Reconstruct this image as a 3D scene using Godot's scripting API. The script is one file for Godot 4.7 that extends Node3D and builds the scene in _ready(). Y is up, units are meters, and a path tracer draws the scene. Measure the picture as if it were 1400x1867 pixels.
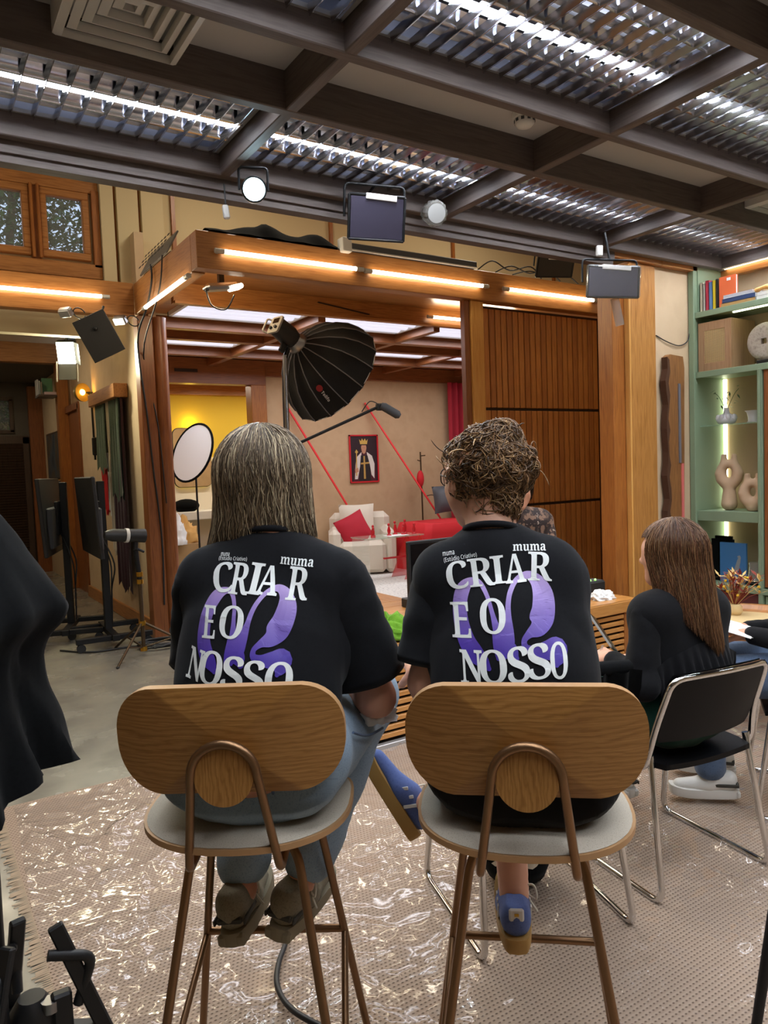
extends Node3D
# An indoor studio set: two people on bar stools in the foreground look towards a wooden stage.

var M := {}
var used := {}
var noise := FastNoiseLite.new()


class MB:
	var v := PackedVector3Array()
	var n := PackedVector3Array()
	var uv := PackedVector2Array()
	var c := PackedColorArray()
	var ix := PackedInt32Array()
	var col := Color(1, 1, 1)
	var xf := Transform3D()

	func vert(p: Vector3, nn: Vector3, u := Vector2.ZERO) -> int:
		v.append(xf * p)
		n.append((xf.basis * nn).normalized())
		uv.append(u)
		c.append(col)
		return v.size() - 1

	func tri(a: int, b: int, d: int) -> void:
		ix.append(a)
		ix.append(b)
		ix.append(d)

	# a flat polygon whose front looks along "out"
	func face(pts: Array, out: Vector3, uvs: Array = []) -> void:
		var nn: Vector3 = (pts[1] - pts[0]).cross(pts[2] - pts[0])
		if nn.length_squared() < 1e-16 and pts.size() > 3:
			nn = (pts[2] - pts[0]).cross(pts[3] - pts[0])
		var flip := nn.dot(out) > 0.0
		nn = nn.normalized() if flip else -nn.normalized()
		var first := v.size()
		for i in pts.size():
			vert(pts[i], nn, uvs[i] if uvs.size() > i else Vector2(pts[i].x + pts[i].z, pts[i].y))
		for i in range(1, pts.size() - 1):
			if flip:
				tri(first, first + i + 1, first + i)
			else:
				tri(first, first + i, first + i + 1)

	func box(at: Vector3, size: Vector3, bevel := 0.0, turn := Basis()) -> MB:
		var h := size / 2.0
		var b: float = min(bevel, min(h.x, min(h.y, h.z)) * 0.98)
		var old := xf
		xf = xf * Transform3D(turn, at)
		for ax in 3:
			var u := (ax + 1) % 3
			var w := (ax + 2) % 3
			for s in [-1.0, 1.0]:
				var q := []
				for k in [[-1.0, -1.0], [1.0, -1.0], [1.0, 1.0], [-1.0, 1.0]]:
					var p := Vector3()
					p[ax] = s * h[ax]
					p[u] = k[0] * (h[u] - b)
					p[w] = k[1] * (h[w] - b)
					q.append(p)
				var o := Vector3()
				o[ax] = s
				face(q, o)
			if b > 0.0:
				for s in [-1.0, 1.0]:
					for t in [-1.0, 1.0]:
						var q2 := []
						for k in [[0, -1.0], [0, 1.0], [1, 1.0], [1, -1.0]]:
							var p := Vector3()
							p[u] = s * (h[u] - (b if k[0] == 1 else 0.0))
							p[w] = t * (h[w] - (b if k[0] == 0 else 0.0))
							p[ax] = k[1] * (h[ax] - b)
							q2.append(p)
						var o2 := Vector3()
						o2[u] = s
						o2[w] = t
						face(q2, o2)
		if b > 0.0:
			for sx in [-1.0, 1.0]:
				for sy in [-1.0, 1.0]:
					for sz in [-1.0, 1.0]:
						var e := Vector3(sx, sy, sz)
						face([Vector3(h.x, h.y - b, h.z - b) * e, Vector3(h.x - b, h.y, h.z - b) * e, Vector3(h.x - b, h.y - b, h.z) * e], e)
		xf = old
		return self

	# box between two corners
	func bb(a: Vector3, b: Vector3, bevel := 0.0) -> MB:
		return box((a + b) / 2.0, (b - a).abs(), bevel)

	# a bar of rectangular section between two points; "up" leans its second side
	func bar(a: Vector3, b: Vector3, w: float, t: float, up := Vector3.UP, bevel := 0.0) -> MB:
		var z := (b - a).normalized()
		var x := up.cross(z)
		if x.length() < 1e-4:
			x = Vector3.RIGHT.cross(z)
		x = x.normalized()
		return box((a + b) / 2.0, Vector3(w, t, (b - a).length()), bevel, Basis(x, z.cross(x), z))

	# grid of rows of points; smooth normals; "ring" closes the rows
	func grid(rows: Array, ring := false, out := Vector3.ZERO, flip := false) -> void:
		var first := v.size()
		var w: int = rows[0].size()
		var nr := PackedVector3Array()
		nr.resize(rows.size() * w)
		var hgt := rows.size()
		var cw := w if ring else w - 1
		for i in hgt - 1:
			for j in cw:
				var k := (j + 1) % w
				var p0: Vector3 = rows[i][j]
				var p1: Vector3 = rows[i][k]
				var p2: Vector3 = rows[i + 1][k]
				var p3: Vector3 = rows[i + 1][j]
				var nn := (p2 - p0).cross(p3 - p1)
				if flip:
					nn = -nn
				nr[i * w + j] += nn
				nr[i * w + k] += nn
				nr[(i + 1) * w + k] += nn
				nr[(i + 1) * w + j] += nn
		var sgn := 1.0
		if out != Vector3.ZERO:
			var sum := Vector3()
			for q in nr:
				sum += q
			if sum.dot(out) < 0.0:
				sgn = -1.0
		for i in hgt:
			for j in w:
				vert(rows[i][j], nr[i * w + j] * sgn, Vector2(float(j) / cw, float(i) / (hgt - 1)))
		var turn := (sgn < 0.0) != flip
		for i in hgt - 1:
			for j in cw:
				var k := (j + 1) % w
				var a := first + i * w + j
				var b := first + i * w + k
				var d := first + (i + 1) * w + k
				var e := first + (i + 1) * w + j
				if turn:
					tri(a, b, d)
					tri(a, d, e)
				else:
					tri(a, d, b)
					tri(a, e, d)

	func tube(pts: Array, r, seg := 8, caps := true, closed := false) -> MB:
		var count := pts.size()
		var t0: Vector3 = (pts[1] - pts[0]).normalized()
		var up := Vector3.UP if abs(t0.y) < 0.9 else Vector3.RIGHT
		var x := up.cross(t0).normalized()
		var rows := []
		for i in count:
			var t: Vector3
			if closed:
				t = (pts[(i + 1) % count] - pts[(i + count - 1) % count]).normalized()
			elif i == 0:
				t = t0
			elif i == count - 1:
				t = (pts[i] - pts[i - 1]).normalized()
			else:
				t = ((pts[i + 1] - pts[i]).normalized() + (pts[i] - pts[i - 1]).normalized()).normalized()
			x = (x - t * x.dot(t)).normalized()
			var y := t.cross(x)
			var rr: float = r if (r is float or r is int) else r[i]
			var row := PackedVector3Array()
			for s in seg:
				var a := TAU * s / seg
				row.append(pts[i] + (x * cos(a) + y * sin(a)) * rr)
			rows.append(row)
		if closed:
			rows.append(rows[0])
		grid(rows, true)
		if caps and not closed:
			face(Array(rows[0]), pts[0] - pts[1])
			face(Array(rows[count - 1]), pts[count - 1] - pts[count - 2])
		return self

	# profile of (radius, height) turned round the y axis
	func lathe(prof: Array, seg := 24, at := Vector3.ZERO) -> MB:
		var rows := []
		for p in prof:
			var row := PackedVector3Array()
			for s in seg:
				var a := TAU * s / seg
				row.append(at + Vector3(cos(a) * p.x, p.y, sin(a) * p.x))
			rows.append(row)
		grid(rows, true, Vector3.ZERO, true)
		for e in [0, prof.size() - 1]:
			if prof[e].x > 1e-5:
				face(Array(rows[e]), Vector3.DOWN if (e == 0) == (prof[0].y < prof[-1].y) else Vector3.UP)
		return self

	# flat outline in the plane through "at" spanned by x and y, given thickness along z
	func slab(outline: PackedVector2Array, thick: float, at := Vector3.ZERO, turn := Basis(), smooth_rim := false) -> MB:
		var old := xf
		xf = xf * Transform3D(turn, at)
		var t := Geometry2D.triangulate_polygon(outline)
		for s in [-1.0, 1.0]:
			for i in range(0, t.size(), 3):
				var q := []
				for k in 3:
					q.append(Vector3(outline[t[i + k]].x, outline[t[i + k]].y, s * thick / 2.0))
				face(q, Vector3(0, 0, s))
		var mid := Vector2()
		for p in outline:
			mid += p / outline.size()
		if smooth_rim:
			var ra := PackedVector3Array()
			var rb := PackedVector3Array()
			for p in outline:
				ra.append(Vector3(p.x, p.y, thick / 2.0))
				rb.append(Vector3(p.x, p.y, -thick / 2.0))
			grid([ra, rb], true, Vector3.ZERO, Geometry2D.is_polygon_clockwise(outline) == false)
		else:
			var cw := Geometry2D.is_polygon_clockwise(outline)
			for i in outline.size():
				var a := outline[i]
				var b := outline[(i + 1) % outline.size()]
				var d := (b - a)
				var o := Vector3(d.y, -d.x, 0) * (-1.0 if cw else 1.0)
				face([Vector3(a.x, a.y, -thick / 2), Vector3(b.x, b.y, -thick / 2), Vector3(b.x, b.y, thick / 2), Vector3(a.x, a.y, thick / 2)], o)
		xf = old
		return self

	func ball(at: Vector3, rad: Vector3, seg := 16, turn := Basis()) -> MB:
		var old := xf
		xf = xf * Transform3D(turn, at)
		var rows := []
		var hs := seg / 2
		for i in hs + 1:
			var th := PI * i / hs
			var row := PackedVector3Array()
			for s in seg:
				var a := TAU * s / seg
				row.append(Vector3(sin(th) * cos(a) * rad.x, -cos(th) * rad.y, sin(th) * sin(a) * rad.z))
			rows.append(row)
		grid(rows, true, Vector3.ZERO, true)
		xf = old
		return self

	func mesh() -> ArrayMesh:
		var a := []
		a.resize(Mesh.ARRAY_MAX)
		a[Mesh.ARRAY_VERTEX] = v
		a[Mesh.ARRAY_NORMAL] = n
		a[Mesh.ARRAY_TEX_UV] = uv
		a[Mesh.ARRAY_COLOR] = c
		a[Mesh.ARRAY_INDEX] = ix
		var m := ArrayMesh.new()
		m.add_surface_from_arrays(Mesh.PRIMITIVE_TRIANGLES, a)
		return m


func mb(col := Color(1, 1, 1)) -> MB:
	var b := MB.new()
	b.col = col
	return b


func numbered(called: String) -> String:
	if not used.has(called):
		used[called] = 0
		return called
	used[called] += 1
	return "%s_%03d" % [called, used[called]]


func tag(o: Node3D, label: String, category: String, group := "") -> Node3D:
	o.set_meta("label", label)
	o.set_meta("category", category)
	if group:
		o.set_meta("group", group)
	return o


# a Node3D at the base of a thing; its children are the parts
func thing(called: String, label: String, category: String, at := Vector3.ZERO, turn := 0.0, group := "") -> Node3D:
	var o := Node3D.new()
	o.name = numbered(called)
	add_child(o)
	o.position = at
	o.rotation.y = turn
	return tag(o, label, category, group)


func mi(called: String, m: Mesh, material: Material, parent: Node3D) -> MeshInstance3D:
	var o := MeshInstance3D.new()
	o.name = called
	o.mesh = m
	o.material_override = null
	if m is ArrayMesh:
		m.surface_set_material(0, material)
	else:
		m.material = material
	o.cast_shadow = GeometryInstance3D.SHADOW_CASTING_SETTING_ON
	parent.add_child(o, true)
	return o


func part(called: String, b: MB, material: Material, parent: Node3D) -> MeshInstance3D:
	return mi(called, b.mesh(), material, parent)


# a thing that is one mesh
func solo(called: String, b: MB, material: Material, label: String, category: String, group := "") -> MeshInstance3D:
	var o := part(numbered(called), b, material, self)
	tag(o, label, category, group)
	return o


# a piece of the setting; pieces of it are children
func struct(called: String, b: MB, material: Material) -> MeshInstance3D:
	var o := part(called, b, material, self)
	o.set_meta("kind", "structure")
	return o


func copy_of(src: Node3D, called: String, at: Vector3, turn: float, label: String) -> Node3D:
	var o: Node3D = src.duplicate()
	o.name = numbered(called)
	add_child(o)
	o.position = at
	o.rotation.y = turn
	o.set_meta("label", label)
	return o


func area_light(called: String, at: Vector3, towards: Vector3, along: Vector3, size: Vector2, energy: float, color: Color) -> void:
	var l := AreaLight3D.new()
	l.name = called
	l.area_size = size
	l.area_normalize_energy = true
	l.light_energy = energy
	l.light_color = color
	l.shadow_enabled = true
	l.set("area_range", 30.0)
	var z := -towards.normalized()
	var x := (along - z * along.dot(z)).normalized()
	l.transform = Transform3D(Basis(x, z.cross(x), z), at)
	add_child(l, true)


func spot_light(called: String, at: Vector3, towards: Vector3, angle: float, energy: float, size: float, color: Color) -> void:
	var l := SpotLight3D.new()
	l.name = called
	l.position = at
	var z := -towards.normalized()
	var x := Vector3.UP.cross(z).normalized()
	l.basis = Basis(x, z.cross(x), z)
	l.spot_angle = angle
	l.spot_angle_attenuation = 0.6
	l.spot_range = 30.0
	l.spot_attenuation = 2.0
	l.light_energy = energy
	l.light_size = size
	l.light_color = color
	l.shadow_enabled = true
	add_child(l, true)


func arc(center: Vector3, x: Vector3, y: Vector3, r: float, a0: float, a1: float, count: int) -> Array:
	var out := []
	for i in count + 1:
		var a := lerpf(a0, a1, float(i) / count)
		out.append(center + (x * cos(a) + y * sin(a)) * r)
	return out


# a polyline with its inner corners rounded
func rounded(pts: Array, r: float, steps := 5) -> Array:
	var out := [pts[0]]
	for i in range(1, pts.size() - 1):
		var a: Vector3 = pts[i - 1]
		var b: Vector3 = pts[i]
		var d: Vector3 = pts[i + 1]
		var ra: float = min(r, (a - b).length() * 0.45)
		var rb: float = min(r, (d - b).length() * 0.45)
		var p := b + (a - b).normalized() * ra
		var q := b + (d - b).normalized() * rb
		for s in steps + 1:
			var t := float(s) / steps
			out.append(p.lerp(b, t).lerp(b.lerp(q, t), t))
	out.append(pts[-1])
	return out


# smooth curve through points
func curve(pts: Array, per := 8) -> Array:
	var out := []
	for i in pts.size() - 1:
		var p0: Vector3 = pts[max(i - 1, 0)]
		var p1: Vector3 = pts[i]
		var p2: Vector3 = pts[i + 1]
		var p3: Vector3 = pts[min(i + 2, pts.size() - 1)]
		for s in per:
			out.append(p1.cubic_interpolate(p2, p0, p3, float(s) / per))
	out.append(pts[-1])
	return out


func round_rect(w: float, h: float, r: float, steps := 6) -> PackedVector2Array:
	var out := PackedVector2Array()
	for k in 4:
		var cx: float = [1, -1, -1, 1][k] * (w / 2 - r)
		var cy: float = [1, 1, -1, -1][k] * (h / 2 - r)
		for s in steps + 1:
			var a := PI / 2 * (k + float(s) / steps)
			out.append(Vector2(cx + cos(a) * r, cy + sin(a) * r))
	return out


func circle2(r: float, count := 24) -> PackedVector2Array:
	var out := PackedVector2Array()
	for i in count:
		out.append(Vector2.from_angle(TAU * i / count) * r)
	return out


# smooth union of tapered capsules (flattened along z by "sz"), meshed as surface nets
class SDF:
	var a := PackedVector3Array()
	var d := PackedVector3Array()
	var l2 := PackedFloat32Array()
	var ra := PackedFloat32Array()
	var rb := PackedFloat32Array()
	var sz := PackedFloat32Array()
	var k := 0.03
	var floor_y := -1e9
	var top_y := 1e9
	var cuts: Array[Plane] = []
	var balls: Array = []   # [centre, radius] carved away
	var folds: FastNoiseLite = null
	var amp := 0.0
	var nscale := Vector3.ONE
	var all := PackedInt32Array()

	func add(p: Vector3, q: Vector3, r0: float, r1: float, flat := 1.0) -> SDF:
		all.append(a.size())
		a.append(p)
		d.append(q - p)
		l2.append(maxf((q - p).length_squared(), 1e-9))
		ra.append(r0)
		rb.append(r1)
		sz.append(flat)
		return self

	func chain(pts: Array, rs: Array, flat := 1.0) -> SDF:
		for i in pts.size() - 1:
			add(pts[i], pts[i + 1], rs[i], rs[i + 1], flat)
		return self

	func one(i: int, p: Vector3) -> float:
		var pa := p - a[i]
		var t := clampf(pa.dot(d[i]) / l2[i], 0.0, 1.0)
		var q := pa - d[i] * t
		var s := sz[i]
		q.z /= s
		return (q.length() - lerpf(ra[i], rb[i], t)) * minf(s, 1.0)

	func of(p: Vector3, idx: PackedInt32Array) -> float:
		var m := 1e3
		for i in idx:
			var pa := p - a[i]
			var t := clampf(pa.dot(d[i]) / l2[i], 0.0, 1.0)
			var q := pa - d[i] * t
			var s := sz[i]
			q.z /= s
			var e := (q.length() - lerpf(ra[i], rb[i], t)) * minf(s, 1.0)
			var h := maxf(k - absf(m - e), 0.0) / k
			m = minf(m, e) - h * h * k * 0.25
		if folds:
			m += amp * folds.get_noise_3dv(p * nscale)
		for c in cuts:
			m = maxf(m, c.distance_to(p))
		for b in balls:
			m = maxf(m, b[1] - (p - b[0]).length())
		return maxf(m, maxf(floor_y - p.y, p.y - top_y))

	func at(p: Vector3) -> float:
		return of(p, all)

	# where a line running towards -z meets the surface
	func hit(x: float, y: float, z0: float) -> float:
		var z := z0
		for i in 48:
			var e := at(Vector3(x, y, z))
			if e < 0.0006:
				break
			z -= e * 0.8
			if z < z0 - 1.0:
				return NAN
		return z

	func mesh_into(mb: MB, cell: float) -> void:
		var lo := Vector3.ONE * 1e9
		var hi := -lo
		for i in a.size():
			for q in [[a[i], ra[i]], [a[i] + d[i], rb[i]]]:
				var e: Vector3 = Vector3.ONE * (q[1] + absf(amp) + k * 0.3 + cell * 2.0)
				e.z *= maxf(1.0, sz[i])
				lo = lo.min(q[0] - e)
				hi = hi.max(q[0] + e)
		lo.y = maxf(lo.y, floor_y - cell * 2.0)
		hi.y = minf(hi.y, top_y + cell * 2.0)
		var nb := Vector3i(((hi - lo) / (cell * 8.0)).ceil()) + Vector3i.ONE
		var nx := nb.x * 8
		var ny := nb.y * 8
		var nz := nb.z * 8
		var f := PackedFloat32Array()
		f.resize(nx * ny * nz)
		f.fill(1.0)
		var R := cell * 8.0 * 0.866
		var live := []
		for bz in nb.z:
			for by in nb.y:
				for bx in nb.x:
					var c := lo + Vector3(bx * 8 + 3.5, by * 8 + 3.5, bz * 8 + 3.5) * cell
					var ds := PackedFloat32Array()
					var m := 1e3
					for i in all:
						var e := one(i, c)
						ds.append(e)
						m = minf(m, e)
					if m - k - absf(amp) > R + cell * 2.0:
						continue
					var idx := PackedInt32Array()
					for i in all:
						if ds[i] < m + 2.0 * R + 2.0 * k:
							idx.append(i)
					if m < -R - cell * 2.0 - absf(amp) and cuts.is_empty() and balls.is_empty() and c.y - R > floor_y + cell and c.y + R < top_y - cell:
						for z in 8:
							for y in 8:
								var o := ((bz * 8 + z) * ny + by * 8 + y) * nx + bx * 8
								for x in 8:
									f[o + x] = -1.0
						continue
					live.append(Vector3i(bx, by, bz))
					for z in 8:
						for y in 8:
							var o := ((bz * 8 + z) * ny + by * 8 + y) * nx + bx * 8
							for x in 8:
								f[o + x] = of(lo + Vector3(bx * 8 + x, by * 8 + y, bz * 8 + z) * cell, idx)
		var vid := {}
		var first := mb.v.size()
		var sx := 1
		var sy := nx
		var st := nx * ny
		var offs := [0, sx, sy, sx + sy, st, st + sx, st + sy, st + sx + sy]
		var edges := [[0, 1], [2, 3], [4, 5], [6, 7], [0, 2], [1, 3], [4, 6], [5, 7], [0, 4], [1, 5], [2, 6], [3, 7]]
		var corner := [Vector3(0, 0, 0), Vector3(1, 0, 0), Vector3(0, 1, 0), Vector3(1, 1, 0), Vector3(0, 0, 1), Vector3(1, 0, 1), Vector3(0, 1, 1), Vector3(1, 1, 1)]
		var vals := PackedFloat32Array()
		vals.resize(8)
		for b in live:
			for z in 8:
				var iz: int = b.z * 8 + z
				if iz >= nz - 1:
					continue
				for y in 8:
					var iy: int = b.y * 8 + y
					if iy >= ny - 1:
						continue
					for x in 8:
						var jx: int = b.x * 8 + x
						if jx >= nx - 1:
							continue
						var o := (iz * ny + iy) * nx + jx
						var neg := 0
						for q in 8:
							vals[q] = f[o + offs[q]]
							if vals[q] < 0.0:
								neg += 1
						if neg == 0 or neg == 8:
							continue
						var sum := Vector3()
						var cnt := 0
						for e in edges:
							var v0 := vals[e[0]]
							var v1 := vals[e[1]]
							if (v0 < 0.0) != (v1 < 0.0):
								sum += corner[e[0]].lerp(corner[e[1]], v0 / (v0 - v1))
								cnt += 1
						vid[o] = mb.v.size()
						mb.v.append(lo + (Vector3(jx, iy, iz) + sum / cnt) * cell)
						mb.n.append(Vector3())
						mb.uv.append(Vector2())
						mb.c.append(mb.col)
		var step := [sx, sy, st]
		for o in vid.keys():
			var v0 := f[o]
			for ax in 3:
				var v1 := f[o + step[ax]]
				if (v0 < 0.0) == (v1 < 0.0):
					continue
				var su: int = step[(ax + 1) % 3]
				var sw: int = step[(ax + 2) % 3]
				var q := [o - su - sw, o - sw, o, o - su]
				if not (vid.has(q[0]) and vid.has(q[1]) and vid.has(q[3])):
					continue
				var i0: int = vid[q[0]]
				var i1: int = vid[q[1]]
				var i2: int = vid[q[2]]
				var i3: int = vid[q[3]]
				if v0 < 0.0:
					var t := i1
					i1 = i3
					i3 = t
				var nn := (mb.v[i2] - mb.v[i0]).cross(mb.v[i1] - mb.v[i3]) * -1.0
				mb.tri(i0, i1, i2)
				mb.tri(i0, i2, i3)
				nn = (mb.v[i1] - mb.v[i0]).cross(mb.v[i2] - mb.v[i0]) + (mb.v[i2] - mb.v[i0]).cross(mb.v[i3] - mb.v[i0])
				for i in [i0, i1, i2, i3]:
					mb.n[i] -= nn
		for i in range(first, mb.v.size()):
			mb.n[i] = mb.n[i].normalized()


# ---------------------------------------------------------------- materials
func mat(called: String, col: Color, rough := 0.6, metal := 0.0, spec := 0.5) -> StandardMaterial3D:
	var m := StandardMaterial3D.new()
	m.resource_name = called
	m.albedo_color = col
	m.roughness = rough
	m.metallic = metal
	m.metallic_specular = spec
	M[called] = m
	return m


func noise_tex(freq: float, octaves: int, ramp: Array, size := 512, seed_ := 1, kind := FastNoiseLite.TYPE_SIMPLEX_SMOOTH, fractal := FastNoiseLite.FRACTAL_FBM) -> NoiseTexture2D:
	var f := FastNoiseLite.new()
	f.noise_type = kind
	f.frequency = freq
	f.fractal_type = fractal
	f.fractal_octaves = octaves
	f.seed = seed_
	var t := NoiseTexture2D.new()
	t.width = size
	t.height = size
	t.seamless = true
	t.normalize = true
	t.noise = f
	if ramp:
		var g := Gradient.new()
		var offs := PackedFloat32Array()
		var cols := PackedColorArray()
		for i in ramp.size():
			offs.append(float(i) / (ramp.size() - 1))
			cols.append(ramp[i])
		g.offsets = offs
		g.colors = cols
		t.color_ramp = g
	return t


# wood whose grain runs along one axis of the object
func wood(called: String, dark: Color, light: Color, axis: int, rough := 0.4, across := 5.0, along := 0.35) -> StandardMaterial3D:
	var m := mat(called, Color(1, 1, 1), rough)
	var mid := dark.lerp(light, 0.55)
	m.albedo_texture = noise_tex(0.012, 5, [dark, mid, light, mid, light.lerp(dark, 0.2)], 512, hash(called) % 1000)
	m.uv1_triplanar = true
	var s := Vector3(across, across, across)
	s[axis] = along
	m.uv1_scale = s
	m.uv1_triplanar_sharpness = 8.0
	return m


func tri_noise(m: StandardMaterial3D, t: Texture2D, scale: Vector3, world := false) -> StandardMaterial3D:
	m.albedo_texture = t
	m.uv1_triplanar = true
	m.uv1_world_triplanar = world
	m.uv1_scale = scale
	m.uv1_triplanar_sharpness = 6.0
	return m


func glow(called: String, col: Color, energy: float, base := Color(0.9, 0.9, 0.9)) -> StandardMaterial3D:
	var m := mat(called, base, 0.5)
	m.emission_enabled = true
	m.emission = col
	m.emission_energy_multiplier = energy
	return m


func pane(called: String, col: Color, alpha: float, rough := 0.03) -> StandardMaterial3D:
	var m := mat(called, Color(col.r, col.g, col.b, alpha), rough)
	m.transparency = BaseMaterial3D.TRANSPARENCY_ALPHA
	return m


func fabric(called: String, a: Color, b: Color, scale := 30.0, rim := 0.3) -> StandardMaterial3D:
	var m := mat(called, Color(1, 1, 1), 0.9, 0.0, 0.3)
	tri_noise(m, noise_tex(0.06, 3, [a, b, a.lerp(b, 0.5)], 256, hash(called) % 1000), Vector3.ONE * scale / 10.0)
	m.rim_enabled = true
	m.rim = rim
	m.rim_tint = 0.7
	return m


func hx(s: String) -> Color:
	return Color.html(s)


func make_materials() -> void:
	# dark stained beams of the coffered ceiling
	wood("beam_wood_x", hx("4c423e"), hx("655a55"), 0, 0.6)
	wood("beam_wood_z", hx("4c423e"), hx("655a55"), 2, 0.6)
	wood("orange_wood_x", hx("8a5428"), hx("b37a42"), 0, 0.35)
	wood("orange_wood_y", hx("7d471e"), hx("a7682f"), 1, 0.35)
	wood("orange_wood_z", hx("8a5428"), hx("b37a42"), 2, 0.35)
	wood("pillar_wood_y", hx("94602a"), hx("b98245"), 1, 0.35, 4.0)
	wood("red_wood_y", hx("6b3a1e"), hx("8f5730"), 1, 0.35)
	wood("slat_wood_y", hx("a5652f"), hx("cc8b4a"), 1, 0.3)
	wood("slat_wood_y2", hx("965a2a"), hx("ba7a40"), 1, 0.3)
	wood("deck_wood_x", hx("a8692c"), hx("c98f4e"), 0, 0.35)
	wood("deck_wood_z", hx("a06327"), hx("c4894a"), 2, 0.35)
	wood("stud_wood_y", hx("c98a3c"), hx("dca65a"), 1, 0.5)
	wood("dark_wood_y", hx("33241b"), hx("4c382b"), 1, 0.4)
	wood("old_wood_y", hx("5e3a1c"), hx("8e6032"), 1, 0.6, 6.0)
	mat("panel_gap", hx("2a1609"), 0.6)
	var p := mat("plaster", hx("b6b3b0"), 0.85)
	var f := mat("floor_concrete", Color(1, 1, 1), 0.28, 0.0, 0.5)
	tri_noise(f, noise_tex(0.008, 6, [hx("706b60"), hx("827d71"), hx("8c8779"), hx("7a7568")], 1024, 7), Vector3.ONE * 0.28, true)
	f.roughness_texture = noise_tex(0.02, 4, [Color(0.55, 0.55, 0.55), Color(1, 1, 1)], 512, 9)
	f.roughness = 0.32
	var cw := mat("cream_wall", hx("d2c29a"), 0.8)
	var bw := mat("beige_wall", Color(1, 1, 1), 0.8)
	tri_noise(bw, noise_tex(0.01, 5, [hx("c3a988"), hx("cdb493"), hx("c8ae8c")], 512, 3), Vector3.ONE * 0.5, true)
	tri_noise(mat("tan_wall", Color(1, 1, 1), 0.85), noise_tex(0.01, 5, [hx("bb9b75"), hx("c6a680"), hx("bf9f79")], 512, 4), Vector3.ONE * 0.5, true)
	mat("yellow_wall", hx("d7b53a"), 0.8)
	mat("white_tile", hx("e9e1d0"), 0.25)
	mat("dark_wall", hx("5d564c"), 0.85)
	mat("alu", hx("d4d6de"), 0.16, 1.0)
	mat("alu_dark", hx("8c8e98"), 0.3, 1.0)
	mat("alu_frame", hx("b4b2b0"), 0.4, 0.6)
	glow("tube_lit", Color(0.95, 0.97, 1.0), 7.0)
	mat("tube_off", hx("c8cad0"), 0.25)
	glow("tube_warm", Color(1.0, 0.93, 0.8), 9.0)
	mat("tube_cap", hx("c9c6c0"), 0.4, 0.3)
	mat("black_metal", hx("1c1d1f"), 0.45, 0.4)
	mat("black_plastic", hx("1d1e20"), 0.5)
	mat("grey_plastic", hx("45464a"), 0.5)
	mat("white_plastic", hx("dedcd6"), 0.45)
	mat("chrome", hx("dcdcdc"), 0.08, 1.0)
	mat("brass", hx("c79a3e"), 0.3, 1.0)
	mat("copper", hx("8a6a4c"), 0.34, 0.85)
	mat("steel", hx("a3a4a6"), 0.35, 1.0)
	mat("green_paint", hx("82967a"), 0.5)
	mat("shelf_back", hx("b59a7c"), 0.8)
	pane("glass", Color(0.93, 0.98, 0.96), 0.08)
	pane("glass_green", Color(0.6, 0.8, 0.7), 0.25)
	pane("red_glass", Color(0.9, 0.1, 0.1), 0.45)
	pane("clear_film", Color(1, 1, 1), 0.03, 0.09)
	mat("red_paint", hx("c9202a"), 0.4)
	mat("red_cloth", hx("c81f26"), 0.8)
	mat("red_curtain", hx("a01428"), 0.75)
	mat("red_cushion", hx("b0152a"), 0.75)
	fabric("cream_fabric", hx("cfc4b0"), hx("ddd3c0"), 60.0)
	fabric("boucle", hx("a39a8a"), hx("c4bbab"), 160.0, 0.15)
	fabric("black_cotton", hx("0f1013"), hx("15161a"), 60.0, 0.12)
	fabric("black_pants", hx("0e0e10"), hx("131316"), 60.0, 0.15)
	fabric("black_cloth", hx("0c0d0e"), hx("121314"), 40.0, 0.08)
	fabric("blouse", hx("0b0b0d"), hx("111114"), 60.0, 0.1)
	fabric("denim", hx("71889d"), hx("95a9ba"), 90.0, 0.2)
	fabric("denim_dark", hx("43546c"), hx("5b6c86"), 90.0, 0.2)
	fabric("green_trousers", hx("0c2f29"), hx("11392f"), 60.0, 0.2)
	fabric("softbox_cloth", hx("1d1d1e"), hx("262627"), 40.0, 0.2)
	fabric("lime_cloth", hx("5a8c20"), hx("6fa030"), 40.0, 0.2)
	fabric("olive_drape", hx("4d5a48"), hx("617060"), 60.0, 0.2)
	fabric("wine_drape", hx("2e1a22"), hx("432732"), 60.0, 0.2)
	M.black_cloth.metallic_specular = 0.12
	var sk := mat("skin", hx("c98f72"), 0.5)
	sk.subsurf_scatter_enabled = true
	sk.subsurf_scatter_strength = 0.08
	var sk2 := mat("skin_pale", hx("dba488"), 0.5)
	sk2.subsurf_scatter_enabled = true
	sk2.subsurf_scatter_strength = 0.08
	var pr := mat("print_ink", Color(1, 1, 1), 0.45)
	pr.vertex_color_use_as_albedo = true
	var hr := mat("hair", Color(1, 1, 1), 0.42, 0.0, 0.5)
	hr.vertex_color_use_as_albedo = true
	var vc := mat("painted", Color(1, 1, 1), 0.6)
	vc.vertex_color_use_as_albedo = true
	var vg := mat("painted_gloss", Color(1, 1, 1), 0.3)
	vg.vertex_color_use_as_albedo = true
	mat("gum_sole", hx("b08a4a"), 0.6)
	mat("shoe_white", hx("d9d6cf"), 0.6)
	fabric("shoe_blue", hx("4c5d90"), hx("5c6ea3"), 80.0)
	fabric("shoe_olive", hx("6b6350"), hx("857c66"), 80.0)
	mat("shoe_dark", hx("3a372f"), 0.7)
	mat("clay", hx("cdae8f"), 0.8)
	mat("ceramic", hx("dcd6d8"), 0.25)
	tri_noise(mat("stone", Color(1, 1, 1), 0.9), noise_tex(0.02, 5, [hx("8d8276"), hx("b5a99b"), hx("a09487")], 256, 21), Vector3.ONE * 5.0)
	mat("leaf", hx("3c6a2c"), 0.5)
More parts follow.
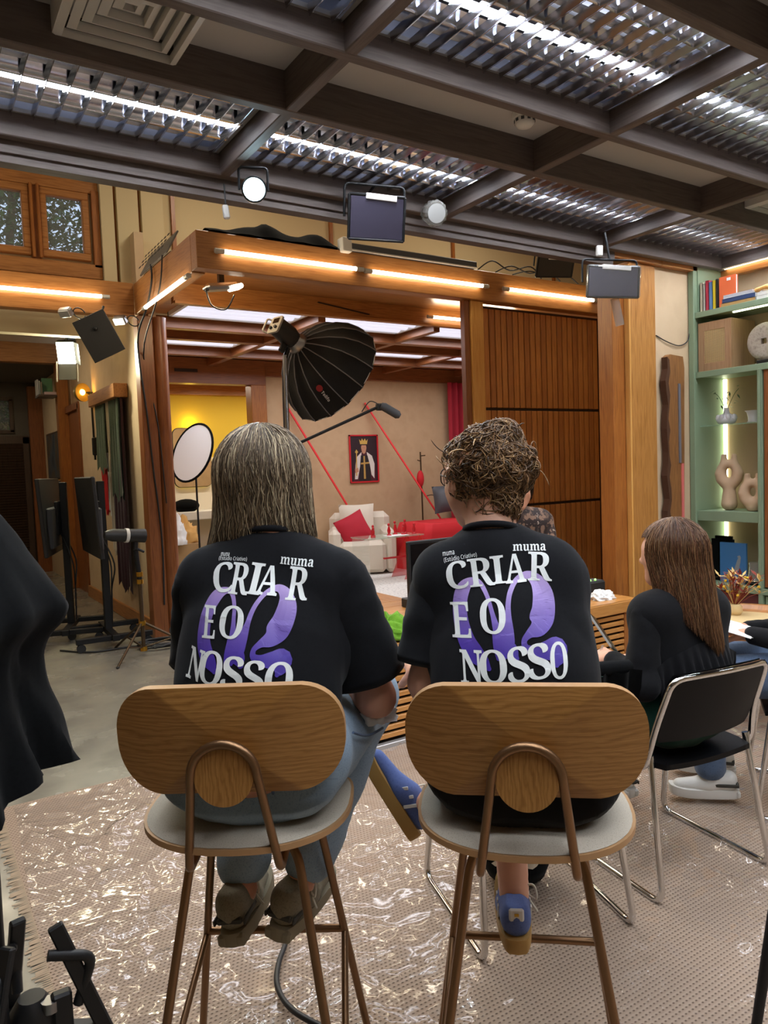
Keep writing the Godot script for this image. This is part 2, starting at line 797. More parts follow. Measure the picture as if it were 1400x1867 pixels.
	mat("leaf_dark", hx("2f4d2a"), 0.5)
	mat("paper", hx("efefec"), 0.7)
	mat("mirror", hx("e8eaec"), 0.02, 1.0)
	mat("vent_grey", hx("d2d0cb"), 0.5)
	mat("grey_plate", hx("6d6762"), 0.6)
	mat("tray_grey", hx("6f6b66"), 0.5, 0.3)
	glow("strip_lens", Color(0.9, 0.91, 1.0), 0.8)
	glow("led_yellow", Color(1.0, 0.85, 0.3), 6.0)
	glow("bulb_warm", Color(1.0, 0.8, 0.35), 12.0)
	mat("shade_metal", hx("a08a4a"), 0.35, 0.7)
	wood("red_wood_x", hx("6b3a1e"), hx("8f5730"), 0, 0.35)
	wood("red_wood_z", hx("6b3a1e"), hx("8f5730"), 2, 0.35)
	mat("book_a", hx("b5b0a6"), 0.7)
	mat("book_b", hx("9a9a8c"), 0.7)
	mat("book_c", hx("8a7a5c"), 0.7)
	mat("book_d", hx("c9a8a0"), 0.7)
	mat("book_e", hx("5f8a60"), 0.7)
	tri_noise(mat("picture_a", Color(1, 1, 1), 0.4), noise_tex(0.01, 3, [hx("2c3138"), hx("47525c"), hx("5a4d40"), hx("33302c")], 256, 41), Vector3.ONE * 0.9)
	tri_noise(mat("picture_b", Color(1, 1, 1), 0.4), noise_tex(0.008, 4, [hx("16161a"), hx("2a2b30"), hx("8a7d74"), hx("b6aaa2")], 256, 42), Vector3.ONE * 0.9)
	glow("led_white", Color(0.97, 1.0, 0.82), 4.0)
	mat("wine_panel", hx("5a2a2c"), 0.5)
	wood("box_wood", hx("8d6a4c"), hx("a78462"), 1, 0.5)
	mat("cane", hx("d8bd8a"), 0.7)
	mat("cane_shade", hx("4a3826"), 0.8)  # dark tone for the shade behind the rattan weave
	mat("red_bright", hx("f0343a"), 0.5)
	mat("bird_grey", hx("8a8f92"), 0.5)
	pane("glass_smoke", Color(0.8, 0.8, 0.8), 0.25)
	mat("bark", hx("4a2c16"), 0.9)
	mat("stripe_grey", hx("6a6a72"), 0.5)
	mat("stripe_pink", hx("d9706a"), 0.5)
	mat("fringe", hx("b09a80"), 0.9)
	glow("led_green", Color(0.5, 1.0, 0.2), 2.0)
	mat("ply_edge", hx("b98f62"), 0.5)
	mat("black_shell", hx("08080a"), 0.5, 0.0, 0.3)
	glow("lens_cool", Color(0.8, 0.95, 1.0), 14.0)
	glow("lens_warm", Color(1.0, 0.95, 0.85), 5.0)
	glow("lens_flood", Color(1.0, 0.98, 0.85), 10.0)
	mat("lens_off", hx("a9aaa8"), 0.2)
	mat("gel", hx("3d3a4a"), 0.3)
	mat("flag_black", hx("2c2c2d"), 0.6)
	var mf := mat("milky_film", Color(0.6, 0.6, 0.58, 0.4), 0.3)
	mf.transparency = BaseMaterial3D.TRANSPARENCY_ALPHA
	pane("wrap_film", Color(0.8, 0.8, 0.78), 0.12, 0.12)
	mat("rib_grey", hx("77767a"), 0.5)
	mat("logo_red", hx("9a2028"), 0.5)
	mat("print_white", hx("d8dadc"), 0.5)
	mat("panel_grey", hx("9b9a94"), 0.4)
	mat("foam_grey", hx("4a4a4c"), 0.95)
	mat("red_gloss", hx("c5222a"), 0.2)
	mat("bronze", hx("5a4a38"), 0.4, 0.8)
	mat("reflector_white", hx("eceff2"), 0.35)
	mat("cardboard", hx("a88658"), 0.8)
	mat("orange_cloth", hx("d9a860"), 0.85)
	mat("straw", hx("c9a96a"), 0.8)
	mat("dried_red", hx("7d3020"), 0.8)
	mat("yellow_bloom", hx("d8b030"), 0.7)
	mat("eye_white", hx("e8e4de"), 0.2)
	mat("iris_brown", hx("2c1a10"), 0.15)
	mat("brow", hx("4a3828"), 0.8)
	mat("lips", hx("a8605a"), 0.45)
	mat("lace", hx("d8d2c2"), 0.8)
	mat("shoe_sole_tan", hx("8a8068"), 0.7)
	mat("screen_black", hx("0c0d10"), 0.15)
	make_textured()


# computed pictures: rug weave, oak veneer, leopard print
func make_textured() -> void:
	var im := Image.create(256, 256, false, Image.FORMAT_RGB8)
	var hm := Image.create(256, 256, false, Image.FORMAT_RGB8)
	noise.seed = 5
	noise.frequency = 0.02
	var cells := 16.0
	for y in 256:
		for x in 256:
			var gx := x / 256.0 * cells
			var gy := y / 256.0 * cells
			var row := int(floor(gy))
			var fx := fposmod(gx + 0.5 * (row % 2), 1.0) - 0.5
			var fy := fposmod(gy, 1.0) - 0.5
			var d := Vector2(fx * 1.0, fy * 1.5).length()
			var hole: float = clampf((0.30 - d) * 7.0, 0.0, 1.0)
			var rib := 0.5 + 0.5 * sin(gy * TAU)
			var w := noise.get_noise_2d(x * 3.0, y * 3.0) * 0.06
			var base := hx("a58f7b").lerp(hx("b8a390"), rib * 0.6 + w * 3.0)
			im.set_pixel(x, y, base.lerp(hx("5d4a3e"), hole * 0.7))
			var hh := clampf(0.75 - hole * 0.6 + rib * 0.15, 0.0, 1.0)
			hm.set_pixel(x, y, Color(hh, hh, hh))
	var m := mat("rug", Color(1, 1, 1), 0.95, 0.0, 0.2)
	m.albedo_texture = ImageTexture.create_from_image(im)
	m.heightmap_enabled = true
	m.heightmap_texture = ImageTexture.create_from_image(hm)
	m.heightmap_scale = 0.4
	m.uv1_triplanar = true
	m.uv1_world_triplanar = true
	m.uv1_scale = Vector3(4.4, 4.4, 4.4)
	# oak veneer with cathedral grain, laid sideways
	var ok := Image.create(1024, 512, false, Image.FORMAT_RGB8)
	var n2 := FastNoiseLite.new()
	n2.seed = 11
	n2.frequency = 0.006
	var fine := FastNoiseLite.new()
	fine.seed = 12
	fine.frequency = 0.05
	for y in 512:
		for x in 1024:
			var warp := n2.get_noise_2d(x * 0.22, y * 0.9) * 46.0
			var t := (y + warp) * 0.30
			var ring := 0.5 + 0.5 * sin(t + 2.0 * n2.get_noise_2d(x * 0.3 + 500, y * 0.5))
			ring = pow(ring, 2.2)
			var fib := fine.get_noise_2d(x * 0.07, y * 5.0)
			var k := clampf(0.36 + 0.34 * ring + 0.42 * fib, 0.0, 1.0)
			ok.set_pixel(x, y, hx("bd8c4e").lerp(hx("825522"), k))
	var oak := mat("oak", Color(1, 1, 1), 0.42)
	oak.albedo_texture = ImageTexture.create_from_image(ok)
	# leopard spots
	var lp := Image.create(256, 256, false, Image.FORMAT_RGB8)
	var cell := FastNoiseLite.new()
	cell.noise_type = FastNoiseLite.TYPE_CELLULAR
	cell.frequency = 0.035
	cell.cellular_return_type = FastNoiseLite.RETURN_DISTANCE
	for y in 256:
		for x in 256:
			var d := cell.get_noise_2d(x, y) + noise.get_noise_2d(x * 2.5, y * 2.5) * 0.25
			var cc := hx("ecd4bc")
			if d < -0.28:
				cc = hx("2a1d1a")
			if d < -0.62:
				cc = hx("8a6a55")
			lp.set_pixel(x, y, cc)
	var leo := mat("leopard", Color(1, 1, 1), 0.8)
	leo.albedo_texture = ImageTexture.create_from_image(lp)
	leo.uv1_triplanar = true
	leo.uv1_scale = Vector3.ONE * 2.0
	# pale flat-woven rug of the stage
	var sr := mat("stage_rug", Color(1, 1, 1), 0.95)
	tri_noise(sr, noise_tex(0.05, 4, [hx("9fa09b"), hx("d8d6cf"), hx("e4e2da"), hx("d0cec6")], 512, 31), Vector3.ONE * 0.9, true)


# ---------------------------------------------------------------- the scene
func _ready() -> void:
	make_camera_and_sky()
	make_materials()
	make_shell()
	make_ceiling_grid()
	make_stage_frame()
	make_stage_room()
	make_bathroom()
	make_corridor()
	make_shelf_wall()
	make_floor_covering()
	make_deck()
	make_hanging_lamps()
	make_stage_props()
	make_left_props()
	make_seats()
	make_people()


func make_camera_and_sky() -> void:
	var cam := Camera3D.new()
	cam.name = "camera"
	cam.position = Vector3(0, 1.45, 0)
	cam.rotation_degrees = Vector3(-3.463, -32.612, -2.13)
	cam.fov = 69.16
	cam.near = 0.05
	cam.far = 200.0
	add_child(cam)
	cam.current = true
	var env := Environment.new()
	env.background_mode = Environment.BG_SKY
	var sky := Sky.new()
	var sm := ProceduralSkyMaterial.new()
	sm.sky_top_color = Color(0.62, 0.72, 0.85)
	sm.sky_horizon_color = Color(0.85, 0.88, 0.9)
	sm.ground_bottom_color = Color(0.3, 0.32, 0.28)
	sm.ground_horizon_color = Color(0.7, 0.72, 0.7)
	sky.sky_material = sm
	env.sky = sky
	env.background_energy_multiplier = 1.6
	env.tonemap_mode = Environment.TONE_MAPPER_LINEAR
	env.tonemap_exposure = 1.0
	env.sdfgi_enabled = true
	env.ssao_enabled = true
	env.ssil_enabled = true
	var we := WorldEnvironment.new()
	we.name = "world_environment"
	we.environment = env
	add_child(we)


func make_shell() -> void:
	struct("floor", mb().bb(Vector3(-3, -0.12, -14), Vector3(8.8, 0, 3.1)), M.floor_concrete)
	# closed shell round the hall
	struct("wall_left", mb().bb(Vector3(-3.15, 0, -14), Vector3(-3, 4.6, 3.1)), M.beige_wall)
	struct("wall_front", mb().bb(Vector3(-3, 0, 3), Vector3(5.6, 4.6, 3.15)), M.beige_wall)
	struct("wall_right", mb().bb(Vector3(5.42, 0, -3.62), Vector3(5.58, 3.2, 3)), M.beige_wall)
	struct("wall_outer", mb().bb(Vector3(8.7, 0, -14), Vector3(8.85, 4.6, -3.5)).bb(Vector3(5.58, 0, -3.62), Vector3(8.7, 4.6, -3.5)), M.beige_wall)
	struct("wall_rear", mb().bb(Vector3(-3, 0, -14.15), Vector3(8.8, 4.6, -14)), M.dark_wall)
	struct("ceiling_hall", mb().bb(Vector3(-3.1, 4.5, -7.12), Vector3(8.8, 4.65, -3.45)), M.plaster)
	struct("wall_above_beam", mb().bb(Vector3(-3, 2.98, -3.62), Vector3(8.7, 4.5, -3.53)), M.plaster)
	# the wall piece right of the stage, between pillar and shelf
	struct("wall_back", mb().bb(Vector3(4.45, 0, -3.62), Vector3(5.42, 2.83, -3.51)), M.beige_wall)
	# tall cream wall over the stage, pierced by a window at its left end
	var wx0 := 0.28
	var wx1 := 1.5
	var wy0 := 3.36
	var wy1 := 3.93
	struct("wall_cream", mb().bb(Vector3(-3, 2.7, -7.12), Vector3(wx0, 4.5, -7.0)).bb(Vector3(wx0, 2.7, -7.12), Vector3(wx1, wy0, -7.0)).bb(Vector3(wx0, wy1, -7.12), Vector3(wx1, 4.5, -7.0)).bb(Vector3(wx1, 2.95, -7.12), Vector3(8.7, 4.5, -7.0)), M.cream_wall)
	var lw := struct("trim_window_surround", mb().bb(Vector3(-0.4, 3.94, -7.0), Vector3(1.58, 4.2, -6.96)).bb(Vector3(-0.4, 3.2, -7.0), Vector3(1.58, 3.32, -6.94)), M.orange_wood_x)
	part("jamb", mb().bb(Vector3(1.52, 3.3, -7.0), Vector3(1.58, 3.96, -6.94)), M.orange_wood_y, lw)
	for k in 2:
		var x0: float = [0.5, 1.1][k]
		var x1: float = [1.02, 1.5][k]
		var w := struct("window_%d" % (k + 1), mb().bb(Vector3(x0, wy1 - 0.055, -7.03), Vector3(x1, wy1 + 0.01, -6.96), 0.008).bb(Vector3(x0, wy0 - 0.01, -7.03), Vector3(x1, wy0 + 0.055, -6.96), 0.008).bb(Vector3(x0, wy0 + 0.05, -7.03), Vector3(x0 + 0.055, wy1 - 0.05, -6.96), 0.008).bb(Vector3(x1 - 0.06, wy0 + 0.05, -7.03), Vector3(x1, wy1 - 0.05, -6.96), 0.008), M.orange_wood_x)
		part("pane", mb().bb(Vector3(x0 + 0.05, wy0 + 0.05, -7.0), Vector3(x1 - 0.055, wy1 - 0.05, -6.995)), M.glass, w)
	struct("trim_mullion", mb().bb(Vector3(1.02, 3.33, -7.05), Vector3(1.045, 3.95, -6.93), 0.006).bb(Vector3(1.075, 3.33, -7.05), Vector3(1.1, 3.95, -6.93), 0.006).bb(Vector3(1.04, 3.33, -7.06), Vector3(1.08, 3.95, -6.97)), M.orange_wood_y)
	# cream boards in front of the wall with dark gaps, then battens
	for k in 3:
		var bx0: float = [1.585, 1.725, 1.94][k]
		var bx1: float = [1.695, 1.91, 2.135][k]
		struct("trim_cream_board_%d" % (k + 1), mb().bb(Vector3(bx0, 3.0, -6.99), Vector3(bx1, 4.45, -6.9)), M.cream_wall)
	for k in 6:
		var sx: float = [1.71, 1.925, 2.25, 3.93, 5.56, 7.2][k]
		struct("trim_batten_%d" % (k + 1), mb().bb(Vector3(sx - 0.018, 3.0, -6.995), Vector3(sx + 0.018, 4.45, -6.965)), M.orange_wood_y)


# ---------------------------------------------------------------- coffered ceiling with louvre lights
func fixture_parts(root: Node3D, lit: Array) -> void:
	var L := 1.25
	var W := 0.67
	var fr := mb()
	for s in [-1.0, 1.0]:
		fr.bb(Vector3(-L / 2, -0.004, s * W / 2 - s * 0.012), Vector3(L / 2, 0.012, s * W / 2 + s * 0.004))
		fr.bb(Vector3(s * L / 2 - s * 0.012, -0.004, -W / 2), Vector3(s * L / 2 + s * 0.004, 0.012, W / 2))
	part("frame", fr, M.alu_frame, root)
	var hs := mb()
	hs.bb(Vector3(-L / 2, 0.1, -W / 2), Vector3(L / 2, 0.105, W / 2))
	for s in [-1.0, 1.0]:
		hs.bb(Vector3(-L / 2, 0.0, s * W / 2), Vector3(L / 2, 0.1, s * (W / 2 - 0.004)))
		hs.bb(Vector3(s * L / 2, 0.0, -W / 2), Vector3(s * (L / 2 - 0.004), 0.1, W / 2))
	part("housing", hs, M.alu_dark, root)
	var pitch := W / 4
	# parabolic fins that run along the tubes
	for k in 3:
		var z := -W / 2 + pitch * (k + 1)
		var rows := []
		for i in 9:
			var a := -1.0 + i / 4.0
			var half := 0.003 + 0.03 * absf(a) * absf(a)
			var yy := -0.014 + 0.046 * absf(a)
			rows.append(PackedVector3Array([Vector3(-L / 2 + 0.01, yy, z + signf(a) * half), Vector3(L / 2 - 0.01, yy, z + signf(a) * half)]))
		var f := mb()
		f.grid(rows, false, Vector3.DOWN)
		part("reflector_fin", f, M.alu, root)
	# cross blades, wedge shaped
	for i in 15:
		var x := -L / 2 + L * (i + 0.5) / 15.0
		var b := mb()
		for s in [-1.0, 1.0]:
			b.face([Vector3(x, -0.024, -W / 2 + 0.01), Vector3(x, -0.024, W / 2 - 0.01), Vector3(x + s * 0.008, 0.006, W / 2 - 0.01), Vector3(x + s * 0.008, 0.006, -W / 2 + 0.01)], Vector3(s, -0.2, 0))
		b.bb(Vector3(x - 0.0015, -0.026, -W / 2 + 0.01), Vector3(x + 0.0015, -0.023, W / 2 - 0.01))
		part("cross_blade", b, M.alu, root)
	for k in 4:
		var z := W / 2 - pitch * (k + 0.5)
		part("tube", mb().tube([Vector3(-L / 2 + 0.03, 0.022, z), Vector3(L / 2 - 0.03, 0.022, z)], 0.014, 8), M.tube_lit if lit[k] else M.tube_off, root)


func make_ceiling_grid() -> void:
	var ce := struct("ceiling", mb().bb(Vector3(-3, 3.07, -3.53), Vector3(5.58, 3.2, 3.05)), M.plaster)
	for z in [-2.48, -1.3, -0.12, 1.06, 2.5]:
		part("plaster_panel", mb().bb(Vector3(-3, 3.0, z - 0.23 - (0.25 if z > 2 else 0.0)), Vector3(5.42, 3.07, z + 0.23 + (0.27 if z > 2 else 0.0))), M.plaster, ce)
	var zs := [-3.43, -2.71, -2.25, -1.53, -1.07, -0.35, 0.11, 0.83, 1.29, 2.01]
	var xs := [-2.6, -1.28, 0.04, 1.36, 2.68, 4.0, 5.32]
	for z in zs:
		part("beam", mb().bb(Vector3(-3, 2.85, z - 0.025), Vector3(5.42, 3.07, z + 0.025), 0.004), M.beam_wood_x, ce)
	for x in xs:
		part("beam", mb().bb(Vector3(x - 0.025, 2.852, -3.43), Vector3(x + 0.025, 3.07, 3.0), 0.004), M.beam_wood_z, ce)
	# deep plank that closes the grid over the stage, and its lip
	struct("trim_header", mb().bb(Vector3(-3, 2.80, -3.52), Vector3(4.15, 3.0, -3.455)), M.beam_wood_x)
	struct("trim_header_lip", mb().bb(Vector3(-3, 2.765, -3.54), Vector3(4.15, 2.80, -3.47)), M.beam_wood_x)
	var fz := struct("trim_frieze", mb().bb(Vector3(4.15, 2.82, -3.52), Vector3(4.66, 2.95, -3.46), 0.003).bb(Vector3(4.664, 2.82, -3.52), Vector3(5.08, 2.95, -3.46), 0.003), M.orange_wood_x)
	struct("trim_frieze_side", mb().bb(Vector3(5.36, 2.8, -3.52), Vector3(5.42, 2.95, 3.0), 0.003), M.orange_wood_z)
	# louvre fittings, three rows of bays
	var row_z := [-3.07, -1.89, -0.71, 0.47]
	var names := [["directly left of the bright round lamp", "above the large square lamp hood", "in the middle of the row over the stage", "in the corner above the green shelves"], ["cut off by the top edge, left of centre", "largest one, at the top right of centre", "cut off by the right edge under the top corner", "over the shelves outside the frame"], ["behind the camera, far left bay", "behind the camera, left bay", "behind the camera, middle bay", "behind the camera, right bay"], ["over the rear of the room, far left bay", "over the rear of the room, left bay", "over the rear of the room, middle bay", "over the rear of the room, right bay"]]
	for r in 4:
		for k in 4:
			var at := Vector3(0.70 + 1.32 * k, 2.95, row_z[r])
			var t := thing("ceiling_light", "mirror louvre ceiling light " + names[r][k], "ceiling light", at, 0.0, "louvre lights in the coffered ceiling")
			fixture_parts(t, [true, false, true, false])
			for z in [0.67 / 2 - 0.67 / 8, 0.67 / 2 - 0.67 * 5 / 8]:
				area_light("tube_light", at + Vector3(0, 0.006, z), Vector3.DOWN, Vector3.RIGHT, Vector2(1.18, 0.024), TUBE_E, Color(0.95, 0.97, 1.0))
	# lamps added out of view in the hall ceiling to brighten the cream wall
	for k in 3:
		var at: Vector3 = [Vector3(-0.2, 4.46, -5.4), Vector3(2.6, 4.46, -5.6), Vector3(5.4, 4.46, -5.6)][k]
		var hl := thing("added_hall_light", ["added unseen lamp in the high hall ceiling above the left passage", "added unseen lamp in the high hall ceiling above the fascia", "added unseen lamp in the high hall ceiling above the pillar"][k], "ceiling light", at, 0.0, "added lamps in the high hall ceiling")
		part("housing", mb().bb(Vector3(-0.32, 0.0, -0.32), Vector3(0.32, 0.04, 0.32), 0.006), M.white_plastic, hl)
		part("lens", mb().bb(Vector3(-0.3, -0.008, -0.3), Vector3(0.3, 0.0, 0.3)), M.strip_lens, hl)
		area_light("added_hall_area_light", at - Vector3(0, 0.02, 0), Vector3.DOWN, Vector3.RIGHT, Vector2(0.6, 0.6), ADDED_HALL_E, Color(1.0, 0.95, 0.85))
	# square air diffusers
	for k in 2:
		var at: Vector3 = [Vector3(0.70, 2.9, -2.49), Vector3(4.62, 2.94, -2.49)][k]
		var t := thing("air_diffuser", ["square grey air diffuser with stepped rings at the top left", "square air diffuser cut off by the right edge above the shelves"][k], "air vent", at, 0.0)
		for i in 5:
			var h: float = 0.205 - 0.04 * i
			var y: float = 0.012 * i
			var b := mb()
			for s in [-1.0, 1.0]:
				b.face([Vector3(-h, y + 0.012, s * h), Vector3(h, y + 0.012, s * h), Vector3(h - 0.026, y, s * (h - 0.026)), Vector3(-h + 0.026, y, s * (h - 0.026))], Vector3(0, -1, s * 0.4))
				b.face([Vector3(s * h, y + 0.012, -h), Vector3(s * h, y + 0.012, h), Vector3(s * (h - 0.026), y, h - 0.026), Vector3(s * (h - 0.026), y, -h + 0.026)], Vector3(s * 0.4, -1, 0))
				b.face([Vector3(-h + 0.026, y, s * (h - 0.026)), Vector3(h - 0.026, y, s * (h - 0.026)), Vector3(h - 0.026, y + 0.03, s * (h - 0.026)), Vector3(-h + 0.026, y + 0.03, s * (h - 0.026))], Vector3(0, 0, -s))
				b.face([Vector3(s * (h - 0.026), y, -h + 0.026), Vector3(s * (h - 0.026), y, h - 0.026), Vector3(s * (h - 0.026), y + 0.03, h - 0.026), Vector3(s * (h - 0.026), y + 0.03, -h + 0.026)], Vector3(-s, 0, 0))
			part("ring", b, M.vent_grey, t)
		var bx := mb()
		for s in [-1.0, 1.0]:
			bx.bb(Vector3(-0.205, 0.011, s * 0.205), Vector3(0.205, 0.1, s * 0.2))
			bx.bb(Vector3(s * 0.205, 0.011, -0.205), Vector3(s * 0.2, 0.1, 0.205))
		bx.bb(Vector3(-0.2, 0.085, -0.2), Vector3(0.2, 0.1, 0.2))
		part("collar", bx, M.vent_grey, t)
	# smoke detector
	var sd := thing("smoke_detector", "round white smoke detector on the pale ceiling panel", "smoke detector", Vector3(2.42, 3.0, -2.5))
	part("base", mb().lathe([Vector2(0.055, 0.0), Vector2(0.055, -0.018), Vector2(0.05, -0.024)], 24), M.white_plastic, sd)
	part("cap", mb().lathe([Vector2(0.046, -0.024), Vector2(0.044, -0.045), Vector2(0.034, -0.058), Vector2(0.012, -0.062), Vector2(0.0, -0.062)], 24), M.white_plastic, sd)
	for i in 10:
		var a := TAU * i / 10.0
		part("vent_slot", mb().box(Vector3(cos(a) * 0.0445, -0.036, sin(a) * 0.0445), Vector3(0.004, 0.013, 0.014), 0.0, Basis(Vector3.UP, -a)), M.grey_plastic, sd)
	for k in 2:
		var pl := solo("blank_plate", mb().bb(Vector3(-0.028, -0.028, 0), Vector3(0.028, 0.028, 0.006), 0.002), M.grey_plate, ["small grey square plate on the dark header left of the round lamp", "small grey square plate on the dark header right of the wrapped lamp"][k], "wall plate", "plates on the header")
		pl.position = [Vector3(1.3, 2.9, -3.454), Vector3(2.83, 2.9, -3.454)][k]


const TUBE_E := 1.0
const ADDED_HALL_E := 2.2


# a lit fluorescent tube with its end caps and its own light
func lit_tube(a: Vector3, b: Vector3, towards: Vector3, label: String, energy := 0.5, col := Color(1.0, 0.93, 0.8)) -> void:
	var t := thing("fluorescent_tube", label, "tube light", (a + b) / 2.0, 0.0, "bare tubes on the wooden fascias")
	var d := (b - a).normalized()
	var o := (a + b) / 2.0
	part("tube", mb().tube([a + d * 0.03 - o, b - d * 0.03 - o], 0.016, 12, false), M.tube_warm, t)
	for s in [[a, d], [b, -d]]:
		part("end_cap", mb().tube([s[0] - o - s[1] * 0.02, s[0] - o + s[1] * 0.045], 0.018, 12), M.tube_cap, t)
		part("holder", mb().box(s[0] - o - towards * 0.014, Vector3(0.022, 0.03, 0.022), 0.003), M.tube_cap, t)
	area_light("tube_light", o + towards * 0.03, towards, d, Vector2((b - a).length() - 0.08, 0.03), energy, col)


func make_stage_frame() -> void:
	var fa := struct("trim_stage_fascia", mb().bb(Vector3(1.763, 2.858, -5.12), Vector3(6.3, 3.112, -5.0), 0.004), M.orange_wood_x)
	struct("trim_stage_fascia_side", mb().bb(Vector3(1.763, 2.85, -6.65), Vector3(1.86, 3.112, -5.121), 0.004), M.orange_wood_z)
	struct("trim_passage_fascia", mb().bb(Vector3(-3, 2.835, -6.76), Vector3(1.763, 3.12, -6.65), 0.004), M.orange_wood_x)
	struct("trim_stage_roof", mb().bb(Vector3(1.86, 3.06, -7.0), Vector3(8.7, 3.1, -5.12)), M.orange_wood_x)
	var post := struct("trim_stage_post", mb().bb(Vector3(1.765, 0, -6.74), Vector3(1.895, 2.84, -6.6), 0.006), M.red_wood_y)
	part("half_round", mb().tube([Vector3(1.965, 0, -6.67), Vector3(1.965, 2.84, -6.67)], 0.068, 16), M.red_wood_y, post)
	# bulkhead inside the opening, with a long dark scrape
	var bh := struct("trim_bulkhead", mb().bb(Vector3(1.98, 2.89, -6.31), Vector3(8.7, 3.06, -6.24)), M.orange_wood_x)
	part("dark_scrape", mb().bar(Vector3(3.34, 3.01, -6.236), Vector3(3.9, 2.94, -6.236), 0.03, 0.008), M.panel_gap, bh)
	struct("trim_bulkhead_lower", mb().bb(Vector3(1.98, 2.88, -6.24), Vector3(8.7, 2.905, -6.2)), M.orange_wood_x)
	# right jamb and slatted sliding panel
	struct("trim_jamb_stud", mb().bb(Vector3(4.185, 0, -5.14), Vector3(4.325, 2.858, -5.03), 0.006), M.stud_wood_y)
	struct("trim_jamb_board", mb().bb(Vector3(4.125, 0, -5.11), Vector3(4.184, 2.858, -5.05), 0.004), M.red_wood_y)
	struct("trim_jamb_right", mb().bb(Vector3(5.93, 0, -5.2), Vector3(6.06, 2.858, -5.06), 0.006), M.red_wood_y)
	struct("trim_jamb_edge", mb().bb(Vector3(6.062, 0, -5.2), Vector3(6.3, 2.858, -5.03), 0.004), M.pillar_wood_y)
	struct("wall_stage_right", mb().bb(Vector3(6.3, 0, -5.25), Vector3(8.7, 3.06, -5.1)), M.beige_wall)
	var pn := thing("slatted_panel", "tall panel of upright brown wooden slats in three tiers beside the stage opening", "wood panel", Vector3(4.33, 0, -5.15))
	part("backing", mb().bb(Vector3(0.0, 0.02, -0.05), Vector3(1.6, 2.855, -0.02)), M.panel_gap, pn)
	var tiers := [[0.06, 1.03], [1.055, 1.925], [1.95, 2.83]]
	for t in tiers:
		for i in 22:
			var x0 := 0.02 + 1.56 * i / 22.0
			part("slat", mb().bb(Vector3(x0, t[0], -0.02), Vector3(x0 + 0.062, t[1], 0.0), 0.004), M.slat_wood_y if (i * 7 + int(t[0] * 10)) % 3 else M.slat_wood_y2, pn)
	# pillar at the right end of the stage
	var pi := struct("trim_pillar", mb().bb(Vector3(4.33, 0, -3.62), Vector3(4.62, 2.82, -3.49), 0.005), M.pillar_wood_y)
	part("side_board", mb().bb(Vector3(4.20, 0, -3.66), Vector3(4.328, 2.8, -3.53), 0.004), M.orange_wood_y, pi)
	part("bead", mb().bb(Vector3(4.323, 0, -3.53), Vector3(4.34, 2.8, -3.484), 0.004), M.stud_wood_y, pi)
	# tubes
	lit_tube(Vector3(1.9, 2.975, -4.965), Vector3(3.05, 2.975, -4.965), Vector3(0, 0, 1), "lit tube at the left end of the front fascia")
	lit_tube(Vector3(3.1, 2.97, -4.965), Vector3(4.31, 2.97, -4.965), Vector3(0, 0, 1), "lit tube in the middle of the front fascia")
	lit_tube(Vector3(4.52, 2.97, -4.965), Vector3(5.69, 2.97, -4.965), Vector3(0, 0, 1), "lit tube at the right end of the front fascia above the slatted panel")
	lit_tube(Vector3(5.74, 2.965, -4.965), Vector3(6.25, 2.965, -4.965), Vector3(0, 0, 1), "short lit tube end behind the wrapped lamp by the pillar", 0.25)
	lit_tube(Vector3(1.735, 2.825, -5.13), Vector3(1.735, 2.825, -6.25), Vector3(-1, -0.3, 0).normalized(), "lit tube along the side fascia running away from us")
	lit_tube(Vector3(0.33, 2.975, -6.615), Vector3(1.53, 2.975, -6.615), Vector3(0, 0, 1), "lit tube on the fascia over the left passage")
	lit_tube(Vector3(5.335, 2.866, -3.45), Vector3(5.335, 2.866, -2.28), Vector3(-1, 0, 0), "lit tube high on the wall above the green shelves")
	lit_tube(Vector3(4.58, 2.96, -6.17), Vector3(5.76, 2.96, -6.17), Vector3(0, 0, 1), "lit tube on the bulkhead inside the stage")
	# crumpled dark cloth on the fascia
	var cl := mb()
	var rows := []
	for j in 9:
		var row := PackedVector3Array()
		for i in 41:
			var u := i / 40.0
			var x := lerpf(1.86, 3.12, u)
			var ridge := 0.025 + 0.13 * exp(-absf(u - 0.36) / 0.17) + 0.075 * exp(-pow((u - 0.70) / 0.11, 2.0))
			var w := j / 8.0
			var y := 3.112 + ridge * sin(PI * clampf(w, 0.02, 1.0)) * (0.94 + 0.06 * sin(i * 0.7 + j * 0.5)) + 0.008
			row.append(Vector3(x, y, -5.0 - 0.22 * w + 0.01 * sin(i * 0.9)))
		rows.append(row)
	cl.grid(rows, false, Vector3.UP)
	solo("crumpled_cloth", cl, M.black_cloth, "crumpled dark cloth lying on top of the wooden fascia", "cloth")
	# perforated metal tray with cables on the side fascia
	var tr := thing("cable_tray", "grey perforated metal tray lying on the corner of the fascias", "cable tray", Vector3(1.80, 3.113, -6.0))
	part("plate", mb().box(Vector3(0, 0.09, 0.0), Vector3(0.012, 0.2, 0.75), 0.002, Basis(Vector3.FORWARD, 0.5)), M.tray_grey, tr)
	for i in 8:
		for k in 3:
			part("slot", mb().box(Vector3(-0.05 + 0.027 * k - 0.012, 0.06 + 0.05 * k, -0.32 + 0.09 * i), Vector3(0.004, 0.016, 0.045), 0.0, Basis(Vector3.FORWARD, 0.5)), M.black_plastic, tr)
	part("flange", mb().box(Vector3(0.05, 0.015, 0), Vector3(0.14, 0.012, 0.75), 0.002), M.tray_grey, tr)
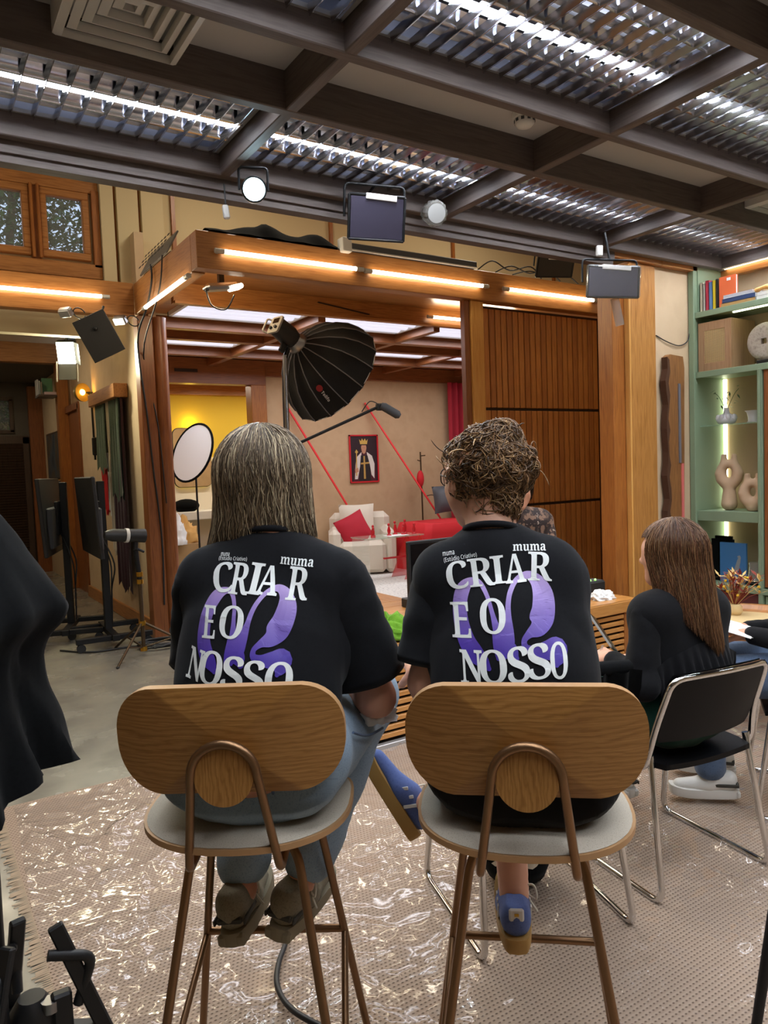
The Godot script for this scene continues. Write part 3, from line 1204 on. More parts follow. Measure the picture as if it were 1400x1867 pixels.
	solo("cable", mb().tube(curve([Vector3(1.75, 3.13, -6.05), Vector3(1.742, 3.0, -6.02), Vector3(1.745, 2.83, -6.2), Vector3(1.75, 2.6, -6.56), Vector3(1.80, 2.0, -6.585), Vector3(1.83, 1.5, -6.585), Vector3(1.87, 0.9, -6.585), Vector3(1.86, 0.3, -6.585)], 6), 0.008, 6), M.black_plastic, "black cable hanging over the fascia and down the left post", "cable")
	solo("cable", mb().tube(curve([Vector3(1.745, 3.12, -5.72), Vector3(1.735, 2.95, -5.75), Vector3(1.74, 2.82, -5.9), Vector3(1.80, 2.5, -6.585), Vector3(1.89, 1.9, -6.585), Vector3(1.93, 1.2, -6.59)], 6), 0.006, 6), M.black_plastic, "thin second cable down the left post", "cable")


# ceiling panel of the stage room: four glowing strips in a white frame
func strip_panel(at: Vector3, L: float, W: float, label: String) -> void:
	var t := thing("strip_light_panel", label, "ceiling light", at, 0.0, "striped light panels of the stage ceiling")
	var fr := mb()
	for s in [-1.0, 1.0]:
		fr.bb(Vector3(-L / 2, -0.01, s * W / 2), Vector3(L / 2, 0.04, s * (W / 2 - 0.03)))
		fr.bb(Vector3(s * L / 2, -0.01, -W / 2), Vector3(s * (L / 2 - 0.03), 0.04, W / 2))
	part("frame", fr, M.white_plastic, t)
	for k in 4:
		var z := -W / 2 + W * (k + 0.5) / 4.0
		var rows := []
		for i in 7:
			var a := PI * i / 6.0
			rows.append(PackedVector3Array([Vector3(-L / 2 + 0.03, 0.03 - sin(a) * 0.035, z + cos(a) * 0.06), Vector3(L / 2 - 0.03, 0.03 - sin(a) * 0.035, z + cos(a) * 0.06)]))
		var b := mb()
		b.grid(rows, false, Vector3.DOWN)
		part("lens_strip", b, M.strip_lens, t)
	area_light("panel_light", at + Vector3(0, -0.03, 0), Vector3.DOWN, Vector3.RIGHT, Vector2(L - 0.1, W - 0.1), PANEL_E, Color(0.97, 0.97, 1.0))


const PANEL_E := 1.35


func make_stage_room() -> void:
	struct("ceiling_stage", mb().bb(Vector3(1.97, 2.96, -9.6), Vector3(8.7, 3.03, -6.31)), M.orange_wood_x)
	var cb := struct("trim_stage_beams", mb().bb(Vector3(1.97, 2.84, -7.15), Vector3(8.7, 2.95, -7.05), 0.004), M.red_wood_x)
	for z in [-7.65, -8.62]:
		part("beam", mb().bb(Vector3(1.97, 2.84, z - 0.05), Vector3(8.7, 2.95, z + 0.05), 0.004), M.red_wood_x, cb)
	for x in [3.42, 4.78, 6.14, 7.5]:
		part("beam", mb().bb(Vector3(x - 0.04, 2.845, -9.5), Vector3(x + 0.04, 2.95, -6.31), 0.004), M.red_wood_z, cb)
	var rows := [-6.65, -8.12]
	var who := [["nearest the post", "behind the black softbox", "above the boom microphone", "at the right end"], ["far row above the bathroom opening", "far row in the middle", "far row right of the softbox", "far row by the red curtain"]]
	for r in 2:
		for k in 4:
			var x := 2.74 + 1.36 * k
			if r == 0 and k > 3:
				continue
			strip_panel(Vector3(x, 2.93, rows[r]), 1.2, 0.6, "striped white light panel in the stage ceiling, " + who[r][k])
	# back wall with the opening to the bathroom
	struct("wall_stage_back", mb().bb(Vector3(4.2, 0, -9.62), Vector3(8.7, 2.96, -9.5)), M.tan_wall)
	struct("wall_stage_left", mb().bb(Vector3(1.9, 0, -12.9), Vector3(1.97, 3.06, -6.74)), M.tan_wall)
	struct("trim_stage_frieze", mb().bb(Vector3(1.97, 2.74, -9.5), Vector3(8.7, 2.95, -9.44), 0.004), M.red_wood_x)
	var hd := struct("trim_bathroom_head", mb().bb(Vector3(1.97, 2.62, -9.6), Vector3(4.2, 2.95, -9.42), 0.004), M.red_wood_x)
	part("notch", mb().bb(Vector3(2.95, 2.76, -9.421), Vector3(3.25, 2.80, -9.412)), M.panel_gap, hd)
	struct("trim_bathroom_jamb", mb().bb(Vector3(3.98, 0, -9.62), Vector3(4.2, 2.62, -9.42), 0.006), M.orange_wood_y)
	struct("trim_bathroom_jamb_left", mb().bb(Vector3(1.98, 0, -9.62), Vector3(2.4, 2.62, -9.42), 0.006), M.orange_wood_y)
	struct("trim_stage_base", mb().bb(Vector3(4.2, 0, -9.5), Vector3(8.7, 0.1, -9.48)), M.orange_wood_x)
	struct("wall_stage_far_right", mb().bb(Vector3(8.55, 0, -9.5), Vector3(8.69, 2.96, -5.25)), M.tan_wall)


func make_bathroom() -> void:
	struct("wall_bathroom", mb().bb(Vector3(1.9, 1.72, -12.15), Vector3(7, 2.96, -12.0)), M.yellow_wall)
	struct("wall_bathroom_tile", mb().bb(Vector3(1.9, 0, -12.15), Vector3(7, 1.72, -11.99)), M.white_tile)
	struct("wall_bathroom_right", mb().bb(Vector3(6.9, 0, -12.1), Vector3(7.0, 2.96, -9.62)), M.yellow_wall)
	struct("ceiling_bathroom", mb().bb(Vector3(1.9, 2.9, -12.1), Vector3(7, 3.0, -9.62)), M.orange_wood_x)
	struct("trim_bathroom_beam", mb().bb(Vector3(1.97, 2.74, -11.99), Vector3(7, 2.9, -11.9)), M.orange_wood_x)
	for k in 3:
		var x: float = [3.3, 4.5, 5.4][k]
		var t := thing("bathroom_ceiling_light", ["slim white ceiling light in the yellow bathroom, left one", "slim white ceiling light in the yellow bathroom, middle one", "slim white ceiling light in the yellow bathroom, right one"][k], "ceiling light", Vector3(x, 2.9, -10.9), 0.0, "bathroom ceiling lights")
		part("body", mb().bb(Vector3(-0.32, -0.05, -0.1), Vector3(0.32, 0, 0.1), 0.01), M.white_plastic, t)
		part("lens", mb().bb(Vector3(-0.3, -0.06, -0.08), Vector3(0.3, -0.05, 0.08)), M.strip_lens, t)
		area_light("bathroom_light", Vector3(x, 2.82, -10.9), Vector3.DOWN, Vector3.RIGHT, Vector2(0.6, 0.16), 1.7, Color(1.0, 0.95, 0.85))
	# back-lit mirrors
	for k in 2:
		var x: float = [3.96, 5.35][k]
		var t := thing("bathroom_mirror", ["rounded back-lit mirror on the yellow wall behind the round reflector", "rounded back-lit mirror on the yellow wall, right one"][k], "mirror", Vector3(x, 1.72, -11.95), 0.0, "back-lit mirrors")
		part("glass", mb().slab(round_rect(0.62, 0.95, 0.1), 0.015, Vector3(0, 0, 0.02)), M.mirror, t)
		part("rim", mb().slab(round_rect(0.64, 0.97, 0.11), 0.012, Vector3(0, 0, 0.006)), M.black_metal, t)
		part("light_strip", mb().tube(Array(rr3(0.56, 0.88, 0.1, -0.02)), 0.01, 6, false, true), M.led_yellow, t)
		spot_omni("mirror_light", Vector3(x, 1.72 + 0.55, -11.9), 0.08, Color(1.0, 0.85, 0.3))
	# vanity with basin, tap and things on it
	var v := thing("bathroom_vanity", "white bathroom counter with basin under the mirrors", "vanity", Vector3(4.3, 0, -11.75))
	part("counter", mb().bb(Vector3(-1.0, 0.72, -0.23), Vector3(1.6, 0.86, 0.23), 0.01), M.white_plastic, v)
	part("basin", mb().bb(Vector3(0.05, 0.86, -0.2), Vector3(0.75, 1.0, 0.2), 0.03), M.ceramic, v)
	part("tap", mb().tube(rounded([Vector3(0.2, 0.99, -0.15), Vector3(0.2, 1.24, -0.15), Vector3(0.2, 1.24, 0.0)], 0.02), 0.022, 8), M.black_metal, v)
	part("bottle", mb().lathe([Vector2(0.03, 0.86), Vector2(0.03, 1.04), Vector2(0.012, 1.06), Vector2(0.012, 1.1)], 10, Vector3(0.85, 0, -0.1)), M.ceramic, v)
	part("leg_frame", mb().bb(Vector3(-1.0, 0, -0.2), Vector3(-0.96, 0.72, 0.2)).bb(Vector3(1.5, 0, -0.2), Vector3(1.54, 0.72, 0.2)), M.black_metal, v)
	solo("toiletry_bag", mb().ball(Vector3(3.72, 0.95, -11.65), Vector3(0.22, 0.11, 0.14), 16), M.black_cloth, "dark toiletry bag on the bathroom counter", "bag")
	var kn := solo("wall_hook", mb().ball(Vector3(4.62, 1.95, -11.95), Vector3(0.06, 0.06, 0.06), 12), M.black_metal, "small round black hook between the bathroom mirrors", "hook")


func rr3(w: float, h: float, r: float, z: float) -> PackedVector3Array:
	var out := PackedVector3Array()
	for p in round_rect(w, h, r):
		out.append(Vector3(p.x, p.y, z))
	return out


func spot_omni(called: String, at: Vector3, energy: float, col: Color, size := 0.05) -> void:
	var l := OmniLight3D.new()
	l.name = called
	l.position = at
	l.light_energy = energy
	l.light_color = col
	l.light_size = size
	l.omni_range = 30.0
	l.omni_attenuation = 2.0
	l.shadow_enabled = true
	add_child(l, true)


# ---------------------------------------------------------------- passage at the left
func make_corridor() -> void:
	struct("wall_passage", mb().bb(Vector3(1.82, 0, -9.6), Vector3(1.9, 3.6, -6.76)), M.beige_wall)
	struct("wall_passage_upper", mb().bb(Vector3(-3, 3.2, -10.6), Vector3(1.9, 3.85, -10.52)), M.beige_wall)
	struct("trim_passage_beam", mb().bb(Vector3(-3, 2.95, -10.62), Vector3(1.9, 3.2, -10.46), 0.004), M.orange_wood_x)
	struct("baseboard_passage", mb().bb(Vector3(1.795, 0, -9.6), Vector3(1.82, 0.14, -6.76), 0.004), M.orange_wood_z)
	# door recess in that wall
	var d := struct("door_1", mb().bb(Vector3(1.84, 0, -10.5), Vector3(1.88, 2.3, -9.62)), M.red_wood_y)
	part("frame", mb().bb(Vector3(1.8, 0, -9.66), Vector3(1.9, 2.36, -9.58)).bb(Vector3(1.8, 2.3, -10.52), Vector3(1.9, 2.38, -9.6)), M.red_wood_y, d)
	struct("wall_passage_end", mb().bb(Vector3(1.86, 0, -12.9), Vector3(1.9, 3.9, -10.5)), M.beige_wall)
	struct("trim_passage_post", mb().bb(Vector3(1.72, 0, -10.62), Vector3(1.86, 2.95, -10.46), 0.005), M.orange_wood_y)
	# far end: dark wall, louvred door, small window with plants behind
	struct("wall_far", mb().bb(Vector3(-3, 0, -12.95), Vector3(0.95, 4.5, -12.8)).bb(Vector3(1.43, 0, -12.95), Vector3(1.9, 4.5, -12.8)).bb(Vector3(0.95, 0, -12.95), Vector3(1.43, 2.2, -12.8)).bb(Vector3(0.95, 2.72, -12.95), Vector3(1.43, 4.5, -12.8)), M.dark_wall)
	var w := struct("window_3", mb().bb(Vector3(0.93, 2.68, -12.83), Vector3(1.45, 2.74, -12.77)).bb(Vector3(0.93, 2.18, -12.83), Vector3(1.45, 2.23, -12.77)).bb(Vector3(1.4, 2.2, -12.83), Vector3(1.45, 2.7, -12.77)), M.dark_wood_y)
	part("pane", mb().bb(Vector3(0.95, 2.2, -12.86), Vector3(1.42, 2.7, -12.855)), M.glass, w)
	var door := struct("door_2", mb().bb(Vector3(0.4, 0.02, -12.8), Vector3(0.5, 2.12, -12.74)).bb(Vector3(1.06, 0.02, -12.8), Vector3(1.14, 2.12, -12.74)).bb(Vector3(1.56, 0.02, -12.8), Vector3(1.64, 2.12, -12.74)).bb(Vector3(0.4, 2.02, -12.8), Vector3(1.64, 2.14, -12.74)).bb(Vector3(0.4, 0.02, -12.8), Vector3(1.64, 0.2, -12.74)), M.dark_wood_y)
	for i in 44:
		var y := 0.22 + 1.8 * i / 44.0
		part("slat", mb().box(Vector3(0.83, y + 0.02, -12.765), Vector3(0.52, 0.045, 0.008), 0.0, Basis(Vector3.RIGHT, 0.6)), M.dark_wood_y, door)
		part("slat", mb().box(Vector3(1.35, y + 0.02, -12.765), Vector3(0.43, 0.045, 0.008), 0.0, Basis(Vector3.RIGHT, 0.6)), M.dark_wood_y, door)
	struct("trim_door_post", mb().bb(Vector3(1.66, 0, -12.8), Vector3(1.86, 2.9, -12.68), 0.005), M.red_wood_y)
	# shelf with books near the beam, pictures below
	var sh := solo("wall_shelf", mb().bb(Vector3(1.5, 2.52, -10.78), Vector3(1.72, 2.545, -10.45)), M.dark_wood_y, "dark wooden wall shelf with a few books in the passage", "shelf")
	for k in 3:
		solo("shelf_book", mb().bb(Vector3(1.50 + 0.022 * k, 2.546, -10.72), Vector3(1.518 + 0.022 * k, 2.546 + 0.2 - 0.015 * k, -10.55), 0.002), [M.book_a, M.book_b, M.book_c][k], ["thin pale book at the left end of the passage shelf", "second thin book on the passage shelf", "third thin book on the passage shelf"][k], "book", "books on the passage shelf")
	solo("shelf_book", mb().bb(Vector3(1.575, 2.546, -10.75), Vector3(1.72, 2.585, -10.5), 0.002), M.book_d, "pink book lying flat on the passage shelf", "book", "books on the passage shelf")
	solo("shelf_book", mb().bb(Vector3(1.575, 2.587, -10.7), Vector3(1.705, 2.78, -10.67), 0.002), M.book_e, "green book standing on the pink book", "book", "books on the passage shelf")
	# framed pictures on the passage end wall
	var pics := [[0.98, 1.68, 1.60, 0.08, "dark framed picture of blue and brown shapes, upper one"], [1.0, 0.85, 1.66, 0.0, "framed picture of pale peaks over a dark crowd, lower one"]]
	for k in 2:
		var py: float = [1.78, 1.12][k]
		var t := thing("framed_picture", pics[k][4], "picture", Vector3(1.80, py, -11.4), 0.0, "pictures in the passage")
		part("frame", mb().bb(Vector3(0.0, -0.34, -0.7), Vector3(0.05, 0.34, 0.7), 0.004), M.dark_wood_y if k == 0 else M.stud_wood_y, t)
		part("print", mb().bb(Vector3(-0.006, -0.31, -0.66), Vector3(0.0, 0.31, 0.66)), [M.picture_a, M.picture_b][k], t)
	# drapes under a short pelmet
	var pl := thing("fabric_hanging", "olive and wine fabric strips hanging from a wooden pelmet", "wall hanging", Vector3(1.815, 0, -7.75))
	part("pelmet", mb().bb(Vector3(-0.13, 2.2, -0.66), Vector3(0.0, 2.33, 0.5), 0.005), M.orange_wood_z, pl)
	var cols := [[M.wine_drape, 0.05, 0.5, 0.36, 2.2], [M.olive_drape, 0.06, 0.46, 1.25, 2.2], [M.cream_fabric, -0.1, 0.02, 0.7, 2.2], [M.olive_drape, -0.56, -0.12, 1.52, 2.2], [M.red_cloth, -0.46, -0.2, 1.1, 1.55], [M.paper, -0.18, -0.1, 1.1, 1.7]]
	for q in cols:
		var rows := []
		for j in 9:
			var row := PackedVector3Array()
			var y := lerpf(q[4], q[3], j / 8.0)
			for i in 17:
				var u := i / 16.0
				var z := lerpf(q[1], q[2], u)
				var yy := y + (0.06 * sin(i * 2.1) * (1.0 if j == 8 else 0.0))
				row.append(Vector3(-0.06 - 0.022 * sin(u * 26.0 + j * 0.2) - (0.012 if q[0] == M.olive_drape else 0.0), yy, z))
			rows.append(row)
		var b := mb()
		b.grid(rows, false, Vector3(-1, 0, 0))
		part("strip", b, q[0], pl)
	# wall lamp with a round metal shade
	var wl := thing("wall_lamp", "small round metal wall lamp glowing yellow in the passage", "wall lamp", Vector3(1.70, 2.40, -8.8))
	part("stem", mb().tube([Vector3(0.1, 0.0, 0), Vector3(0.1, -0.75, 0.02)], 0.012, 8), M.black_metal, wl)
	part("bracket", mb().box(Vector3(0.1, -0.6, 0.04), Vector3(0.05, 0.2, 0.07), 0.01), M.black_metal, wl)
	part("arm", mb().tube([Vector3(0.12, 0, 0), Vector3(0.02, 0, 0.0)], 0.01, 8), M.black_metal, wl)
	var sh2 := mb()
	sh2.xf = Transform3D(Basis(Vector3.UP, 0.5) * Basis(Vector3.RIGHT, PI / 2), Vector3.ZERO)
	sh2.lathe([Vector2(0.015, -0.07), Vector2(0.07, -0.05), Vector2(0.1, 0.0), Vector2(0.102, 0.03)], 20)
	part("shade", sh2, M.shade_metal, wl)
	part("bulb", mb().ball(Vector3(-0.0, 0, 0.03), Vector3(0.035, 0.035, 0.035), 12), M.bulb_warm, wl)
	spot_omni("wall_lamp_light", Vector3(1.70, 2.40, -8.77), 0.12, Color(1.0, 0.72, 0.3), 0.03)
	# a plant-filled yard behind the windows
	var rng := RandomNumberGenerator.new()
	rng.seed = 77
	for k in 2:
		var c: Vector3 = [Vector3(1.0, 4.05, -8.5), Vector3(1.1, 2.4, -13.45)][k]
		var t := thing("garden_shrub", ["leafy shrub outside the high window at the upper left", "sunlit shrub outside the small passage window"][k], "shrub", c)
		part("stem", mb().tube([Vector3(0, [-0.6, -2.4][k], 0), Vector3(0.1, 0.4, 0)], 0.04, 8), M.dark_wood_y, t)
		for half in 2:
			var b := mb()
			for i in 2600:
				var at := Vector3(rng.randf_range(-0.75, 0.75), rng.randf_range(-0.5, 0.55), rng.randf_range(-0.35, 0.35))
				var dir := Vector3(rng.randf_range(-1, 1), rng.randf_range(-0.7, 0.7), rng.randf_range(-0.6, 0.6)).normalized()
				var side := dir.cross(Vector3(rng.randf() - 0.5, 1, rng.randf() - 0.5)).normalized()
				var ln := rng.randf_range(0.05, 0.11)
				var wd := ln * 0.24
				b.face([at, at + dir * ln * 0.5 + side * wd, at + dir * ln, at + dir * ln * 0.5 - side * wd], dir.cross(side))
			var fo := part("foliage", b, M.leaf if half else M.leaf_dark, t)
			fo.set_meta("kind", "stuff")
	for k in 2:  # two added lamps, out of view, that brighten the dim passage
		var at: Vector3 = [Vector3(0.5, 3.26, -8.9), Vector3(0.6, 2.93, -11.6)][k]
		var pl2 := thing("added_passage_light", ["added unseen lamp under the sloping passage roof", "added unseen lamp at the far end of the passage"][k], "ceiling light", at, 0.0, "added passage lamps")
		part("housing", mb().bb(Vector3(-0.25, 0.0, -0.1), Vector3(0.25, 0.03, 0.1), 0.005), M.white_plastic, pl2)
		part("lens", mb().bb(Vector3(-0.24, -0.008, -0.09), Vector3(0.24, 0.0, 0.09)), M.strip_lens, pl2)
		area_light("added_passage_area_light", at - Vector3(0, 0.02, 0), Vector3.DOWN, Vector3.RIGHT, Vector2(0.46, 0.16), [2.0, 0.7][k], Color(1.0, 0.93, 0.8))
	# sloping roof of the passage under the yard windows
	var sr := mb()
	sr.bar(Vector3(-0.55, 3.14, -7.1), Vector3(-0.55, 3.8, -10.6), 4.9, 0.08)
	struct("ceiling_passage", sr, M.plaster)
	struct("ceiling_passage_end", mb().bb(Vector3(-3, 2.96, -12.95), Vector3(1.9, 3.04, -10.62)), M.dark_wall)


# ---------------------------------------------------------------- green shelves on the right wall
func make_shelf_wall() -> void:
	var F := 5.05
	var B := 5.41
	var sh := thing("shelf_unit", "tall sage green built-in shelf unit with lit niches", "shelf", Vector3(0, 0, 0))
	part("side_panel", mb().bb(Vector3(F - 0.01, 0, -3.505), Vector3(B, 2.86, -3.465), 0.003), M.green_paint, sh)
	part("side_panel", mb().bb(Vector3(F - 0.03, 0, -3.505), Vector3(F + 0.02, 2.87, -3.46), 0.003), M.green_paint, sh)
	part("upper_end", mb().bb(Vector3(F + 0.02, 2.5, -3.465), Vector3(B, 2.86, -3.455)), M.green_paint, sh)
	var levels := [[2.48, 2.512, -3.46, -1.2], [2.035, 2.07, -3.46, -1.2], [0.965, 1.03, -3.46, -2.97], [0.455, 0.49, -3.46, -1.2]]
	for l in levels:
		part("shelf_board", mb().bb(Vector3(F, l[0], l[2]), Vector3(B, l[1], l[3]), 0.003), M.green_paint, sh)
		part("shelf_edge", mb().bb(Vector3(F - 0.012, l[0] - 0.008, l[2]), Vector3(F, l[1] + 0.002, l[3]), 0.002), M.green_paint, sh)
	part("divider", mb().bb(Vector3(F - 0.01, 0.49, -2.985), Vector3(B, 2.035, -2.95), 0.003), M.green_paint, sh)
	part("divider_edge", mb().bb(Vector3(F - 0.02, 0.49, -2.975), Vector3(F - 0.01, 2.035, -2.955), 0.002), M.green_paint, sh)
	part("divider", mb().bb(Vector3(F - 0.01, 0, -2.985), Vector3(B, 0.455, -2.95), 0.003), M.green_paint, sh)
	part("back_panel", mb().bb(Vector3(5.395, 0.03, -3.46), Vector3(5.415, 2.48, -1.2)), M.shelf_back, sh)
	part("plinth", mb().bb(Vector3(F + 0.02, 0, -3.46), Vector3(B, 0.06, -1.2)), M.green_paint, sh)
	part("far_side_panel", mb().bb(Vector3(F - 0.01, 0, -1.2), Vector3(B, 2.86, -1.16)), M.green_paint, sh)
	var dr := part("cabinet_door", mb().bb(Vector3(F + 0.005, 0.5, -2.945), Vector3(F + 0.025, 2.03, -2.4), 0.003), M.red_wood_y, sh)
	part("drawer_front", mb().bb(Vector3(F + 0.005, 0.08, -3.44), Vector3(F + 0.025, 0.44, -2.99), 0.003), M.wine_panel, sh)
	part("drawer_front", mb().bb(Vector3(F + 0.005, 0.08, -2.94), Vector3(F + 0.025, 0.44, -2.4), 0.003), M.green_paint, sh)
	# glass shelf and LED strips
	part("glass_shelf", mb().bb(Vector3(F + 0.03, 1.663, -3.455), Vector3(B - 0.02, 1.672, -2.99)), M.glass_green, sh)
	for q in [[1.04, 2.03], [0.5, 0.955]]:
		var led := part("led_strip", mb().bb(Vector3(5.372, q[0], -3.455), Vector3(5.392, q[1], -3.43), 0.002), M.led_white, sh)
		area_light("led_light", Vector3(5.365, (q[0] + q[1]) / 2, -3.44), Vector3(-0.55, 0, 1).normalized(), Vector3.UP, Vector2(q[1] - q[0], 0.02), 0.03 * (q[1] - q[0]), Color(0.97, 1.0, 0.85))
	part("led_strip", mb().bb(Vector3(F + 0.05, 2.47, -3.2), Vector3(F + 0.07, 2.48, -1.4), 0.002), M.led_white, sh)
	area_light("led_light", Vector3(F + 0.06, 2.465, -2.5), Vector3(0.3, -1, 0), Vector3(0, 0, 1), Vector2(1.6, 0.02), 0.05, Color(0.97, 1.0, 0.85))
	# upright books
	var bk := [[0.022, 0.22, "c9bda8", "cream"], [0.02, 0.21, "b9b0a8", "pale grey"], [0.026, 0.225, "b3324a", "crimson"], [0.028, 0.21, "5a7fae", "blue and white"], [0.024, 0.215, "d8c02c", "yellow"], [0.012, 0.22, "2b2a2a", "black"]]
	var z := -3.445
	for q in bk:
		var o := thing("book", q[3] + " book standing upright at the left end of the top green shelf", "book", Vector3(5.08, 2.513, z), 0.0, "books on the top shelf")
		var m := mat("book_" + q[3].replace(" ", "_"), hx(q[2]), 0.6)
		part("cover", mb().bb(Vector3(0, 0, 0), Vector3(0.003, q[1], q[0])).bb(Vector3(0, 0, 0), Vector3(0.15, q[1], 0.002)).bb(Vector3(0, 0, q[0] - 0.002), Vector3(0.15, q[1], q[0])), m, o)
		part("pages", mb().bb(Vector3(0.003, 0.003, 0.002), Vector3(0.146, q[1] - 0.003, q[0] - 0.002)), M.paper, o)
		z += q[0] + 0.002
	var ob := thing("book", "orange book turned cover forward beside the upright books", "book", Vector3(5.085, 2.513, -3.292), 0.0, "books on the top shelf")
	part("cover", mb().bb(Vector3(0.0, 0, 0), Vector3(0.004, 0.225, 0.13)).bb(Vector3(0.022, 0, 0), Vector3(0.026, 0.225, 0.13)), mat("book_orange", hx("d8673a"), 0.55), ob)
	part("pages", mb().bb(Vector3(0.004, 0.003, 0.002), Vector3(0.022, 0.222, 0.127)), M.paper, ob)
	part("emblem", mb().bb(Vector3(-0.001, 0.19, 0.06), Vector3(0.0, 0.21, 0.09)), M.paper, ob)
	# stacked books in front of it
	var st := [["worn tan book at the bottom of the flat pile", "b08a55", 0.03, 0.26, 0.0], ["thick dark blue book in the flat pile", "2c3f66", 0.03, 0.25, 0.01], ["pale magazine in the flat pile", "cfd3dd", 0.014, 0.23, 0.02], ["white magazine on top of the flat pile", "dcdce2", 0.012, 0.22, 0.02]]
	var y := 2.513
	for q in st:
		var o := thing("flat_book", q[0] + " on the top shelf", "book", Vector3(5.07, y, -3.27 + q[4]), 0.0, "books lying flat on the top shelf")
		part("cover", mb().bb(Vector3(0, 0, 0), Vector3(0.2, 0.002, q[3])).bb(Vector3(0, q[2] - 0.002, 0), Vector3(0.2, q[2], q[3])).bb(Vector3(0, 0, 0), Vector3(0.002, q[2], q[3])), mat("flat_" + q[1], hx(q[1]), 0.5), o)
		part("pages", mb().bb(Vector3(0.002, 0.002, 0.002), Vector3(0.197, q[2] - 0.002, q[3] - 0.002)), M.paper, o)
		y += q[2]
	for k in 2:
		var o := thing("flat_book", ["lower white book under the wooden mannequin hand", "upper white book under the wooden mannequin hand"][k], "book", Vector3(5.07, 2.513 + 0.028 * k, -3.0), 0.0, "books lying flat on the top shelf")
		part("cover", mb().bb(Vector3(0, 0, 0), Vector3(0.18, 0.027, 0.16)), [M.paper, M.book_a][k], o)
		part("pages", mb().bb(Vector3(-0.001, 0.003, 0.004), Vector3(0.0, 0.024, 0.156)), M.white_plastic, o)
	solo("wooden_figure", mb().tube(curve([Vector3(5.1, 2.585, -3.03), Vector3(5.1, 2.6, -2.96), Vector3(5.1, 2.588, -2.88), Vector3(5.1, 2.59, -2.8)], 6), [0.01, 0.016, 0.018, 0.016, 0.014, 0.013, 0.016, 0.018, 0.018, 0.016, 0.012, 0.01, 0.012, 0.016, 0.016, 0.015, 0.014, 0.013, 0.01], 10), M.stud_wood_y, "pale wooden articulated figure lying on the white books", "figurine")
	# rattan speaker box
	var rb := thing("rattan_box", "brown wooden box with a woven rattan front", "cabinet box", Vector3(5.06, 2.071, -3.45))
	part("body", mb().bb(Vector3(0.012, 0, 0), Vector3(0.3, 0.36, 0.265), 0.004), M.box_wood, rb)
	part("front_frame", mb().bb(Vector3(0, 0, 0), Vector3(0.012, 0.06, 0.265)).bb(Vector3(0, 0.3, 0), Vector3(0.012, 0.36, 0.265)).bb(Vector3(0, 0.06, 0), Vector3(0.012, 0.3, 0.05)).bb(Vector3(0, 0.06, 0.215), Vector3(0.012, 0.3, 0.265)), M.box_wood, rb)
	var cane := mb()
	for i in 17:
		var zz := 0.05 + 0.165 * i / 16.0
		cane.bb(Vector3(0.004, 0.06, zz - 0.002), Vector3(0.008, 0.3, zz + 0.002))
	for i in 24:
		var yy := 0.06 + 0.24 * i / 23.0
		cane.bb(Vector3(0.002, yy - 0.002, 0.05), Vector3(0.006, yy + 0.002, 0.215))
	part("painted_recess", mb().bb(Vector3(0.0095, 0.06, 0.05), Vector3(0.0125, 0.3, 0.215)), M.cane_shade, rb)  # dark panel painted in as the shaded hollow behind the cane
	var cn := part("cane_weave", cane, M.cane, rb)
	cn.set_meta("kind", "stuff")
	# stone disc with a square hole
	var ds := thing("stone_disc", "round grey stone disc with a square hole on a stand", "sculpture", Vector3(5.15, 2.071, -2.985))
	var rows := []
	for q in [[0.029, 0.0, 0.02], [0.06, 0.0, 0.024], [0.105, 0.0, 0.022], [0.128, 0.0, 0.012], [0.132, 0.0, 0.0], [0.128, 0.0, -0.012], [0.105, 0.0, -0.022], [0.029, 0.0, -0.02], [0.029, 0.0, 0.02]]:
		var row := PackedVector3Array()
		for i in 32:
			var a := TAU * i / 32.0
			var r: float = q[0]
			if r < 0.05:
				r = 0.02 / maxf(absf(cos(a)), absf(sin(a)))
			row.append(Vector3(-q[2], 0.165 + sin(a) * r, cos(a) * r))
		rows.append(row)
	var db := mb()
	db.grid(rows, true)
	part("disc", db, M.stone, ds)
	part("stand", mb().bb(Vector3(-0.03, 0, -0.05), Vector3(0.03, 0.035, 0.05), 0.004), M.black_metal, ds)
	# ceramics on the glass shelf
	var vs := thing("lotus_vase", "white bulbous ceramic vase with leafy sprigs on the glass shelf", "vase", Vector3(5.22, 1.673, -3.33))
	part("body", mb().lathe([Vector2(0.03, 0), Vector2(0.06, 0.01), Vector2(0.072, 0.035), Vector2(0.055, 0.065), Vector2(0.022, 0.085), Vector2(0.016, 0.12), Vector2(0.02, 0.125)], 18), M.ceramic, vs)
	for i in 8:
		var a := TAU * i / 8.0
		part("petal", mb().ball(Vector3(cos(a) * 0.058, 0.05, sin(a) * 0.058), Vector3(0.02, 0.028, 0.02), 8), M.ceramic, vs)
	var rng := RandomNumberGenerator.new()
	rng.seed = 4
	for i in 3:
		var d: Vector3 = [Vector3(-0.05, 0.24, -0.06), Vector3(0.0, 0.26, 0.1), Vector3(-0.02, 0.22, 0.03)][i]
		var sp := part("sprig", mb().tube(curve([Vector3(0, 0.1, 0), d * 0.6 + Vector3(0, 0.06, 0), d], 5), 0.002, 5), M.leaf_dark, vs)
		for k in 7:
			var at: Vector3 = (d * (0.5 + 0.08 * k)) + Vector3(rng.randf_range(-0.02, 0.02), 0.03, rng.randf_range(-0.02, 0.02))
			var dir := Vector3(rng.randf_range(-1, 1), rng.randf_range(-0.8, 0.3), rng.randf_range(-1, 1)).normalized()
			var side := dir.cross(Vector3.UP).normalized() * 0.008
			var b := mb()
			b.face([at, at + dir * 0.02 + side, at + dir * 0.05, at + dir * 0.02 - side], Vector3.UP)
			part("leaf", b, M.leaf_dark, sp)
	var bw := thing("flared_bowl", "small white flared ceramic pot on the glass shelf", "pot", Vector3(5.22, 1.673, -3.115))
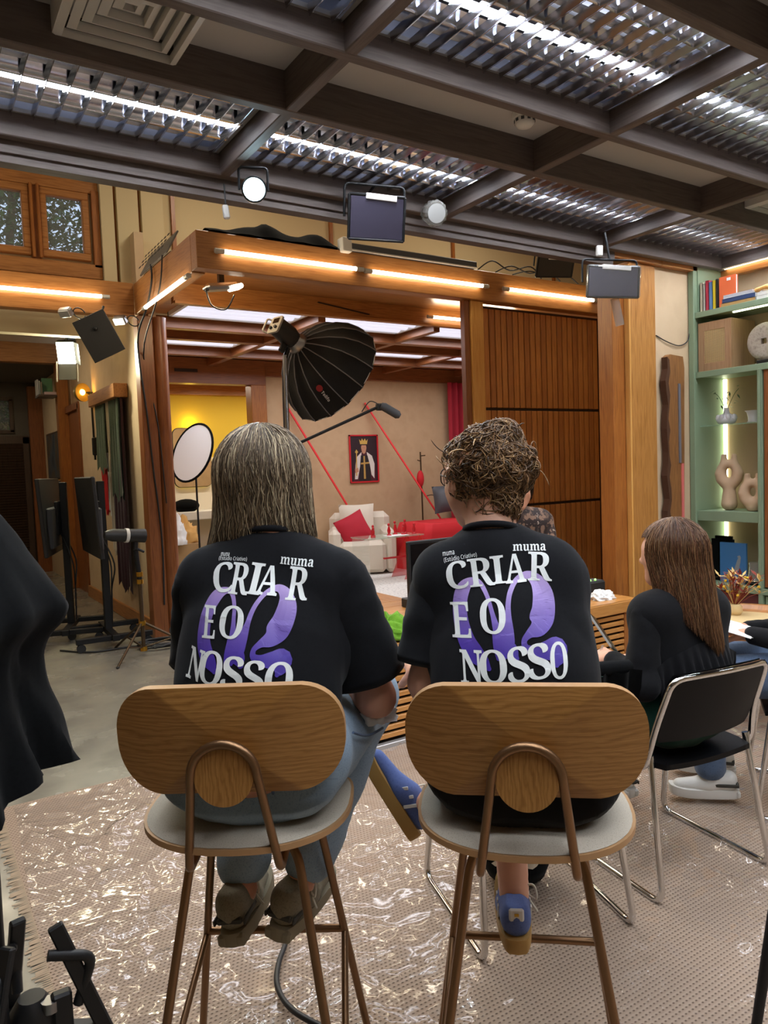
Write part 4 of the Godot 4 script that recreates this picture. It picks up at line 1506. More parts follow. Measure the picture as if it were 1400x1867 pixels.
	part("body", mb().lathe([Vector2(0.0, 0.002), Vector2(0.038, 0.0), Vector2(0.04, 0.04), Vector2(0.048, 0.075), Vector2(0.062, 0.088), Vector2(0.056, 0.088), Vector2(0.042, 0.07), Vector2(0.034, 0.02)], 20), M.ceramic, bw)
	for i in 3:
		var a := TAU * i / 3.0
		part("foot", mb().ball(Vector3(cos(a) * 0.036, 0.006, sin(a) * 0.036), Vector3(0.01, 0.008, 0.01), 8), M.ceramic, bw)
	# two clay ring vases
	clay_vase("tall sand coloured clay vase with two necks, an oval hole and a high foot", Vector3(5.2, 1.031, -3.30), 0.165, 0.42)
	clay_vase("smaller sand coloured clay ring vase with two necks", Vector3(5.16, 1.031, -3.09), 0.03, 0.275)
	# things on the low shelf
	var bp := thing("art_book", "blue book with a grey bird on the cover leaning on the low shelf", "book", Vector3(5.15, 0.49, -3.35))
	part("cover", mb().bb(Vector3(0, 0, 0), Vector3(0.02, 0.30, 0.21), 0.002), mat("book_sky_blue", hx("3f78ad"), 0.35), bp)
	var bird := PackedVector2Array([Vector2(0.03, 0.03), Vector2(0.06, 0.06), Vector2(0.09, 0.07), Vector2(0.12, 0.11), Vector2(0.14, 0.17), Vector2(0.15, 0.19), Vector2(0.14, 0.2), Vector2(0.16, 0.21), Vector2(0.17, 0.195), Vector2(0.165, 0.16), Vector2(0.155, 0.11), Vector2(0.13, 0.07), Vector2(0.09, 0.045)])
	part("bird_print", mb().slab(bird, 0.002, Vector3(-0.001, 0, 0.0), Basis(Vector3.UP, -PI / 2)), M.bird_grey, bp)
	var dk := thing("dark_folder", "dark folder behind the blue bird book", "folder", Vector3(5.18, 0.49, -3.44))
	part("cover", mb().bb(Vector3(0, 0, 0), Vector3(0.02, 0.32, 0.18), 0.002).bb(Vector3(0.03, 0, 0.01), Vector3(0.05, 0.34, 0.15), 0.002), M.black_cloth, dk)
	var gb := thing("glass_bell", "clear glass dome on a dark dish on the low shelf", "glass dome", Vector3(5.2, 0.49, -3.09))
	part("dome", mb().lathe([Vector2(0.078, 0.03), Vector2(0.055, 0.06), Vector2(0.048, 0.13), Vector2(0.052, 0.16)], 20), M.glass_smoke, gb)
	part("dish", mb().lathe([Vector2(0.05, 0), Vector2(0.085, 0.012), Vector2(0.09, 0.02), Vector2(0.0, 0.02)], 20), M.black_plastic, gb)
	# plank with a natural edge hung on the wall
	var pk := thing("wooden_plank", "rough live-edge wooden plank leaning on the wall with grey and pink stripes", "wall art", Vector3(4.77, 0, -3.47))
	var ol := PackedVector2Array()
	for i in 21:
		var yy := 0.45 + 1.72 * i / 20.0
		ol.append(Vector2(-0.09 + 0.012 * sin(i * 1.7) + 0.006 * sin(i * 4.1), yy))
	ol.append(Vector2(-0.05, 2.19))
	ol.append(Vector2(0.1, 2.18))
	ol.append(Vector2(0.115, 2.1))
	ol.append(Vector2(0.085, 0.45))
	part("board", mb().slab(ol, 0.045), M.old_wood_y, pk)
	var bo := PackedVector2Array()
	for i in 21:
		bo.append(Vector2(-0.094 + 0.012 * sin(i * 1.7) + 0.006 * sin(i * 4.1), 0.45 + 1.72 * i / 20.0))
	for i in range(20, -1, -1):
		bo.append(Vector2(-0.068 + 0.012 * sin(i * 2.3 + 1.0) + 0.006 * sin(i * 5.7), 0.45 + 1.7 * i / 20.0))
	part("bark", mb().slab(bo, 0.05), M.bark, pk)
	part("grey_stripe", mb().bb(Vector3(0.035, 1.4, 0.022), Vector3(0.058, 1.98, 0.03)), M.stripe_grey, pk)
	part("pink_stripe", mb().bb(Vector3(0.062, 0.5, 0.022), Vector3(0.085, 1.395, 0.03)), M.stripe_pink, pk)
	solo("cable", mb().tube(curve([Vector3(4.64, 2.33, -3.505), Vector3(4.76, 2.29, -3.5), Vector3(4.9, 2.27, -3.5), Vector3(5.0, 2.31, -3.5), Vector3(5.03, 2.4, -3.5)], 6), 0.004, 5), M.black_plastic, "thin cable sagging across the beige wall beside the shelves", "cable")


func clay_vase(label: String, at: Vector3, foot: float, h: float) -> void:
	var t := thing("clay_vase", label, "vase", at, PI / 2 + 0.25, "clay vases")
	var b := mb()
	var s := SDF.new()
	s.k = 0.02
	var rad := 0.036
	var cy := foot + (h - foot) * 0.42
	var rx := 0.062
	var ry := (h - foot) * 0.30
	for i in 12:
		var a0 := TAU * i / 12.0 + PI / 2
		var a1 := TAU * (i + 1) / 12.0 + PI / 2
		var r0: float = rad * (1.0 - 0.33 * maxf(0.0, sin(a0)))
		var r1: float = rad * (1.0 - 0.33 * maxf(0.0, sin(a1)))
		s.add(Vector3(cos(a0) * rx, cy + sin(a0) * ry, 0), Vector3(cos(a1) * rx, cy + sin(a1) * ry, 0), r0, r1)
	for sx in [-1.0, 1.0]:
		s.add(Vector3(sx * 0.04, cy + ry * 0.9, 0), Vector3(sx * 0.036, h - 0.005, 0), 0.024, 0.019)
	if foot > 0.1:
		s.add(Vector3(0, 0.05, 0), Vector3(0, foot, 0), 0.058, 0.042)
	else:
		s.add(Vector3(0, 0.03, 0), Vector3(0, 0.045, 0), 0.045, 0.04)
	s.floor_y = 0.0
	s.top_y = h
	s.mesh_into(b, 0.008)
	part("body", b, M.clay, t)


# ---------------------------------------------------------------- rug, plastic sheet and deck
func make_floor_covering() -> void:
	solo("woven_rug", mb().bb(Vector3(0.26, 0.0, -3.64), Vector3(4.7, 0.005, 0.6)), M.rug, "large beige brown woven rug under the plastic sheet", "rug")
	var fr := mb()
	var rng := RandomNumberGenerator.new()
	rng.seed = 3
	for i in 420:
		var z := -3.62 + 4.2 * i / 420.0
		var ln := rng.randf_range(0.03, 0.055)
		var a := Vector3(0.262, 0.006, z)
		fr.face([a + Vector3(0, 0, -0.004), a + Vector3(0, 0, 0.004), a + Vector3(-ln, -0.004, 0.003 + rng.randf_range(-0.01, 0.01)), a + Vector3(-ln, -0.004, -0.003)], Vector3.UP)
	var fo := solo("rug_fringe", fr, M.fringe, "beige fringe along the left edge of the woven rug", "fringe")
	fo.set_meta("kind", "stuff")
	# crinkled clear plastic
	var n1 := FastNoiseLite.new()
	n1.seed = 8
	n1.frequency = 1.7
	n1.fractal_type = FastNoiseLite.FRACTAL_RIDGED
	n1.fractal_octaves = 2
	n1.domain_warp_enabled = true
	n1.domain_warp_amplitude = 0.25
	n1.domain_warp_frequency = 1.6
	var n2 := FastNoiseLite.new()
	n2.seed = 19
	n2.frequency = 3.6
	n2.fractal_type = FastNoiseLite.FRACTAL_RIDGED
	n2.fractal_octaves = 2
	n2.domain_warp_enabled = true
	n2.domain_warp_amplitude = 0.08
	n2.domain_warp_frequency = 5.0
	var n3 := FastNoiseLite.new()
	n3.seed = 23
	n3.frequency = 0.9
	var rows := []
	var x0 := 0.285
	var x1 := 4.0
	var z0 := -3.60
	var z1 := -0.75
	var nx := 330
	var nz := 260
	for j in nz + 1:
		var row := PackedVector3Array()
		var z := lerpf(z0, z1, float(j) / nz)
		for i in nx + 1:
			var x := lerpf(x0 + 0.02 * sin(z * 3.0), x1, float(i) / nx)
			var calm := clampf(0.55 + 0.9 * n3.get_noise_2d(x, z) + (0.35 if x < 1.0 else 0.0), 0.34, 1.0)
			var big := maxf(0.0, n1.get_noise_2d(x, z * 1.3))
			var small := maxf(0.0, n2.get_noise_2d(x, z))
			var y := 0.0068 + calm * (0.03 * big * big + 0.011 * small)
			# a seam where two sheets overlap
			if absf(z + 2.42 + 0.05 * sin(x * 4.0)) < 0.035:
				y += 0.004
			row.append(Vector3(x, y, z))
		rows.append(row)
	var b := mb()
	b.grid(rows, false, Vector3.UP)
	solo("plastic_sheet", b, M.clear_film, "wrinkled clear plastic sheet spread over the rug", "plastic sheet")
	# pale rug on the stage floor
	solo("stage_carpet", mb().bb(Vector3(3.2, 0.0, -9.3), Vector3(7.6, 0.015, -5.9)), M.stage_rug, "pale grey patterned carpet on the stage floor", "rug")


func make_deck() -> void:
	var d := thing("stage_deck", "low wooden deck with slatted front in front of the stage", "deck", Vector3(0, 0, 0))
	# boards of the top: front strip and a wing running back at the left
	var n := 7
	for i in n:
		var z0 := -3.17 - 1.05 * i / n
		part("board", mb().bb(Vector3(1.75, 0.495, z0 - 1.05 / n + 0.003), Vector3(4.0, 0.53, z0), 0.003), M.deck_wood_x, d)
	for i in 8:
		var x0 := 1.75 + 1.12 * i / 8.0
		part("board", mb().bb(Vector3(x0, 0.495, -4.9), Vector3(x0 + 0.139, 0.53, -4.223), 0.003), M.deck_wood_z, d)
	part("nosing", mb().bb(Vector3(1.75, 0.455, -3.185), Vector3(4.0, 0.53, -3.168), 0.004), M.deck_wood_x, d)
	part("nosing_side", mb().bb(Vector3(3.985, 0.455, -4.22), Vector3(4.002, 0.53, -3.185), 0.004), M.deck_wood_z, d)
	for i in 10:
		var y := 0.045 + 0.041 * i
		part("slat", mb().bb(Vector3(1.79, y, -3.21), Vector3(3.86, y + 0.026, -3.19), 0.003), M.deck_wood_x, d)
		part("slat", mb().bb(Vector3(3.96, y, -4.15), Vector3(3.98, y + 0.026, -3.32), 0.003), M.deck_wood_z, d)
	part("end_post", mb().bb(Vector3(3.86, 0.0, -3.3), Vector3(3.985, 0.495, -3.186), 0.004), M.orange_wood_y, d)
	part("end_post", mb().bb(Vector3(1.75, 0.0, -3.3), Vector3(1.79, 0.495, -3.186), 0.004), M.orange_wood_y, d)
	part("carcass", mb().bb(Vector3(1.79, 0.03, -4.88), Vector3(2.85, 0.495, -3.23)).bb(Vector3(2.85, 0.03, -4.2), Vector3(3.95, 0.495, -3.23)), M.panel_gap, d)
	part("floor_strip", mb().bb(Vector3(1.75, 0.0, -3.2), Vector3(4.0, 0.028, -3.165), 0.003), M.alu_frame, d)
	# things on the deck
	crumpled("lime_cloth_heap", "crumpled bright green cloth lying on the deck", "cloth", Vector3(2.15, 0.53, -3.36), Vector3(0.2, 0.1, 0.17), M.lime_cloth, 5)
	var bx := thing("battery_charger", "small black device with green lamps on the deck by the pillar", "device", Vector3(3.92, 0.53, -3.5))
	part("body", mb().bb(Vector3(-0.09, 0, -0.06), Vector3(0.06, 0.09, 0.06), 0.008), M.black_plastic, bx)
	part("top_plate", mb().bb(Vector3(-0.08, 0.09, -0.05), Vector3(0.05, 0.094, 0.05)), M.grey_plastic, bx)
	for i in 2:
		part("led_lamp", mb().ball(Vector3(-0.06 + 0.05 * i, 0.1, 0.03), Vector3(0.008, 0.008, 0.008), 8), M.led_green, bx)
	crumpled("tissue_pack", "crumpled white paper packet on the deck beside the black device", "paper", Vector3(3.80, 0.53, -3.32), Vector3(0.085, 0.05, 0.07), M.paper, 9)


# a heap of soft stuff: a dome displaced by folds
func crumpled(called: String, label: String, category: String, at: Vector3, size: Vector3, m: Material, seed_: int) -> void:
	var f := FastNoiseLite.new()
	f.seed = seed_
	f.frequency = 1.6
	f.fractal_type = FastNoiseLite.FRACTAL_RIDGED
	f.fractal_octaves = 3
	var rows := []
	for i in 15:
		var th := PI / 2 * (1.0 - i / 14.0)
		var row := PackedVector3Array()
		for s in 40:
			var a := TAU * s / 40.0
			var u := Vector3(cos(a) * sin(th), cos(th), sin(a) * sin(th))
			var r := 0.75 + 0.38 * f.get_noise_3dv(u) + 0.1 * sin(a * 3.0)
			row.append(Vector3(u.x * size.x * r * 1.1, maxf(0.001, u.y * size.y * r * 1.25), u.z * size.z * r * 1.1))
		rows.append(row)
	var b := mb()
	b.grid(rows, true, Vector3.UP, true)
	var o := solo(called, b, m, label, category)
	o.position = at


# ---------------------------------------------------------------- lamps that hang round the set
func facing(at: Vector3, dir: Vector3) -> Transform3D:
	# local +z looks along dir
	var z := dir.normalized()
	var x := Vector3.UP.cross(z)
	x = x.normalized() if x.length() > 1e-3 else Vector3.RIGHT
	return Transform3D(Basis(x, z.cross(x), z), at)


func posed(called: String, label: String, category: String, at: Vector3, dir: Vector3, group := "") -> Node3D:
	var t := thing(called, label, category, at, 0.0, group)
	t.transform = facing(at, dir)
	return t


func make_hanging_lamps() -> void:
	# small round lamp that shines at the camera
	var sp := posed("round_spotlight", "bright round spotlight hanging from the dark header", "spotlight", Vector3(1.43, 2.745, -3.24), Vector3(-0.36, -0.25, 0.9))
	var can := mb()
	can.xf = Transform3D(Basis(Vector3.RIGHT, PI / 2), Vector3.ZERO)
	can.lathe([Vector2(0.04, -0.13), Vector2(0.052, -0.1), Vector2(0.058, -0.01), Vector2(0.058, 0.012), Vector2(0.05, 0.012), Vector2(0.05, -0.004)], 24)
	part("can", can, M.black_metal, sp)
	part("lens", mb().slab(circle2(0.05, 28), 0.006, Vector3(0, 0, 0.0)), M.lens_cool, sp)
	part("yoke", mb().tube(rounded([Vector3(-0.066, 0, -0.05), Vector3(-0.066, 0.1, -0.06), Vector3(0.066, 0.1, -0.06), Vector3(0.066, 0, -0.05)], 0.02), 0.006, 8), M.black_metal, sp)
	spot_light("round_spot_light", Vector3(1.425, 2.742, -3.22), Vector3(-0.36, -0.6, 0.9), 38.0, 0.9, 0.05, Color(0.85, 0.95, 1.0))
	# plug on a wire beside it
	var pg := thing("hanging_plug", "white cable plug dangling left of the bright round lamp", "plug", Vector3(1.352, 2.68, -3.4))
	part("plug", mb().box(Vector3(0, 0, 0), Vector3(0.03, 0.065, 0.022), 0.006, Basis(Vector3.FORWARD, -0.12)), M.white_plastic, pg)
	part("wire", mb().tube([Vector3(0, 0.03, 0), Vector3(-0.003, 0.13, 0)], 0.004, 6), M.black_plastic, pg)
	# lamp heads under protective film, hung from the header
	var names := ["large square lamp head under dark gel, hung from the header", "square lamp head wrapped in clear film by the pillar", "small dark lamp head taped above the right fascia"]
	var ats := [Vector3(2.115, 2.725, -3.27), Vector3(3.825, 2.56, -3.2), Vector3(4.66, 3.06, -4.5)]
	var sizes := [Vector3(0.30, 0.215, 0.1), Vector3(0.36, 0.19, 0.12), Vector3(0.32, 0.16, 0.14)]
	var dirs := [Vector3(-0.25, -0.25, 1.0), Vector3(-0.35, -0.1, 1.0), Vector3(-0.4, -0.5, 1.0)]
	for k in 3:
		var t := posed("lamp_head", names[k], "studio lamp", ats[k], dirs[k], "wrapped lamp heads over the stage")
		var s: Vector3 = sizes[k]
		var body := mb()
		# housing that narrows to the back
		var f := [Vector3(-s.x / 2, -s.y / 2, 0), Vector3(s.x / 2, -s.y / 2, 0), Vector3(s.x / 2, s.y / 2, 0), Vector3(-s.x / 2, s.y / 2, 0)]
		var b := []
		for p in f:
			b.append(Vector3(p.x * 0.6, p.y * 0.6, -s.z))
		for i in 4:
			var mid: Vector3 = (f[i] + f[(i + 1) % 4]) / 2.0
			body.face([f[i], f[(i + 1) % 4], b[(i + 1) % 4], b[i]], mid)
		body.face(b, Vector3(0, 0, -1))
		part("housing", body, M.black_metal, t)
		part("gel", mb().box(Vector3(0, 0, 0.0), Vector3(s.x * 0.94, s.y * 0.92, 0.006)), M.gel if k < 2 else M.black_plastic, t)
		for q in [[Vector3(0, s.y / 2, 0), Vector3(s.x, 0.012, 0.012)], [Vector3(0, -s.y / 2, 0), Vector3(s.x, 0.012, 0.012)], [Vector3(s.x / 2, 0, 0), Vector3(0.012, s.y, 0.012)], [Vector3(-s.x / 2, 0, 0), Vector3(0.012, s.y, 0.012)]]:
			part("rim", mb().box(q[0], q[1], 0.003), M.black_metal, t)
		part("tape", mb().box(Vector3(0.02, s.y / 2 - 0.008, 0.004), Vector3(s.x * 0.55, 0.028, 0.012), 0.002, Basis(Vector3.FORWARD, 0.04)), M.paper, t)
		part("yoke", mb().tube(rounded([Vector3(-s.x / 2 - 0.012, 0, -0.04), Vector3(-s.x / 2 - 0.012, s.y * 0.75, -0.05), Vector3(s.x / 2 + 0.012, s.y * 0.75, -0.05), Vector3(s.x / 2 + 0.012, 0, -0.04)], 0.03), 0.007, 8), M.black_metal, t)
		var hang := t.transform.affine_inverse() * (t.position + Vector3(0, [0.15, 0.32, 1.45][k], -0.06))
		part("hanger", mb().tube([Vector3(0, s.y * 0.75, -0.05), hang], 0.008, 8), M.black_metal, t)
		if k == 1:
			part("wrap", mb().box(Vector3(0, 0, 0.01), Vector3(s.x * 1.03, s.y * 1.06, 0.035), 0.012), M.wrap_film, t)
			part("handle", mb().tube([Vector3(0.03, -s.y / 2, -0.03), Vector3(0.07, -s.y / 2 - 0.17, -0.02)], 0.028, 10), M.milky_film, t)
			part("plug", mb().box(Vector3(-0.08, s.y * 0.75 + 0.05, -0.04), Vector3(0.04, 0.065, 0.03), 0.006), M.white_plastic, t)
	# round lamp wrapped in film
	var wr := posed("wrapped_lamp", "round lamp wrapped in crumpled pale film under the ceiling", "studio lamp", Vector3(2.5, 2.81, -3.28), Vector3(-0.3, -0.35, 1.0))
	var wb := mb()
	var rows := []
	for q in [[0.03, -0.13], [0.05, -0.1], [0.06, -0.05], [0.068, -0.01], [0.064, 0.012], [0.056, 0.016], [0.0, 0.017]]:
		var row := PackedVector3Array()
		for i in 26:
			var a := TAU * i / 26.0
			var r: float = q[0] * (1.0 + 0.08 * sin(i * 2.4 + q[1] * 60.0))
			row.append(Vector3(cos(a) * r, sin(a) * r, q[1]))
		rows.append(row)
	wb.grid(rows, true)
	part("film", wb, M.milky_film, wr)
	part("lens", mb().slab(circle2(0.05, 24), 0.004, Vector3(0, 0, 0.02)), M.lens_off, wr)
	# LED bar on top of the fascia
	var bar := thing("led_bar", "long grey lamp bar lying on top of the front fascia", "lamp bar", Vector3(3.55, 3.112, -5.02))
	part("body", mb().bb(Vector3(-0.62, 0, -0.05), Vector3(0.66, 0.055, 0.06), 0.006), M.grey_plastic, bar)
	part("rim", mb().bb(Vector3(-0.62, -0.004, 0.055), Vector3(0.66, 0.006, 0.068)), M.white_plastic, bar)
	part("bracket", mb().bb(Vector3(-0.66, -0.02, -0.02), Vector3(-0.58, 0.09, 0.07), 0.006), M.white_plastic, bar)
	for k in 3:
		solo("cable", mb().tube(curve([Vector3(4.25 + 0.2 * k, 3.115, -5.0), Vector3(4.4 + 0.22 * k, 3.2 - 0.02 * k, -4.98), Vector3(4.6 + 0.24 * k, 3.14, -4.98), Vector3(4.85 + 0.2 * k, 3.2, -4.98), Vector3(5.0 + 0.24 * k, 3.115, -5.0)], 6), 0.006, 6), M.black_plastic, ["loose cable looping over the fascia beside the lamp bar", "loose cable looping over the fascia in the middle", "loose cable looping over the fascia near the wrapped lamp"][k], "cable")
	# dark flood with a long flag, and the lit flood behind it
	var fl := posed("flag_panel", "dark square barn door flag hanging below the left fascia", "lamp flag", Vector3(1.42, 2.62, -6.5), Vector3(-0.45, -0.25, 1.0))
	part("sheet", mb().box(Vector3(0, 0, 0), Vector3(0.28, 0.36, 0.008), 0.003, Basis(Vector3.BACK, 0.42)), M.flag_black, fl)
	part("knob", mb().ball(Vector3(-0.02, 0.06, 0.012), Vector3(0.018, 0.018, 0.014), 10), M.black_metal, fl)
	part("arm", mb().tube([Vector3(0, 0.1, -0.02), Vector3(0.05, 0.24, -0.06)], 0.01, 8), M.black_metal, fl)
	for k in 2:
		var s := posed("small_flood", ["small metal flood lamp under the left fascia, left of the dark flag", "small lit flood lamp under the left fascia, right of the dark flag"][k], "flood lamp", [Vector3(1.17, 2.79, -6.55), Vector3(1.6, 2.76, -6.55)][k], Vector3(-0.5, -0.6, 0.5), "small flood lamps")
		part("housing", mb().box(Vector3(0, 0, -0.03), Vector3(0.11, 0.075, 0.06), 0.012), M.steel, s)
		part("lens", mb().box(Vector3(0, 0, 0.002), Vector3(0.09, 0.055, 0.006)), M.lens_warm if k else M.lens_off, s)
		part("loop_cable", mb().tube(arc(Vector3(0.1, -0.03, -0.05), Vector3.RIGHT, Vector3.UP, 0.05, 0.0, TAU * 0.9, 16), 0.005, 6), M.black_plastic, s)
	var fd := posed("lit_flood", "glowing square flood lamp with an open barn door in the passage", "flood lamp", Vector3(1.35, 2.64, -7.6), Vector3(-0.4, -0.35, 1.0))
	part("housing", mb().box(Vector3(0, 0, -0.06), Vector3(0.17, 0.22, 0.1), 0.01), M.black_metal, fd)
	part("lens", mb().box(Vector3(0, 0, -0.003), Vector3(0.155, 0.2, 0.01)), M.lens_flood, fd)
	part("barn_door", mb().box(Vector3(0, -0.17, 0.03), Vector3(0.16, 0.16, 0.005), 0.0, Basis(Vector3.RIGHT, -0.5)), M.grey_plastic, fd)
	part("barn_door", mb().box(Vector3(0.11, 0.0, 0.04), Vector3(0.005, 0.2, 0.13), 0.0, Basis(Vector3.UP, 0.5)), M.flag_black, fd)
	for s in [-1.0, 1.0]:
		part("door_arm", mb().box(Vector3(s * 0.095, -0.17, 0.03), Vector3(0.012, 0.2, 0.012), 0.002, Basis(Vector3.RIGHT, -0.5)), M.white_plastic, fd)
	spot_light("flood_light", fd.position + Vector3(-0.4, -0.35, 1.0).normalized() * 0.03, Vector3(-0.4, -0.35, 1.0), 80.0, 3.0, 0.09, Color(1.0, 0.97, 0.82))
	part("pole", mb().tube([Vector3(0, 0.1, -0.08), fd.transform.affine_inverse() * Vector3(1.42, 3.27, -7.7)], 0.015, 8), M.black_metal, fd)
	# bare reflector lamp under the front fascia
	var rl := thing("reflector_lamp", "lit metal reflector lamp tucked under the left corner of the fascia", "lamp", Vector3(2.06, 2.83, -5.35))
	part("reflector", mb().box(Vector3(0, 0, 0), Vector3(0.26, 0.05, 0.12), 0.02, Basis(Vector3.BACK, 0.15)), M.steel, rl)
	part("lens", mb().box(Vector3(0.1, 0.0, 0.03), Vector3(0.1, 0.035, 0.1), 0.01, Basis(Vector3.BACK, 0.3)), M.lens_warm, rl)
	part("bracket", mb().bb(Vector3(-0.02, 0.0, -0.02), Vector3(0.02, 0.24, 0.02)), M.black_metal, rl)
	spot_omni("reflector_lamp_light", Vector3(2.16, 2.85, -5.42), 0.3, Color(1.0, 0.9, 0.72), 0.04)
	part("loop_cable", mb().tube(curve([Vector3(-0.12, -0.02, 0), Vector3(-0.08, -0.14, 0), Vector3(0.03, -0.16, 0), Vector3(0.1, -0.05, 0)], 6), 0.006, 6), M.black_plastic, rl)


# ---------------------------------------------------------------- softbox, stage furniture
func make_stage_props() -> void:
	var axis := Vector3(0.842, -0.5, -0.221).normalized()
	var sb := posed("softbox", "large black round softbox with pale ribs on a stand", "softbox", Vector3(2.72, 2.46, -5.44), axis)
	var prof := [[0.075, 0.0], [0.15, 0.03], [0.25, 0.09], [0.34, 0.17], [0.405, 0.27], [0.44, 0.37], [0.455, 0.44]]
	var ribs := 16
	var gores := []
	for g in ribs:
		var a0 := TAU * g / ribs
		var a1 := TAU * (g + 1) / ribs
		var rows := []
		for p in prof:
			var row := PackedVector3Array()
			for s in 5:
				var u := s / 4.0
				var c: Vector2 = Vector2.from_angle(a0).lerp(Vector2.from_angle(a1), u) * p[0] * (1.0 - 0.05 * sin(PI * u) * sin(PI * p[1] / 0.44))
				row.append(Vector3(c.x, c.y, p[1]))
			rows.append(row)
		var b := mb()
		b.grid(rows, false, Vector3(cos(a0), sin(a0), -0.5))
		part("gore", b, M.softbox_cloth, sb)
		var rib := []
		for p in prof:
			rib.append(Vector3(cos(a0) * (p[0] + 0.003), sin(a0) * (p[0] + 0.003), p[1]))
		part("rib", mb().tube(rib, 0.0045, 6), M.rib_grey, sb)
	part("diffuser", mb().slab(circle2(0.45, 32), 0.004, Vector3(0, 0, 0.435)), M.paper, sb)
	var ring := mb()
	ring.xf = Transform3D(Basis(Vector3.RIGHT, PI / 2), Vector3.ZERO)
	ring.lathe([Vector2(0.07, -0.06), Vector2(0.085, -0.03), Vector2(0.09, 0.01), Vector2(0.08, 0.02)], 24)
	part("speed_ring", ring, M.steel, sb)
	# small logo on one panel: red dot and white lettering
	var la := 0.0
	var best := -1e9
	for g in ribs:
		var ang := TAU * (g + 0.5) / ribs
		var w: Vector3 = sb.transform * Vector3(cos(ang) * 0.4, sin(ang) * 0.4, 0.27)
		# the panel that looks down towards the room
		var sc := -w.y * 1.2 - (w - Vector3(0, 1.45, 0)).length()
		if sc > best:
			best = sc
			la = ang
	var on := Vector3(cos(la) * 0.392, sin(la) * 0.392, 0.25)
	var out := (Vector3(cos(la), sin(la), -0.55)).normalized()
	var along := (Vector3(cos(la), sin(la), 0) - out * out.dot(Vector3(cos(la), sin(la), 0))).normalized()
	var lb := Basis(along, out.cross(along), out)
	part("logo_dot", mb().slab(circle2(0.028, 16), 0.002, on + out * 0.006 - along * 0.05, lb), M.logo_red, sb)
	var tm := TextMesh.new()
	tm.text = "Tolifo"
	tm.font = font(true, false)
	tm.font_size = 32
	tm.pixel_size = 0.0011
	tm.depth = 0.002
	var lt := mi("logo_lettering", tm, M.print_white, sb)
	lt.transform = Transform3D(lb, on + out * 0.008 + along * 0.03)
	# lamp head behind the ring
	var hd := posed("studio_light", "black studio light head with a grey control panel at the back of the softbox", "studio lamp", Vector3(2.72, 2.46, -5.44) - axis * 0.05, axis)
	var hb := mb()
	hb.xf = Transform3D(Basis(Vector3.RIGHT, PI / 2), Vector3.ZERO)
	hb.lathe([Vector2(0.07, -0.2), Vector2(0.078, -0.19), Vector2(0.085, -0.06), Vector2(0.07, 0.0)], 20)
	part("housing", hb, M.black_plastic, hd)
	var pn := part("control_panel", mb().slab(round_rect(0.13, 0.15, 0.02), 0.016, Vector3(0, 0, -0.208)), M.panel_grey, hd)
	part("display", mb().box(Vector3(0, 0.035, -0.217), Vector3(0.07, 0.045, 0.004)), M.screen_black, pn)
	for s in [-1.0, 1.0]:
		part("knob", mb().tube([Vector3(s * 0.028, -0.03, -0.214), Vector3(s * 0.028, -0.03, -0.232)], 0.013, 12), M.black_plastic, pn)
	part("grip", mb().tube(rounded([Vector3(0.075, -0.06, -0.2), Vector3(0.1, -0.06, -0.235), Vector3(0.1, 0.06, -0.235), Vector3(0.075, 0.06, -0.2)], 0.02), 0.008, 8), M.panel_grey, hd)
	part("bracket", mb().box(Vector3(0, -0.11, -0.07), Vector3(0.03, 0.09, 0.05), 0.006), M.black_metal, hd)
	var ls := thing("light_stand", "silver light stand carrying the softbox, partly hidden by the person in jeans", "light stand", Vector3(2.52, 0, -5.32))
	part("pole", mb().tube([Vector3(0, 0.5, 0), Vector3(0.06, 2.36, -0.08)], 0.018, 10), M.steel, ls)
	part("lower_pole", mb().tube([Vector3(0, 0.16, 0), Vector3(0.02, 1.2, -0.03)], 0.024, 10), M.black_metal, ls)
	for k in 3:
		var a := TAU * k / 3.0 + 0.4
		part("leg", mb().tube([Vector3(0, 0.62, 0), Vector3(cos(a) * 0.4, 0.006, sin(a) * 0.4)], 0.012, 8), M.black_metal, ls)
	ls.position.y = 0.0
	part("spigot", mb().tube([Vector3(0.06, 2.34, -0.08), Vector3(0.1, 2.42, -0.1)], 0.02, 8), M.black_metal, ls)
	solo("cable", mb().tube(curve([Vector3(2.60, 2.36, -5.47), Vector3(2.56, 2.1, -5.42), Vector3(2.53, 1.7, -5.37), Vector3(2.5, 1.2, -5.34), Vector3(2.5, 0.56, -5.3)], 6), 0.006, 6), M.black_plastic, "power cable hanging from the studio light", "cable")
	# boom microphone
	var bm := thing("boom_microphone", "grey fuzzy boom microphone on a black pole under the softbox", "microphone", Vector3(2.81, 1.871, -4.416))
	part("pole", mb().tube([Vector3(-0.75, -0.36, -0.45), Vector3(0, 0, 0)], 0.011, 8), M.black_metal, bm)
	part("shock_mount", mb().box(Vector3(0.01, 0, 0.0), Vector3(0.05, 0.05, 0.04), 0.008), M.black_plastic, bm)
	part("windshield", mb().tube([Vector3(0.01, 0.008, 0.02), Vector3(0.03, -0.002, 0.03), Vector3(0.11, -0.06, 0.075), Vector3(0.125, -0.072, 0.083)], [0.022, 0.03, 0.03, 0.016], 12), M.foam_grey, bm)
	part("wire", mb().tube(curve([Vector3(0, 0.02, 0), Vector3(-0.05, 0.04, -0.03), Vector3(-0.1, -0.03, -0.06)], 5), 0.004, 5), M.black_plastic, bm)
	var st := thing("boom_stand", "black stand carrying the boom pole behind the seated person", "stand", Vector3(1.95, 0.53, -4.75))
	part("pole", mb().tube([Vector3(0, 0.02, 0), Vector3(0.08, 0.96, -0.13)], 0.012, 8), M.black_metal, st)
	for k in 3:
		var a := TAU * k / 3.0
		part("leg", mb().tube([Vector3(0, 0.2, 0), Vector3(cos(a) * 0.1, 0.005, sin(a) * 0.1)], 0.008, 6), M.black_metal, st)
